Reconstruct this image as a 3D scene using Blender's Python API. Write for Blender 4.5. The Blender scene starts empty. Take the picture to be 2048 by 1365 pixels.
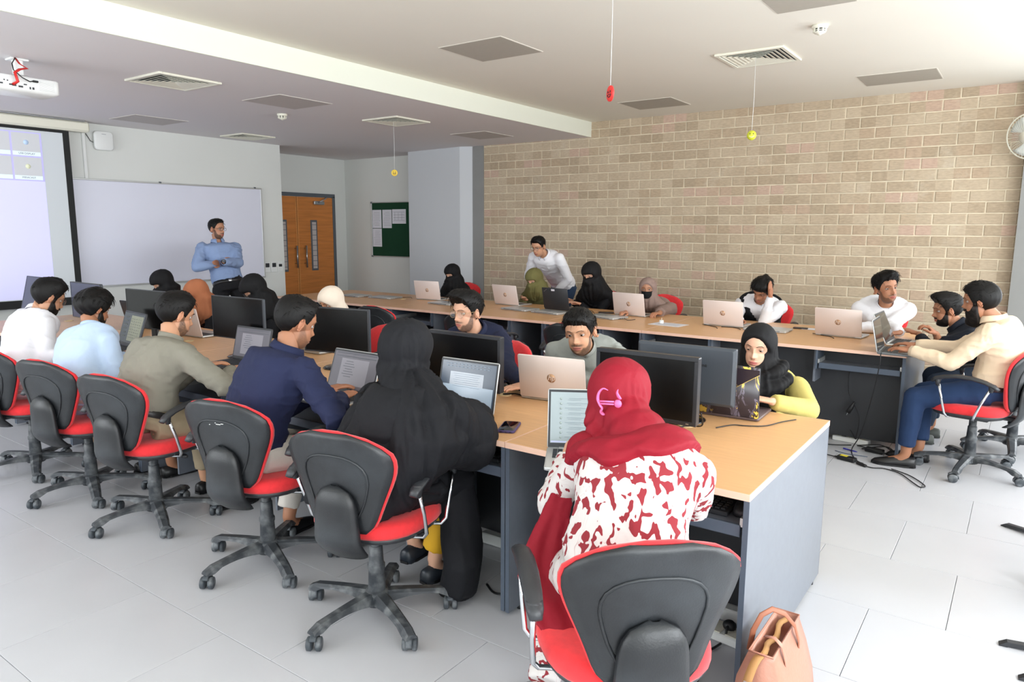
import bpy, bmesh, math, random
import numpy as np
from mathutils import Vector, Matrix, Euler
random.seed(7)
rng = np.random.default_rng(11)
PI = math.pi
S = bpy.context.scene
COL = S.collection
# ---------------------------------------------------------------- camera, world, exposure
cam_d = bpy.data.cameras.new('camera')
cam_d.sensor_width = 36.0
cam_d.lens = 1434.5 * 36.0 / 2048.0
cam_d.clip_start = 0.05
cam_o = bpy.data.objects.new('camera', cam_d)
COL.objects.link(cam_o)
def cam_basis(yaw, pit, rol):
    cy, sy = math.cos(yaw), math.sin(yaw)
    fw = Vector((-sy*math.cos(pit), cy*math.cos(pit), -math.sin(pit)))
    rt = Vector((cy, sy, 0)); up = rt.cross(fw)
    r2 = rt*math.cos(rol) + up*math.sin(rol)
    u2 = -rt*math.sin(rol) + up*math.cos(rol)
    return Matrix((r2, u2, -fw)).transposed()
cam_o.matrix_world = Matrix.Translation((0, 0, 1.59)) @ cam_basis(0.62108, 0.154577, 0.00522).to_4x4()
S.camera = cam_o
w = bpy.data.worlds.new('world'); S.world = w; w.use_nodes = True
bg = w.node_tree.nodes['Background']; bg.inputs[0].default_value = (0.86, 0.94, 1.0, 1); bg.inputs[1].default_value = 1.0
S.view_settings.view_transform = 'Standard'; S.view_settings.look = 'None'
S.view_settings.exposure = 0.0; S.view_settings.gamma = 1.0; S.view_settings.use_curve_mapping = False
S.cycles.max_bounces = 7; S.cycles.diffuse_bounces = 5; S.cycles.glossy_bounces = 3
S.cycles.caustics_reflective = False; S.cycles.caustics_refractive = False
S.cycles.sample_clamp_indirect = 6.0
def area(name, loc, rot, sx, sy, power, col=(1, 1, 1)):
    l = bpy.data.lights.new(name, 'AREA'); l.shape = 'RECTANGLE'; l.size = sx; l.size_y = sy; l.energy = power; l.color = col
    o = bpy.data.objects.new(name, l); COL.objects.link(o); o.location = loc; o.rotation_euler = rot; o['kind'] = 'helper'
    return o
DAY = (0.93, 0.97, 1.0)
area('day_lamp', (1.65, 8.62, 1.55), (-PI/2, 0, 0), 1.6, 2.2, 110, DAY)  # lamp in an added, unseen window, brightens the desk end panel
# daylight coming in through the row of windows on the right and behind the camera
for i, yy in enumerate((-0.9, 1.9, 4.7, 7.2)):
    area('day_lamp', (2.62, yy, 1.75), (0, PI/2, 0), 2.0, 2.3, (215, 205, 170, 90)[i], DAY)
for i, xx in enumerate((-6.6, -3.4, -0.2)):
    area('day_lamp', (xx, -2.75, 1.75), (PI/2, 0, 0), 2.6, 1.7, (150, 88, 46)[i], DAY)

# ---------------------------------------------------------------- materials
def lin(c):
    return tuple(((x/255)/12.92 if x/255 <= 0.04045 else ((x/255+0.055)/1.055)**2.4) for x in c)
MATS = {}
def mat(name, rgb, rough=0.6, metal=0.0, var=0.0, vscale=20.0, bump=0.0, bscale=40.0, spec=0.5, emit=0.0, alpha=1.0, stretch=None, sheen=0.0, trans=0.0, dirt=None):
    if name in MATS: return MATS[name]
    m = bpy.data.materials.new(name); m.use_nodes = True
    nt = m.node_tree; b = nt.nodes['Principled BSDF']
    c = lin(rgb)
    b.inputs['Base Color'].default_value = (*c, 1)
    b.inputs['Roughness'].default_value = rough; b.inputs['Metallic'].default_value = metal
    b.inputs['Specular IOR Level'].default_value = spec
    if emit:
        b.inputs['Emission Color'].default_value = (*c, 1); b.inputs['Emission Strength'].default_value = emit
    b.inputs['Alpha'].default_value = alpha
    if trans: b.inputs['Transmission Weight'].default_value = trans
    if sheen: b.inputs['Sheen Weight'].default_value = sheen; b.inputs['Sheen Roughness'].default_value = 0.5
    tc = nt.nodes.new('ShaderNodeTexCoord'); src = tc.outputs['Object']
    if stretch:
        mp = nt.nodes.new('ShaderNodeMapping'); mp.inputs['Scale'].default_value = stretch
        nt.links.new(src, mp.inputs[0]); src = mp.outputs[0]
    if var or dirt:
        n = nt.nodes.new('ShaderNodeTexNoise'); n.inputs['Scale'].default_value = vscale; n.inputs['Detail'].default_value = 5
        nt.links.new(src, n.inputs['Vector'])
        r = nt.nodes.new('ShaderNodeValToRGB')
        if dirt:
            r.color_ramp.elements[0].color = (*c, 1); r.color_ramp.elements[1].color = (*lin(dirt), 1)
            r.color_ramp.elements[0].position = 0.45; r.color_ramp.elements[1].position = 0.72
        else:
            r.color_ramp.elements[0].color = (*[x*(1-var) for x in c], 1)
            r.color_ramp.elements[1].color = (*[min(1, x*(1+var)) for x in c], 1)
            r.color_ramp.elements[0].position = 0.3; r.color_ramp.elements[1].position = 0.7
        nt.links.new(n.outputs[0], r.inputs[0]); nt.links.new(r.outputs[0], b.inputs['Base Color'])
    if bump:
        n2 = nt.nodes.new('ShaderNodeTexNoise'); n2.inputs['Scale'].default_value = bscale; n2.inputs['Detail'].default_value = 4
        nt.links.new(src, n2.inputs['Vector'])
        bp = nt.nodes.new('ShaderNodeBump'); bp.inputs['Strength'].default_value = bump; bp.inputs['Distance'].default_value = 0.01
        nt.links.new(n2.outputs[0], bp.inputs['Height']); nt.links.new(bp.outputs[0], b.inputs['Normal'])
    MATS[name] = m
    return m
M_wall = mat('white_paint', (222, 224, 220), 0.75, var=0.015, vscale=1.5)
M_ceil = mat('ceiling_paint', (236, 232, 220), 0.85, var=0.01, vscale=1.2)
M_gyp = mat('beam_paint', (226, 228, 215), 0.8)
M_panel = mat('ceiling_hatch_paint', (176, 170, 158), 0.8, var=0.02)
M_conc = mat('grey_concrete', (140, 140, 138), 0.8, var=0.06, vscale=3)
M_tile = mat('floor_tile', (190, 191, 196), 0.30, var=0.025, vscale=2.5, spec=0.45)
M_grout = mat('grout', (112, 110, 108), 0.9)
M_mortar = mat('mortar', (216, 204, 180), 0.95, var=0.12, vscale=9, bump=0.5, bscale=30)
M_desk = mat('beech_laminate', (214, 166, 118), 0.33, var=0.07, vscale=9, stretch=(0.6, 9, 3), spec=0.4)
M_edge = mat('beech_edge_band', (232, 192, 170), 0.45, var=0.03, vscale=9, stretch=(1, 1, 12))
M_pan = mat('charcoal_laminate', (106, 112, 122), 0.30, var=0.05, vscale=30, spec=0.7)
M_pan2 = mat('charcoal_panel_edge', (74, 84, 98), 0.45)
M_dark = mat('dark_back_panel', (46, 48, 52), 0.5)
M_blk = mat('black_plastic', (44, 46, 50), 0.42, var=0.12, vscale=14, bump=0.06, bscale=120)
M_shell = mat('chair_shell_plastic', (28, 30, 33), 0.42, dirt=(50, 54, 58), vscale=4.5, bump=0.08, bscale=200)
M_base = mat('dusty_base_plastic', (52, 56, 61), 0.5, dirt=(116, 119, 121), vscale=16, bump=0.1, bscale=90)
M_caster = mat('dusty_caster_plastic', (62, 68, 74), 0.55, dirt=(124, 128, 131), vscale=24)
M_red = mat('red_seat_fabric', (222, 44, 50), 0.9, var=0.06, vscale=60, bump=0.15, bscale=500, sheen=0.2)
M_chr = mat('chrome', (215, 218, 222), 0.14, 1.0)
M_steel = mat('brushed_steel', (180, 182, 184), 0.32, 1.0)
M_scr = mat('black_screen', (8, 8, 9), 0.22, spec=0.3)
M_bez = mat('monitor_bezel', (34, 36, 41), 0.3)
M_mback = mat('monitor_back', (62, 68, 76), 0.4)
M_sil = mat('silver_aluminium', (196, 198, 198), 0.35, 0.55)
M_lid = mat('rose_silver_lid', (224, 210, 204), 0.45, 0.12)
M_key = mat('laptop_keys', (40, 42, 45), 0.5)
M_white = mat('white_plastic', (232, 234, 232), 0.4)
M_cream = mat('cream_plastic', (230, 228, 212), 0.45)
M_wire = mat('black_cable', (20, 20, 22), 0.5)
M_green = mat('green_felt', (12, 62, 38), 0.95, bump=0.2, bscale=300)
M_paper = mat('white_paper', (226, 226, 234), 0.7)
M_ink = mat('printed_ink', (136, 138, 148), 0.8)
M_doorw = mat('orange_wood_veneer', (200, 124, 58), 0.45, var=0.14, vscale=3.5, stretch=(1, 0.6, 7))
M_dframe = mat('grey_door_frame', (88, 94, 100), 0.5)
M_redp = mat('red_cable', (206, 36, 32), 0.5)
M_gold = mat('rose_gold_logo', (188, 148, 114), 0.4, 0.3)

# ---------------------------------------------------------------- mesh builder
class MB:
    def __init__(s): s.v = []; s.f = []; s.m = []; s.sm = []
    def add(s, v, f, m=0, smooth=False, T=None):
        o = len(s.v)
        if T is not None: v = [T @ Vector(p) for p in v]
        s.v.extend([tuple(p) for p in v]); s.f.extend([tuple(o+i for i in q) for q in f])
        s.m.extend([m]*len(f)); s.sm.extend([smooth]*len(f)); return s
    def box(s, c, d, m=0, rz=0.0, bev=0.0, T=None):
        hx, hy, hz = d[0]/2, d[1]/2, d[2]/2
        R = Matrix.Rotation(rz, 4, 'Z') if rz else Matrix.Identity(4)
        TT = (T if T is not None else Matrix.Identity(4)) @ Matrix.Translation(c) @ R
        if bev <= 0:
            v = [(x, y, z) for z in (-hz, hz) for y in (-hy, hy) for x in (-hx, hx)]
            f = [(0, 2, 3, 1), (4, 5, 7, 6), (0, 1, 5, 4), (2, 6, 7, 3), (0, 4, 6, 2), (1, 3, 7, 5)]
            return s.add(v, f, m, False, TT)
        b = min(bev, hx*0.98, hy*0.98, hz*0.98); v = []; idx = {}
        for sx in (-1, 1):
            for sy in (-1, 1):
                for sz in (-1, 1):
                    for a in range(3):
                        p = [sx*(hx-b), sy*(hy-b), sz*(hz-b)]; p[a] = (sx*hx, sy*hy, sz*hz)[a]
                        idx[(sx, sy, sz, a)] = len(v); v.append(tuple(p))
        f = []
        for a in range(3):
            o1, o2 = [k for k in range(3) if k != a]
            for sg in (-1, 1):
                q = []
                for (p, r) in ((-1, -1), (1, -1), (1, 1), (-1, 1)):
                    k = [0, 0, 0]; k[a] = sg; k[o1] = p; k[o2] = r; q.append(idx[(*k, a)])
                f.append(q)
            for p in (-1, 1):
                for r in (-1, 1):
                    q = []
                    for (e, which) in ((-1, o1), (-1, o2), (1, o2), (1, o1)):
                        k = [0, 0, 0]; k[a] = e; k[o1] = p; k[o2] = r; q.append(idx[(*k, which)])
                    f.append(q)
        for sx in (-1, 1):
            for sy in (-1, 1):
                for sz in (-1, 1): f.append([idx[(sx, sy, sz, a)] for a in range(3)])
        cen = Vector((0, 0, 0)); ff = []
        for q in f:
            P = [Vector(v[i]) for i in q]; n = (P[1]-P[0]).cross(P[2]-P[1]); mid = sum(P, Vector())/len(P)
            ff.append(q if n.dot(mid-cen) > 0 else q[::-1])
        return s.add(v, ff, m, False, TT)
    def tube(s, pts, r, n=8, m=0, cap=True, flat=1.0, up=(0, 0, 1), T=None, smooth=True, closed=False):
        pts = [Vector(p) for p in pts]; k = len(pts)
        rs = r if isinstance(r, (list, tuple)) else [r]*k
        v = []; prev = Vector(up)
        for i, p in enumerate(pts):
            a = pts[(i-1) % k] if closed else pts[max(0, i-1)]; b = pts[(i+1) % k] if closed else pts[min(k-1, i+1)]
            t = (b-a)
            if t.length < 1e-9: t = Vector((0, 0, 1))
            t.normalize(); y = prev - t*prev.dot(t)
            if y.length < 1e-4:
                y = Vector((1, 0, 0)) - t*t.x
                if y.length < 1e-4: y = Vector((0, 1, 0))
            y.normalize(); x = y.cross(t); prev = y
            rr = rs[i]; ra, rb = (rr if isinstance(rr, (list, tuple)) else (rr, rr*flat))
            for j in range(n):
                an = 2*PI*j/n; v.append(p + x*(ra*math.cos(an)) + y*(rb*math.sin(an)))
        f = []
        for i in range(k if closed else k-1):
            for j in range(n):
                a = i*n+j; b = i*n+(j+1) % n; i2 = ((i+1) % k)*n; f.append((a, b, i2+(j+1) % n, i2+j))
        if cap and not closed: f.append(tuple(range(n-1, -1, -1))); f.append(tuple((k-1)*n+j for j in range(n)))
        return s.add(v, f, m, smooth, T)
    def lathe(s, prof, c=(0, 0, 0), n=20, m=0, T=None, smooth=True):
        v = []; k = len(prof)
        for (r, z) in prof:
            for j in range(n): v.append((c[0]+r*math.cos(2*PI*j/n), c[1]+r*math.sin(2*PI*j/n), c[2]+z))
        f = [(i*n+j, i*n+(j+1) % n, (i+1)*n+(j+1) % n, (i+1)*n+j) for i in range(k-1) for j in range(n)]
        f.append(tuple(range(n-1, -1, -1))); f.append(tuple((k-1)*n+j for j in range(n)))
        return s.add(v, f, m, smooth, T)
    def loft(s, rings, m=0, smooth=True, cap=True, T=None):
        n = len(rings[0]); v = [p for r in rings for p in r]
        f = [(i*n+j, i*n+(j+1) % n, (i+1)*n+(j+1) % n, (i+1)*n+j) for i in range(len(rings)-1) for j in range(n)]
        if cap: f.append(tuple(range(n-1, -1, -1))); f.append(tuple((len(rings)-1)*n+j for j in range(n)))
        return s.add(v, f, m, smooth, T)
    def ball(s, c, r, n=12, m=0, T=None):
        r = r if isinstance(r, (tuple, list)) else (r, r, r); v = []; k = max(5, n//2+1)
        for i in range(k):
            th = PI*(i+0.02)/(k-1+0.04)
            for j in range(n):
                ph = 2*PI*j/n; v.append((c[0]+r[0]*math.sin(th)*math.cos(ph), c[1]+r[1]*math.sin(th)*math.sin(ph), c[2]-r[2]*math.cos(th)))
        f = [(i*n+j, i*n+(j+1) % n, (i+1)*n+(j+1) % n, (i+1)*n+j) for i in range(k-1) for j in range(n)]
        f.append(tuple(range(n-1, -1, -1))); f.append(tuple((k-1)*n+j for j in range(n)))
        return s.add(v, f, m, True, T)
    def sheet(s, P, th=0.0, m=0, smooth=True, T=None):
        # P: rows of points (grid); th: thickness along -normal
        a, b = len(P), len(P[0]); v = [Vector(p) for r in P for p in r]
        f = [(i*b+j, i*b+j+1, (i+1)*b+j+1, (i+1)*b+j) for i in range(a-1) for j in range(b-1)]
        if th:
            N = []
            for i in range(a):
                for j in range(b):
                    du = v[min(a-1, i+1)*b+j]-v[max(0, i-1)*b+j]; dv = v[i*b+min(b-1, j+1)]-v[i*b+max(0, j-1)]
                    nn = dv.cross(du); N.append(nn.normalized() if nn.length > 1e-9 else Vector((0, 0, 1)))
            o = len(v); v = v+[p-n_*th for p, n_ in zip(v, N)]
            f = [q[::1] for q in f]+[tuple(o+i for i in q[::-1]) for q in f]
            rim = [j for j in range(b)]+[i*b+b-1 for i in range(1, a)]+[(a-1)*b+j for j in range(b-2, -1, -1)]+[i*b for i in range(a-2, 0, -1)]
            for i in range(len(rim)):
                p, q = rim[i], rim[(i+1) % len(rim)]; f.append((p, o+p, o+q, q))
        return s.add(v, f, m, smooth, T)
    def build(s, name, mats, parent=None, loc=None, rz=None, fix=True):
        me = bpy.data.meshes.new(name); me.from_pydata(s.v, [], s.f)
        for mm in (mats if isinstance(mats, (list, tuple)) else [mats]): me.materials.append(mm)
        me.polygons.foreach_set('material_index', s.m); me.polygons.foreach_set('use_smooth', s.sm)
        if fix:
            bm = bmesh.new(); bm.from_mesh(me); bmesh.ops.recalc_face_normals(bm, faces=bm.faces); bm.to_mesh(me); bm.free()
        me.update()
        return put(name, me, parent, loc, rz)
def put(name, me, parent=None, loc=None, rz=None):
    o = bpy.data.objects.new(name, me); COL.objects.link(o)
    if parent is not None: o.parent = parent
    if loc is not None: o.location = loc
    if rz is not None: o.rotation_euler[2] = rz
    return o
def tag(o, label=None, cat=None, group=None, kind=None):
    if label: o['label'] = label
    if cat: o['category'] = cat
    if group: o['group'] = group
    if kind: o['kind'] = kind
    return o
def thing(name, label, cat, loc=(0, 0, 0), rz=0.0, group=None):
    o = bpy.data.objects.new(name, None); COL.objects.link(o); o.location = loc; o.rotation_euler = (0, 0, rz); o.empty_display_size = 0.1
    return tag(o, label, cat, group)
def kids(o): return [c for c in bpy.data.objects if c.parent == o]
def copy_tree(o, parent=None, ch=None):
    c = o.copy(); COL.objects.link(c); c.parent = parent
    for k in KIDS.get(o.name, []):
        copy_tree(k, c)
    return c
KIDS = {}
def index_kids(o):
    KIDS[o.name] = [c for c in COL.objects if c.parent == o]
    for c in KIDS[o.name]: index_kids(c)
def struct(o): o['kind'] = 'structure'; return o

# ---------------------------------------------------------------- room shell
XL, XR, YF, YB = -9.08, 2.5, -2.6, 8.5
ZH, ZL = 2.98, 2.79            # high and low ceiling
XB = -4.83                      # ceiling step
# floor: slab plus individual tiles
fl = MB().box(((-10.4+XR)/2, (YF+9.1)/2, -0.06), (XR+10.6, 9.3-YF, 0.1)).build('floor', M_grout); struct(fl)
tile_me = MB().box((0, 0, 0), (0.5776, 0.5726, 0.02), bev=0.0008).build('tile', M_tile).data
bpy.data.objects.remove([o for o in COL.objects if o.name == 'tile'][0])
rest = MB(); nt = 0
tiles = []
for r in range(-8, 17):
    y0 = 1.475 + 0.575*r - 0.05*0
    yc = y0+0.2875
    off = -0.713 if (r % 2 != 0) else -0.415
    for k in range(-18, 8):
        xc = off + 0.58*k + 0.29
        if -10.0 < xc < 2.4 and yc < 8.9:
            d = xc*xc + yc*yc; ang = math.degrees(math.atan2(-xc, yc)) if yc > -0.5 else 200
            vis = (yc > 0.3 and -6 < ang < 78)
            tiles.append((0 if vis else 1, d, xc, yc))
tiles.sort()
for i, (v_, d, xc, yc) in enumerate(tiles):
    if i < 240:
        t = put('tile', tile_me, fl, (xc, yc, -0.0098+random.uniform(-0.0002, 0.0002)))
    else: rest.box((xc, yc, -0.01), (0.5776, 0.5726, 0.02))
tag(rest.build('far_tiles', M_tile, fl), kind='stuff')
# ceilings
struct(MB().box(((XB+XR)/2, (YF+YB)/2, ZH+0.06), (XR-XB, YB-YF, 0.12)).build('ceiling', M_ceil))
struct(MB().box(((-10.3+XB)/2, (YF+9.2)/2, ZL+0.15), (XB+10.3, 9.2-YF, 0.30)).build('ceiling_lower', mat('lower_ceiling_paint', (228, 224, 225), 0.85)))
struct(MB().box((XB+0.006, (YF+YB)/2, (ZH+ZL)/2), (0.02, YB-YF, ZH-ZL+0.002)).build('trim_beam_face', M_gyp))
# left wall (whiteboard wall), alcove walls
struct(MB().box((XL-0.1, (YF+6.81)/2, 1.45), (0.2, 6.81-YF, 2.9)).build('wall_left', M_wall))
struct(MB().box((-9.62, 6.74, 1.45), (0.88, 0.14, 2.9)).build('wall_alcove_return', M_wall))
struct(MB().box((-10.14, 8.0, 1.45), (0.14, 2.6, 2.9)).build('wall_door', M_wall))
struct(MB().box((-8.9, 8.98, 1.45), (2.6, 0.14, 2.9)).build('wall_noticeboard', M_wall))
# pilaster between notice board and brick
pil = MB(); pil.loft([[(-8.14, 8.93, z), (-8.14, 8.52, z), (-6.98, 8.40, z), (-6.80, 8.47, z), (-6.80, 8.93, z)] for z in (0, 2.80)], smooth=False)
struct(pil.build('wall_pilaster', mat('pilaster_paint', (205, 208, 212), 0.75)))
struct(MB().box((-6.70, 8.56, 1.45), (0.20, 0.16, 2.9)).build('trim_concrete_post', M_conc))
struct(MB().box((0.33, 8.46, 1.52), (0.90, 0.24, 3.04)).build('trim_concrete_column', M_conc))
# back wall with bricks
bw = struct(MB().box(((-6.62+0.80)/2, YB+0.0975, 1.55), (0.80+6.62, 0.2, 3.1)).build('wall_back', M_mortar))
BW, BH = 0.297, 0.1115
def brick_mat():
    m = bpy.data.materials.new('tan_brick'); m.use_nodes = True; nt = m.node_tree; b = nt.nodes['Principled BSDF']
    b.inputs['Roughness'].default_value = 0.9
    oi = nt.nodes.new('ShaderNodeObjectInfo'); geo = nt.nodes.new('ShaderNodeNewGeometry')
    # a different colour for each brick by its world cell (row and column)
    sep = nt.nodes.new('ShaderNodeSeparateXYZ'); nt.links.new(geo.outputs['Position'], sep.inputs[0])
    def math_(op, a, b_=None, v=None):
        n = nt.nodes.new('ShaderNodeMath'); n.operation = op
        nt.links.new(a, n.inputs[0])
        if b_ is not None: nt.links.new(b_, n.inputs[1])
        if v is not None: n.inputs[1].default_value = v
        return n.outputs[0]
    row = math_('FLOOR', math_('DIVIDE', math_('ADD', sep.outputs[2], v=10*BH-1.10), v=BH))
    par = math_('MULTIPLY', math_('MODULO', row, v=2.0), v=BW/2)
    cx = math_('FLOOR', math_('DIVIDE', math_('ADD', math_('ADD', sep.outputs[0], v=50*BW+0.242), par), v=BW))
    cmb = nt.nodes.new('ShaderNodeCombineXYZ'); nt.links.new(cx, cmb.inputs[0]); nt.links.new(row, cmb.inputs[1])
    wn = nt.nodes.new('ShaderNodeTexWhiteNoise'); wn.noise_dimensions = '3D'; nt.links.new(cmb.outputs[0], wn.inputs['Vector'])
    r = nt.nodes.new('ShaderNodeValToRGB'); r.color_ramp.interpolation = 'LINEAR'
    cols = [(0.0, (174, 156, 132)), (0.3, (186, 168, 144)), (0.6, (194, 177, 153)), (0.85, (180, 160, 135)), (0.94, (192, 166, 146)), (1.0, (195, 168, 150))]
    el = r.color_ramp.elements
    el[0].position = 0; el[0].color = (*lin(cols[0][1]), 1); el[1].position = 1; el[1].color = (*lin(cols[-1][1]), 1)
    for p, c in cols[1:-1]:
        e = el.new(p); e.color = (*lin(c), 1)
    nt.links.new(wn.outputs['Value'], r.inputs[0])
    n1 = nt.nodes.new('ShaderNodeTexNoise'); n1.inputs['Scale'].default_value = 2.2; n1.inputs['Detail'].default_value = 8; n1.inputs['Roughness'].default_value = 0.75
    nt.links.new(geo.outputs['Position'], n1.inputs['Vector'])
    r1 = nt.nodes.new('ShaderNodeValToRGB'); r1.color_ramp.elements[0].position = 0.57; r1.color_ramp.elements[1].position = 0.78
    r1.color_ramp.elements[0].color = (0, 0, 0, 1); r1.color_ramp.elements[1].color = (0.75, 0.75, 0.75, 1)
    nt.links.new(n1.outputs[0], r1.inputs[0])
    mx = nt.nodes.new('ShaderNodeMixRGB'); nt.links.new(r1.outputs[0], mx.inputs[0]); nt.links.new(r.outputs[0], mx.inputs[1]); mx.inputs[2].default_value = (*lin((208, 198, 180)), 1)
    n2 = nt.nodes.new('ShaderNodeTexNoise'); n2.inputs['Scale'].default_value = 45; n2.inputs['Detail'].default_value = 6
    mp = nt.nodes.new('ShaderNodeMapping'); mp.inputs['Scale'].default_value = (0.5, 1, 1.4); nt.links.new(geo.outputs['Position'], mp.inputs[0]); nt.links.new(mp.outputs[0], n2.inputs['Vector'])
    mx2 = nt.nodes.new('ShaderNodeMixRGB'); mx2.blend_type = 'OVERLAY'; mx2.inputs[0].default_value = 0.28
    nt.links.new(mx.outputs[0], mx2.inputs[1]); nt.links.new(n2.outputs[0], mx2.inputs[2]); nt.links.new(mx2.outputs[0], b.inputs['Base Color'])
    bp = nt.nodes.new('ShaderNodeBump'); bp.inputs['Strength'].default_value = 0.5; bp.inputs['Distance'].default_value = 0.006
    nt.links.new(n2.outputs[0], bp.inputs['Height']); nt.links.new(bp.outputs[0], b.inputs['Normal'])
    return m
M_brick = brick_mat()
def brick_mesh(wd, seed):
    rr = random.Random(seed); mb = MB(); h = BH-0.012; ww = wd-0.012; n = 6
    # worn arrises: rounded front edge with a slightly wavy outline
    rings = []
    for (ins, dep) in ((0.0, 0.0), (0.0, -0.016), (0.004, -0.020), (0.009, -0.021)):
        ring = []
        for i in range(n): ring.append((-ww/2+ins+(ww-2*ins)*i/n, dep, -h/2+ins+rr.uniform(-0.0012, 0.0012)))
        ring += [(ww/2-ins, dep, -h/2+ins), (ww/2-ins+rr.uniform(-0.001, 0.001), dep, 0)]
        for i in range(n): ring.append((ww/2-ins-(ww-2*ins)*i/n, dep, h/2-ins+rr.uniform(-0.0012, 0.0012)))
        ring += [(-ww/2+ins, dep, h/2-ins), (-ww/2+ins+rr.uniform(-0.001, 0.001), dep, 0)]
        rings.append(ring)
    mb.loft(rings, smooth=False)
    o = mb.build('brick', M_brick); me = o.data; bpy.data.objects.remove(o); return me
bmes = [brick_mesh(BW, s) for s in range(5)]; half = {}
bl = []
x_lo, x_hi = -6.60, -0.12
for r in range(-9, 18):
    zc = 1.10+BH*r+BH/2
    if zc-BH/2 > 2.95: continue
    off = -3.806 + (0 if r % 2 != 0 else BW/2)
    for k in range(-12, 16):
        a = off+BW*k; b_ = a+BW
        a2, b2 = max(a, x_lo), min(b_, x_hi)
        if b2-a2 < 0.05: continue
        bl.append((0 if (zc > 0.72) else 1, math.hypot((a2+b2)/2, 8.5), (a2+b2)/2, zc, b2-a2))
bl.sort()
restb = MB()
for i, (v_, d, xc, zc, wd) in enumerate(bl):
    zz = zc; hcut = 1.0
    if zc+BH/2 > 2.975: zz = zc
    if i < 300:
        if wd > BW-0.01: me = random.choice(bmes)
        else:
            key = round(wd, 3)
            if key not in half: half[key] = brick_mesh(wd, 77)
            me = half[key]
        put('brick', me, bw, (xc, YB+0.0115+random.uniform(-0.0015, 0.0015), zz))
    else:
        me = bmes[i % 5]; sx = (wd-0.012)/(BW-0.012)
        restb.add([(xc+v.co.x*sx, YB+0.0115+v.co.y, zz+v.co.z) for v in me.vertices], [tuple(p.vertices) for p in me.polygons])
tag(restb.build('brick_courses', M_brick, bw), kind='stuff')
# right and front walls with window openings, mullions (outside the frame)
def window_wall(name, axis, pos, a, b, wins, mat_):
    # axis 'x': wall plane at x=pos running in y; axis 'y': plane at y=pos running in x
    mb = MB(); z0, z1 = 0.90, 2.60
    def bx(u0, u1, za, zb, th=0.2):
        if u1-u0 < 1e-3: return
        if axis == 'x': mb.box((pos+0.1, (u0+u1)/2, (za+zb)/2), (th, u1-u0, zb-za))
        else: mb.box(((u0+u1)/2, pos-0.1, (za+zb)/2), (u1-u0, th, zb-za))
    bx(a, b, 0, z0); bx(a, b, z1, 3.05); cur = a
    for (c, wd) in wins: bx(cur, c-wd/2, z0, z1); cur = c+wd/2
    bx(cur, b, z0, z1)
    o = struct(mb.build(name, mat_))
    for i, (c, wd) in enumerate(wins):
        fr = MB()
        for u in (c-wd/2+0.02, c, c+wd/2-0.02):
            if axis == 'x': fr.box((pos+0.06, u, (z0+z1)/2), (0.05, 0.04, z1-z0))
            else: fr.box((u, pos-0.06, (z0+z1)/2), (0.04, 0.05, z1-z0))
        for z in (z0+0.02, z1-0.02):
            if axis == 'x': fr.box((pos+0.06, c, z), (0.05, wd-0.1, 0.04))
            else: fr.box((c, pos-0.06, z), (wd-0.1, 0.05, 0.04))
        fo = fr.build('window_%d' % (i+1+(4 if axis == 'y' else 0)), M_dframe); struct(fo)
    return o
wn = MB()
wn.box((0.80, YB+0.1, 1.5), (0.06, 0.2, 3.0)); wn.box((1.65, YB+0.1, 0.2), (1.7, 0.2, 0.4)); wn.box((1.65, YB+0.1, 2.85), (1.7, 0.2, 0.3)); struct(wn.build('wall_back_added_opening', M_conc))  # unseen end of the back wall, its opening added for the lamp
wn = MB()
for u in (0.86, 1.65, 2.44): wn.box((u, YB+0.05, 1.55), (0.05, 0.05, 2.3))
for z in (0.42, 2.68): wn.box((1.65, YB+0.05, z), (1.6, 0.05, 0.04))
struct(wn.build('window_8', M_dframe))  # unseen window, added for light and gloss on end panel and floor
window_wall('wall_right', 'x', XR, YF, YB, [(-0.9, 2.3), (1.9, 2.3), (4.7, 2.3), (7.2, 1.9)], M_wall)
window_wall('wall_front', 'y', YF, -9.2, XR, [(-6.6, 2.6), (-3.4, 2.6), (-0.2, 2.6)], M_wall)

# ---------------------------------------------------------------- ceiling fittings
HATCH = [(-5.78, 3.99, 0), (-7.9, 3.86, 0)]
def hatch(x0, x1, y0, y1, z, label):
    t = thing('ceiling_hatch', label, 'ceiling panel', ((x0+x1)/2, (y0+y1)/2, z))
    MB().box((0, 0, -0.002), (x1-x0, y1-y0, 0.004), bev=0.001).build('panel', M_panel if z > 2.9 else mat('lower_hatch_paint', (194, 188, 184), 0.8, var=0.02), t)
    fr = MB(); w_, d_ = x1-x0, y1-y0
    for s_ in (-1, 1):
        fr.box((0, s_*(d_/2+0.005), -0.001), (w_+0.016, 0.006, 0.002)); fr.box((s_*(w_/2+0.005), 0, -0.001), (0.006, d_, 0.002))
    fr.build('frame', M_ceil, t)
hatch(-3.87, -3.28, 4.42, 4.97, ZH, 'large grey square ceiling hatch nearest the camera on the high ceiling')
hatch(-3.85, -3.24, 7.38, 7.92, ZH, 'grey ceiling hatch near the top of the brick wall behind the red hanging disc')
hatch(-1.43, -0.80, 7.36, 7.88, ZH, 'grey ceiling hatch at far right above the brick wall')
hatch(-1.47, -1.0, 4.42, 4.99, ZH, 'grey ceiling hatch cut off by the top edge of the photo')
hatch(-6.22, -5.66, 4.27, 4.87, ZL, 'grey hatch in the lower ceiling just behind the two smoke-detector side vents')
hatch(-8.5, -7.95, 4.13, 4.73, ZL, 'pale hatch in the lower ceiling above the whiteboard')
hatch(-6.17, -5.62, 7.25, 7.85, ZL, 'grey hatch in the lower ceiling beside the brick wall')
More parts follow.
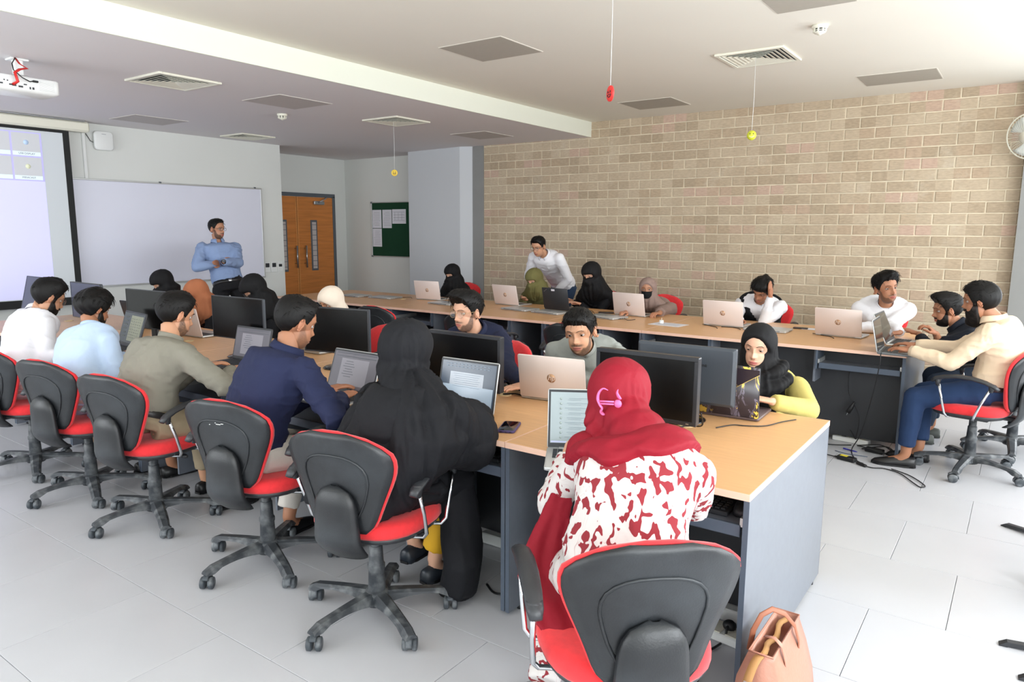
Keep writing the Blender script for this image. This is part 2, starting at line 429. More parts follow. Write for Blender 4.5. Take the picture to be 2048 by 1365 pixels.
def vent(x, y, z, label, sz=0.54):
    t = thing('ceiling_vent', label, 'air vent', (x, y, z)); h = sz/2
    fr = MB()
    for s_ in (-1, 1):
        fr.box((0, s_*(h-0.015), -0.008), (sz, 0.03, 0.016), bev=0.003); fr.box((s_*(h-0.015), 0, -0.008), (0.03, sz-0.06, 0.016), bev=0.003)
    fr.build('frame', M_cream, t)
    MB().box((0, 0, -0.002), (sz-0.06, sz-0.06, 0.004)).build('backing', M_dark, t)
    for k in range(6):
        q = h-0.045-k*0.036; qi = q-0.024
        for s_ in range(4):
            T = Matrix.Rotation(s_*PI/2, 4, 'Z')
            sl = MB(); sl.add([(-q, -q, -0.012), (q, -q, -0.012), (qi, -qi, -0.004), (-qi, -qi, -0.004), (-q, -q, -0.0145), (q, -q, -0.0145), (qi, -qi, -0.0065), (-qi, -qi, -0.0065)],
                   [(0, 1, 2, 3), (4, 7, 6, 5), (0, 4, 5, 1), (1, 5, 6, 2), (2, 6, 7, 3), (3, 7, 4, 0)], T=T)
            sl.build('slat', M_cream, t)
vent(-5.89, 3.40, ZL, 'white square air vent in the lower ceiling beside the beam, above the whiteboard side')
vent(-5.92, 6.02, ZL, 'white square air vent with the yellow smiley hanging under it')
vent(-8.55, 5.92, ZL, 'small-looking air vent in the lower ceiling above the right end of the whiteboard', 0.5)
vent(-1.93, 6.10, ZH, 'white square air vent on the high ceiling with the lime ball hanging under it')
def detector(x, y, z, label):
    t = thing('smoke_detector', label, 'smoke detector', (x, y, z))
    MB().lathe([(0.052, 0), (0.054, -0.012), (0.048, -0.022), (0.044, -0.024)], n=24).build('base', M_cream, t)
    MB().lathe([(0.036, -0.022), (0.036, -0.045)], n=20).build('sensor_core', M_dark, t)
    rb = MB()
    for k in range(8):
        a = k*PI/4; rb.box((0.04*math.cos(a), 0.04*math.sin(a), -0.034), (0.008, 0.010, 0.024), rz=a)
    rb.lathe([(0.043, -0.0335), (0.043, -0.0375), (0.036, -0.0375), (0.036, -0.0335)], n=24)
    rb.lathe([(0.042, -0.044), (0.034, -0.052), (0.016, -0.058), (0.010, -0.064), (0.002, -0.064)], n=24)
    rb.build('cage', M_cream, t)
detector(-6.60, 5.0, ZL, 'round smoke detector on the lower ceiling left of the beam')
detector(-1.31, 5.43, ZH, 'round smoke detector on the high ceiling at top right')
def ptxt(name, txt, size, mat_, parent, loc, rot, ext=0.0006, align='CENTER'):
    cu = bpy.data.curves.new(name, 'FONT'); cu.body = txt; cu.size = size; cu.extrude = ext; cu.align_x = align; cu.align_y = 'CENTER'; cu.resolution_u = 3
    o = bpy.data.objects.new('tmp', cu); COL.objects.link(o); dg = bpy.context.evaluated_depsgraph_get(); me = bpy.data.meshes.new_from_object(o.evaluated_get(dg)); bpy.data.objects.remove(o)
    me.materials.clear(); me.materials.append(mat_); o = put(name, me, parent, loc); o.rotation_euler = rot; return o
def smiley(x, y, ztop, z, r, rgb, label, flat, face, rz):
    t = thing('hanging_smiley', label, 'decoration', (x, y, z), rz)
    MB().tube([(0, 0, r*0.9), (0.004, 0, (ztop-z)*0.5), (0, 0, ztop-z-0.004)], 0.0016, 5).build('string', M_white, t)
    body = mat('smiley_'+face, rgb, 0.5)
    b = MB()
    if flat: b.tube([(0, -0.006, 0), (0, -0.004, 0), (0, 0.004, 0), (0, 0.006, 0)], [r*0.93, r, r, r*0.93], 24, up=(0, 0, 1))
    else: b.ball((0, 0, 0), (r, r, r*1.05), 20)
    b.build('face_disc' if flat else 'ball', body, t)
    ey = MB(); yy = -0.008 if flat else -r*0.9
    for s_ in (-1, 1):
        if face == 'red':
            ey.tube([(s_*r*.35-.005, yy, r*.2-.005), (s_*r*.35+.005, yy, r*.2+.005)], 0.0016, 5); ey.tube([(s_*r*.35-.005, yy, r*.2+.005), (s_*r*.35+.005, yy, r*.2-.005)], 0.0016, 5)
        else: ey.ball((s_*r*.35, yy, r*.22), r*0.12, 8)
    ey.build('eyes', M_blk, t)
    mo = MB()
    mo.tube([(r*0.5*math.cos(a), yy*(1 if flat else (1-0.12*abs(math.cos(a)))), -r*0.12-r*0.35*math.sin(a)) for a in np.linspace(0, PI, 9)], 0.002, 6, closed=True, up=(0, 1, 0))
    mo.build('mouth', M_blk if face != 'lime' else M_white, t)
smiley(-1.94, 3.62, ZH, 2.325, 0.042, (226, 52, 48), 'red smiley disc hanging on a white string in front of the brick wall', True, 'red', math.radians(-38))
smiley(-5.966, 6.02, ZL-0.006, 2.219, 0.036, (236, 200, 70), 'yellow smiley disc hanging from the vent over the door side', True, 'yellow', math.radians(44))
smiley(-1.951, 6.1, ZH-0.006, 2.365, 0.038, (206, 212, 60), 'lime green face ball hanging from the vent before the brick wall', False, 'lime', math.radians(18))

# ---------------------------------------------------------------- left wall: projection screen, whiteboard, access point, conduit, switches
RX = Matrix.Rotation(0, 4, 'Z')
def wall_pt(y, z, off=0.0): return (XL+off, y, z)
sc = thing('projection_screen', 'large pull-down projection screen with black border and lavender image', 'projection screen', (XL+0.13, 2.68, 0))
MB().box((0, -0.09, 2.72), (0.12, 3.0, 0.115), bev=0.02).build('case', M_cream, sc)
MB().box((0.02, -0.09, 2.782), (0.09, 2.9, 0.016), bev=0.005).build('rail', M_steel, sc)
MB().box((0, -0.03, 1.68), (0.004, 2.46, 1.96)).build('black_border', mat('matte_black', (22, 24, 24), 0.7), sc)
MB().box((0.004, -0.03, 1.71), (0.003, 2.32, 1.84)).build('fabric', mat('screen_fabric', (214, 220, 224), 0.8), sc)
M_lav = mat('projected_lavender', (214, 214, 250), 0.8, emit=0.25); M_tilep = mat('projected_tile', (208, 210, 214), 0.8, emit=0.12)
M_bar = mat('projected_bar', (226, 240, 244), 0.8, emit=0.25); M_frm = mat('projected_line', (196, 192, 240), 0.8, emit=0.2)
MB().box((0.0065, 0.24, 1.54), (0.001, 1.34, 1.48)).build('projected_area', M_lav, sc)
pj = MB(); pj.box((0.0074, 0.24, 2.345), (0.001, 1.34, 0.52)); pj.build('projected_menu', M_frm, sc)
MB().box((0.0006, -0.10, 2.73-0.06), (0.002, 0.05, 0.012)).build('case_badge', M_ink, sc)
for (yy, zz) in [(0.755+k*-0.29, z) for k in range(4) for z in (2.475, 2.22)]:
    MB().box((0.0086, yy, zz), (0.001, 0.27, 0.235)).build('projected_tile', M_tilep, sc)
    MB().box((0.0096, yy, zz-0.10), (0.001, 0.27, 0.042)).build('caption_bar', M_bar, sc)
    MB().tube([(0.0092, yy, zz+0.02), (0.0102, yy, zz+0.02)], 0.026, 14, up=(0, 0, 1)).build('projected_icon', mat('proj_icon', (226, 230, 200), 0.8, emit=0.2) if zz < 2.3 else mat('proj_icon2', (190, 214, 244), 0.8, emit=0.2), sc)
ptxt('caption', 'USB DISPLAY', 0.028, M_ink, sc, (0.0106, 0.755, 2.375), (PI/2, 0, PI/2))
ptxt('caption', 'MIRACAST', 0.028, M_ink, sc, (0.0106, 0.755, 2.12), (PI/2, 0, PI/2))
wb = thing('whiteboard', 'long white magnetic board on the wall behind the teacher', 'whiteboard', (XL+0.012, 5.06, 0))
M_wb = mat('whiteboard_enamel', (224, 226, 240), 0.25, var=0.01, vscale=2, spec=0.5)
WZ0, WZ1, WY0, WY1 = 0.885, 2.145, -1.70, 1.38
MB().box((0, (WY0+WY1)/2, (WZ0+WZ1)/2), (0.016, WY1-WY0, WZ1-WZ0)).build('board', M_wb, wb)
fr = MB()
for z in (WZ0, WZ1): fr.box((0.004, (WY0+WY1)/2, z), (0.026, WY1-WY0+0.02, 0.02), bev=0.004)
for y in (WY0, WY1): fr.box((0.004, y, (WZ0+WZ1)/2), (0.026, 0.02, WZ1-WZ0), bev=0.004)
fr.build('frame', M_sil, wb)
for y in (WY0+0.1, -0.1, WY1-0.1): MB().box((0.014, y, WZ1+0.01), (0.012, 0.03, 0.02), bev=0.002).build('clip', M_dframe, wb)
ap = thing('wall_box', 'white rounded square wireless box on the wall above the whiteboard', 'access point', (XL+0.03, 4.295, 2.60))
def rrect(w_, h_, r, n=5):
    P = []
    for (cx, cy, a0) in ((w_/2-r, h_/2-r, 0), (-w_/2+r, h_/2-r, PI/2), (-w_/2+r, -h_/2+r, PI), (w_/2-r, -h_/2+r, 1.5*PI)):
        for k in range(n+1): a = a0+PI/2*k/n; P.append((cx+r*math.cos(a), cy+r*math.sin(a)))
    return P
def rslab(w_, h_, r, th, plane='yz', bev=0.004, n=5):
    rings = []
    for (d, ins) in ((0, 0), (th-bev, 0), (th-bev*0.3, bev*0.5), (th, bev*1.4)):
        R_ = rrect(w_-2*ins, h_-2*ins, max(0.001, r-ins), n)
        rings.append([(d, p[0], p[1]) if plane == 'yz' else ((p[0], -d, p[1]) if plane == 'xz' else (p[0], p[1], d)) for p in R_])
    return rings
MB().loft(rslab(0.22, 0.22, 0.045, 0.035, bev=0.01)).build('cover', M_white, ap)
MB().box((-0.012, 0, 0), (0.024, 0.16, 0.16), bev=0.004).build('mount', M_white, ap)
MB().tube([(0.0, -0.10, -0.03), (-0.005, -0.14, -0.01), (-0.02, -0.18, 0.07)], 0.004, 6).build('cable', M_wire, ap)
MB().box((0.0355, 0.0, 0.075), (0.001, 0.05, 0.004)).build('brand_mark', M_ink, ap)
cd = MB().box((XL+0.012, 4.085, 2.43), (0.022, 0.035, 0.56), bev=0.004).build('trim_1', M_white); struct(cd)
for i, (yy, w_) in enumerate(((6.50, 0.105), (6.615, 0.105), (6.725, 0.09))):
    t = thing('switch_plate', ['wall switch plate with black socket, next to the whiteboard', 'middle white switch plate between whiteboard and door recess', 'smallest white switch plate at the wall corner by the door'][i], 'switch', (XL+0.006, yy, 1.02))
    MB().box((0, 0, 0), (0.012, w_, 0.15), bev=0.003).build('plate', M_white, t)
    MB().box((0.007, 0, 0.03-0.008*(i == 2)), (0.008, w_*0.62, 0.06-0.02*(i == 2)), bev=0.002).build('socket', M_blk, t)

# ---------------------------------------------------------------- door, notice board
dr = struct(bpy.data.objects.new('door_1', None)); COL.objects.link(dr); dr.location = (-10.06, 7.93, 0)
fr = MB(); DW, DH = 1.30, 2.12
for s_ in (-1, 1): fr.box((0, s_*(DW/2+0.03), DH/2+0.01), (0.06, 0.06, DH+0.02), bev=0.004)
fr.box((0, 0, DH+0.03), (0.06, DW+0.12, 0.06), bev=0.004); fr.build('door_frame', M_dframe, dr)
for nm, y0, y1 in (('door_leaf', -DW/2, -0.124), ('door_leaf', -0.118, DW/2)):
    lf = MB().box((0.005, (y0+y1)/2, DH/2), (0.04, y1-y0-0.005, DH-0.01), bev=0.003).build(nm, M_doorw, dr)
    MB().box((0.028, (-0.138 if y0 < -0.3 else -0.104), DH/2), (0.004, 0.022, DH-0.02)).build('edge_strip', mat('lighter_veneer', (212, 142, 76), 0.5, var=0.1, stretch=(1, 1, 4)), lf)
    for k in range(1, 8): MB().box((0.0262, (y0+y1)/2, k*0.27), (0.002, y1-y0-0.05, 0.004)).build('groove', mat('groove', (214, 140, 80), 0.6), lf)
    hx = -0.185 if y0 < -0.3 else 0.01
    h = MB(); h.tube([(0.085, hx, 0.93), (0.085, hx, 1.30)], 0.014, 12)
    for z in (1.0, 1.25): h.tube([(0.02, hx, z), (0.085, hx, z)], 0.008, 8)
    h.build('handle', M_steel, lf)
    vx = -0.40 if y0 < -0.3 else 0.225
    MB().box((0.028, vx, 1.30), (0.010, 0.14, 0.86), bev=0.003).build('window_frame', M_dframe, lf)
    MB().box((0.034, vx, 1.30), (0.004, 0.085, 0.79)).build('glass', mat('door_glass', (196, 186, 182), 0.15, spec=0.7), lf)
    for k in range(9): MB().box((0.038, vx, 0.95+k*0.0875), (0.004, 0.085, 0.008)).build('wire_bar', M_dframe, lf)
cl = MB(); cl.box((0.05, 0.33, DH-0.10), (0.05, 0.22, 0.06), bev=0.008); cl.tube([(0.07, 0.30, DH-0.10), (0.12, 0.42, DH-0.03), (0.04, 0.52, DH-0.0)], 0.009, 6); cl.build('door_closer', M_steel, dr)
nb = thing('notice_board', 'green felt notice board with pinned white papers', 'notice board', (-8.76, 8.9, 0))
MB().box((0, 0, 1.575), (1.24, 0.02, 0.92)).build('felt', M_green, nb)
fr = MB()
for z in (1.115, 2.035): fr.box((0, -0.004, z), (1.26, 0.028, 0.016), bev=0.003)
for x in (-0.62, 0.62): fr.box((x, -0.004, 1.575), (0.016, 0.028, 0.92), bev=0.003)
fr.build('frame', M_sil, nb)
for x in (-0.62, 0.62):
    for z in (1.115, 2.035): MB().box((x, -0.012, z), (0.03, 0.03, 0.03), bev=0.004).build('corner_cap', M_dframe, nb)
for i, (x, z, w_, h_) in enumerate(((-0.50, 1.79, 0.22, 0.31), (-0.255, 1.79, 0.22, 0.31), (0.03, 1.83, 0.32, 0.24), (-0.50, 1.47, 0.22, 0.31))):
    t = thing('pinned_sheet', ['white sheet pinned at top left of the green board', 'white sheet pinned second from the left on the green board', 'wide white timetable sheet pinned on the green board', 'white sheet pinned lowest on the green board'][i], 'paper', (-8.76+x+0.01, 8.886, z-0.035), group=None)
    MB().box((0, 0, 0), (w_, 0.0016, h_)).build('sheet', M_paper, t)
    ink = MB()
    if i == 2:
        for k in range(4): ink.box((0, -0.0012, h_*0.3-k*0.045), (w_*0.8, 0.0008, 0.004))
        for k in range(3): ink.box((-w_*0.3+k*0.08, -0.0012, 0.0), (0.004, 0.0008, 0.13))
    else:
        for k in range(9): ink.box((random.uniform(-0.01, 0.01), -0.0012, h_*0.36-k*0.028), (w_*random.uniform(0.5, 0.75), 0.0008, 0.004))
    ink.build('print', M_ink, t)
# ---------------------------------------------------------------- desks
def beech_top(w_, d_):
    mb = MB(); mb.box((0, 0, 0.7385), (w_-0.004, d_-0.004, 0.023)); return mb
def desk(label, x0, x1, y0, y1, near, far, mod_y, group=None):
    # near/far: 'L','R' or None: which bay holds the keyboard tray on that side
    w_, d_ = x1-x0-0.003, y1-y0; cx, cy = (x0+x1)/2, (y0+y1)/2
    t = thing('computer_desk', label, 'desk', (cx, cy, 0), 0, group)
    MB().box((0, 0, 0.738), (w_-0.006, d_-0.006, 0.024)).build('desktop', M_desk, t)
    eb = MB()
    for s_ in (-1, 1):
        eb.box((0, s_*(d_/2-0.0015), 0.738), (w_, 0.003, 0.0235)); eb.box((s_*(w_/2-0.0015), 0, 0.738), (0.003, d_-0.006, 0.0235))
    eb.build('edge_band', M_edge, t)
    for s_ in (-1, 1):
        sp = MB().box((s_*(w_/2-0.010), 0, 0.372), (0.018, d_-0.012, 0.706)).build('side_panel', M_pan, t)
        for q in (-1, 1): MB().box((s_*(w_/2-0.010), q*(d_/2-0.005), 0.372), (0.0185, 0.002, 0.7065)).build('panel_edge', M_pan2, sp)
        for q in (-0.42, 0.42): MB().tube([(s_*(w_/2-0.012), q*d_, 0.001), (s_*(w_/2-0.012), q*d_, 0.02)], 0.010, 10).build('foot', M_blk, sp)
    my = mod_y-cy
    MB().box((0, my, 0.385), (w_-0.04, 0.016, 0.66)).build('modesty_panel', M_dark, t)
    for side, bay, sg in (('near', near, -1), ('far', far, 1)):
        if not bay: continue
        bw_ = w_*0.56; edge = sg*(d_/2-0.035)
        sx = 1 if bay == 'R' else -1
        cxx = sx*(w_/2-0.022-bw_/2)
        depth = min(0.34, abs(edge-my)-0.03)
        yc = edge-sg*depth/2
        tr = MB().box((cxx, yc, 0.618), (bw_-0.03, depth, 0.016)).build('keyboard_tray', M_pan, t)
        MB().box((cxx, edge+sg*0.006, 0.610), (bw_-0.02, 0.016, 0.042), bev=0.002).build('tray_lip', M_pan2, tr)
        for q in (-1, 1):
            MB().box((cxx+q*(bw_/2-0.008), yc, 0.640), (0.010, depth+0.02, 0.030)).build('slide_rail', M_sil, tr)
            MB().box((cxx+q*(bw_/2+0.006), yc, 0.655), (0.014, depth+0.04, 0.145)).build('tray_bracket', M_pan2, t)
        dv = sx*(w_/2-0.022-bw_)
        MB().box((dv-sx*0.022, (edge+my)/2, 0.40 if depth > 0.3 else 0.6), (0.016, abs(edge-my)-0.02, 0.66 if depth > 0.3 else 0.24)).build('divider', M_pan, t)
    gm = MB()
    for gx, gy in ((w_*0.02-0.02, 0.10),):
        gm.lathe([(0.036, 0.7500), (0.036, 0.7535), (0.026, 0.7535), (0.026, 0.7505)], (gx, gy, 0), 22)
    gm.build('grommet', mat('beige_plastic', (206, 182, 138), 0.5), t)
    return t
fx = [-0.655-0.9775*k for k in range(8)]
FL = ['front desk at the right end with the bare grey side panel', 'front desk holding the phone and the pale laptop', 'front desk between the black-cloaked woman and the navy-shirted man', 'front desk with the checked notebook on its edge', 'front desk where the light blue shirt sits', 'front desk where the white-shirted man with glasses sits', 'front desk at the far left end before the projection screen']
for k in range(7):
    desk(FL[k], fx[k+1], fx[k], 2.235, 3.372, 'R', 'L', 2.80, 'desks of the front row')
bx_ = [-0.62-0.995*k for k in range(8)]
BL = ['back-row desk at the right end with the open laptop on its corner', 'back-row desk with the pale laptop before the white-shirted smiling man', 'back-row desk with the white paper and candle on it', 'back-row desk with two closed laptops before the tall black-veiled woman', 'back-row desk under the dark lid and closed laptops, behind two empty chairs', 'back-row desk in front of the leftmost black-veiled woman', 'back-row desk at the left end near the door']
for k in range(7):
    desk(BL[k], bx_[k+1], bx_[k], 5.53, 6.77, 'R' if k == 0 else 'L', 'R', 5.76 if k < 2 else 6.15, 'desks of the back row')
# ---------------------------------------------------------------- office chair
def chair_proto():
    t = thing('office_chair', 'proto', 'chair')
    def back_pt(u, v, off):
        # u -1..1 across, v 0..1 up ; shield outline wide near the top
        hw = 0.126+0.128*min(1, v*1.25)**1.2
        top = max(0, (v-0.42)/0.58)
        hw *= math.sqrt(max(0.0, 1-top**2.7*0.985)) if top > 0 else 1
        bot = max(0, (0.12-v)/0.12); hw *= math.sqrt(max(0.04, 1-bot**2*0.35))
        x = u*hw; z = 0.466+0.405*v
        y = -0.215-0.035*math.sin(v*PI*0.9)*0-0.09*v*v+0.02*v+0.035*(x/0.23)**2*1.2 + off
        return (x, y, z)
    NU, NV = 14, 16
    def shell(off0, off1, sc):
        A = [[back_pt(u, v, off0) for u in np.linspace(-sc, sc, NU)] for v in np.linspace(0.0, 1, NV)]
        B = [[back_pt(u, v, off1-0.010*(1-max(abs(u)/sc, abs(2*v-1))**4)) for u in np.linspace(-sc, sc, NU)] for v in np.linspace(0.0, 1, NV)]
        return A, B
    def closed(A, B, mb, m=0):
        a, b = len(A), len(A[0]); v = [p for r in A for p in r]+[p for r in B for p in r]; o = a*b
        f = [(i*b+j, i*b+j+1, (i+1)*b+j+1, (i+1)*b+j) for i in range(a-1) for j in range(b-1)]
        f += [(o+i*b+j, o+(i+1)*b+j, o+(i+1)*b+j+1, o+i*b+j+1) for i in range(a-1) for j in range(b-1)]
        rim = [j for j in range(b)]+[i*b+b-1 for i in range(1, a)]+[(a-1)*b+j for j in range(b-2, -1, -1)]+[i*b for i in range(a-2, 0, -1)]
        for i in range(len(rim)): p, q = rim[i], rim[(i+1) % len(rim)]; f.append((p, o+p, o+q, q))
        mb.add(v, f, m, True); return mb
    # red cushion (front) and black shell (rear)
    A = [[back_pt(u, v, 0.0) for u in np.linspace(-1, 1, NU)] for v in np.linspace(0, 1, NV)]
    Bc = [[back_pt(u, v, 0.030*(1-max(abs(u), abs(2*v-1))**5)+0.014) for u in np.linspace(-1, 1, NU)] for v in np.linspace(0, 1, NV)]
    closed(Bc, A, MB()).build('backrest', M_red, t)
    def ins(u, v, off):
        p = back_pt(u*0.975, 0.0+v*0.985, off); return p
    A2 = [[ins(u, v, -0.001) for u in np.linspace(-1, 1, NU)] for v in np.linspace(0, 1, NV)]
    B2 = [[ins(u, v, -0.010-0.016*(1-max(abs(u), abs(2*v-1))**5)) for u in np.linspace(-1, 1, NU)] for v in np.linspace(0, 1, NV)]
    bs = closed(A2, B2, MB()).build('back_shell', M_shell, t)
    # raised oval ridge on the shell
    rg = []
    for k in range(28):
        a = 2*PI*k/28; u = 0.66*math.copysign(abs(math.cos(a))**0.75, math.cos(a)); v = 0.42+0.36*math.copysign(abs(math.sin(a))**0.8, math.sin(a))
        p = ins(u, v, -0.010-0.016*(1-max(abs(u), abs(2*v-1))**5)); rg.append((p[0], p[1]-0.001, p[2]))
    MB().tube(rg, 0.0045, 6, closed=True, up=(0, 1, 0)).build('ridge', M_shell, bs)
    # bracket: tongue running down the back and under the seat
    rows = []
    for k in range(13):
        s_ = k/12; z = 0.655-0.300*s_
        yb = back_pt(0, max(0.0, (z-0.466)/0.405), 0)[1]-0.030 if z > 0.50 else None
        if yb is None: yb = -0.243+0.0*z+0.16*max(0, (0.45-z)/0.08)**1.6*0.35
        hw = 0.075*math.sqrt(max(0.02, 1-(1-min(1, s_*3.2))**2.4))+0.02*s_
        if s_ > 0.86: hw *= 1-0.25*((s_-0.86)/0.14)**2
        rows.append([(hw*math.sin(q*PI/2), yb-0.034*math.cos(q*PI/2)**0.8*min(1, s_*5+0.1) if abs(q) < 1 else yb, z) for q in np.linspace(-1, 1, 11)])
    MB().sheet(rows, 0.006).build('back_bracket', M_shell, t)
    MB().box((0, -0.14, 0.405), (0.07, 0.22, 0.03), bev=0.008).build('tilt_arm', M_blk, t)
    # seat
    def seat_ring(sc, z, dz=0.0):
        r = []
        for k in range(28):
            a = 2*PI*k/28; c, s_ = math.cos(a), math.sin(a)
            x = 0.225*sc*math.copysign(abs(c)**0.72, c); y = 0.215*sc*math.copysign(abs(s_)**0.72, s_)+0.015
            x *= 1+0.06*(y/0.2)
            r.append((x, y, z-dz*max(0, y/0.2)**3))
        return r
    MB().loft([seat_ring(0.97, 0.425), seat_ring(1.0, 0.437, 0.012), seat_ring(1.0, 0.462, 0.016), seat_ring(0.965, 0.480, 0.018), seat_ring(0.80, 0.487, 0.012), seat_ring(0.4, 0.480, 0.0)]).build('seat', M_red, t)
    MB().loft([seat_ring(0.78, 0.392), seat_ring(0.93, 0.405), seat_ring(0.985, 0.426), seat_ring(0.9, 0.429)]).build('seat_pan', M_blk, t)
    for s_ in (-1, 1):
        a = MB()
        P = [(s_*0.262, 0.185, 0.632), (s_*0.262, 0.165, 0.652), (s_*0.262, 0.12, 0.668), (s_*0.262, 0.05, 0.680), (s_*0.262, -0.03, 0.678), (s_*0.262, -0.10, 0.662), (s_*0.262, -0.15, 0.640), (s_*0.262, -0.17, 0.622)]
        a.tube(P, [(0.018, 0.011), (0.023, 0.013), (0.026, 0.013), (0.027, 0.013), (0.027, 0.013), (0.025, 0.013), (0.022, 0.012), (0.016, 0.010)], 12, up=(0, 0, 1))
        for y in (0.155, -0.135): a.tube([(s_*0.262, y, 0.655), (s_*0.262, y*0.97, 0.605)], [(0.020, 0.020), (0.011, 0.011)], 10)
        ar = a.build('armrest', M_blk, t)
        rd = MB()
        rd.tube([(s_*0.262, 0.15, 0.63), (s_*0.258, 0.125, 0.52), (s_*0.252, 0.105, 0.43), (s_*0.236, 0.095, 0.408), (s_*0.19, 0.090, 0.402), (s_*0.12, 0.085, 0.400)], 0.008, 8)
        rd.tube([(s_*0.262, -0.13, 0.63), (s_*0.258, -0.085, 0.52), (s_*0.252, -0.055, 0.43), (s_*0.236, -0.045, 0.408), (s_*0.19, -0.045, 0.402), (s_*0.12, -0.045, 0.400)], 0.008, 8)
        rd.build('arm_rod', M_chr, ar)
    MB().box((0, 0.0, 0.385), (0.16, 0.20, 0.035), bev=0.01).build('mechanism', M_blk, t)
    g = MB(); g.lathe([(0.022, 0.20), (0.022, 0.385)], n=16); g.lathe([(0.033, 0.065), (0.036, 0.075), (0.031, 0.21), (0.034, 0.215), (0.034, 0.232), (0.029, 0.240), (0.026, 0.31), (0.022, 0.315)], n=18)
    g.build('gas_column', M_base, t)
    lv = MB(); lv.tube([(0.05, 0.02, 0.385), (0.16, 0.03, 0.378)], 0.006, 8); lv.ball((0.18, 0.03, 0.376), (0.026, 0.013, 0.013), 10); lv.build('lever', M_blk, t)
    MB().lathe([(0.05, 0.062), (0.056, 0.075), (0.052, 0.112), (0.038, 0.122)], n=20).build('base_hub', M_base, t)
    for k in range(5):
        a = PI/2+2*PI*k/5+0.32; T = Matrix.Rotation(a, 4, 'Z')
        lg = MB(); rings = []
        for q in range(9):
            s_ = q/8; x = 0.035+0.275*s_; zt = 0.118-0.028*s_**1.4-0.012*(s_ > 0.9); zb = 0.072+0.018*math.sin(PI*min(1, s_*1.1))-0.012*(s_ > 0.85); hw = 0.030-0.010*s_
            rings.append([(x, -hw*1.15, zb), (x, hw*1.15, zb), (x, hw, zt-0.010), (x, hw*0.6, zt), (x, -hw*0.6, zt), (x, -hw, zt-0.010)])
        lg.loft(rings, T=T, smooth=False); lo = lg.build('base_leg', M_base, t)
        ca = MB(); T2 = T @ Matrix.Translation((0.292, 0, 0)) @ Matrix.Rotation((k*1.9) % 6.28, 4, 'Z')
        ca.tube([(0, 0, 0.05), (0, 0, 0.083)], 0.008, 8, T=T2)
        for s_ in (-1, 1): ca.tube([(-0.014, s_*0.007, 0.027), (-0.014, s_*0.011, 0.027), (-0.014, s_*0.024, 0.027), (-0.014, s_*0.027, 0.027)], [0.022, 0.027, 0.027, 0.021], 16, T=T2, up=(0, 0, 1))
        hd = [[(-0.014+0.030*math.cos(b), y, 0.030+0.030*math.sin(b)) for b in np.linspace(-0.2, PI*0.8, 9)] for y in (-0.012, -0.006, 0.006, 0.012)]
        ca.sheet(hd, 0.004, T=T2)
        ca.build('caster', M_caster, lo)
    return t
ch0 = chair_proto(); index_kids(ch0); used_chair = [False]
def chair(x, y, rz, label, zs=1.0):
    if not used_chair[0]: o = ch0; used_chair[0] = True
    else: o = copy_tree(ch0)
    o.location = (x, y, 0); o.rotation_euler = (0, 0, math.radians(rz)); o.scale = (1.06, 1.04, zs); o['label'] = label; o['group'] = 'red and black office chairs'
    return o
CH = [(-5.20, 1.88, 14, 'red office chair under the white-shirted man at the far left'), (-4.47, 1.90, 15, 'red office chair under the man in the light blue shirt'),
 (-3.77, 1.92, 14, 'red office chair under the man in the olive grey shirt'), (-2.83, 1.96, 15, 'red office chair with white scratches behind the navy-shirted man at the front'),
 (-2.06, 1.93, 14, 'red office chair under the front black-cloaked woman'), (-0.83, 1.71, 42, 'big grey-backed office chair nearest the camera, under the woman in the red scarf'),
 (-0.20, 5.55, 80, 'red office chair at the right edge under the man in the beige shirt'), (0.02, 6.22, 92, 'red office chair partly hidden, under the man in the dark polo shirt'),
 (-5.06, 5.00, 8, 'empty office chair seen from behind at the back row, left one of the pair'), (-3.95, 5.02, 3, 'empty office chair seen from behind, its red seat showing, behind the navy-shirted man with glasses'),
 (-2.92, 5.05, 5, 'empty office chair mostly hidden behind the man in the grey tunic'),
 (-6.15, 7.35, 192, 'red chair back behind the leftmost black-veiled woman at the back row'), (-5.0, 7.38, 178, 'red chair back peeking out beside the olive scarf'),
 (-4.02, 7.40, 190, 'red chair back right of the tall black-veiled woman'), (-3.28, 7.35, 190, 'red chair back right of the mauve scarf'), (-2.12, 7.38, 184, 'red chair back beside the man in the black waistcoat'),
 (-1.10, 7.42, 180, 'office chair hidden under the smiling man in white'),
 (-4.38, 4.02, 172, 'red chair back to the right of the cream scarf', 0.91), (-2.98, 3.86, 172, 'red chair back right of the navy-shirted man with round glasses', 0.92), (-2.14, 4.0, 180, 'office chair under the man in the grey tunic', 0.92),
 (-1.28, 4.05, 186, 'office chair under the woman in the yellow dress', 0.9), (-5.75, 4.12, 180, 'office chair under the black-scarfed woman bending over beside the teacher'), (-6.65, 4.12, 180, 'office chair under the woman in the rust scarf'), (-7.3, 4.12, 180, 'office chair under the leftmost black-scarfed woman')]
for c in CH:
    o_ = chair(*c)
    if 'white scratches' in c[3]:
        sk = MB()
        for (x_, z_, w_) in ((-0.01, 0.765, 0.004), (0.035, 0.770, 0.022), (0.055, 0.774, 0.012), (0.022, 0.776, 0.004)): sk.box((x_, -0.315+0.30*(0.85-z_)-0.012, z_), (w_, 0.002, 0.002))
        so_ = sk.build('scratch_marks', M_white, o_)
    if 'nearest the camera' in c[3]:   # this chair shows only its left armrest
        arms_ = [k for k in COL.objects if k.parent == o_ and k.name.startswith('armrest')]
        ra = max(arms_, key=lambda k: sum(v.co.x for v in k.data.vertices))
        for q in [k for k in COL.objects if k.parent == ra]: bpy.data.objects.remove(q)
        bpy.data.objects.remove(ra)

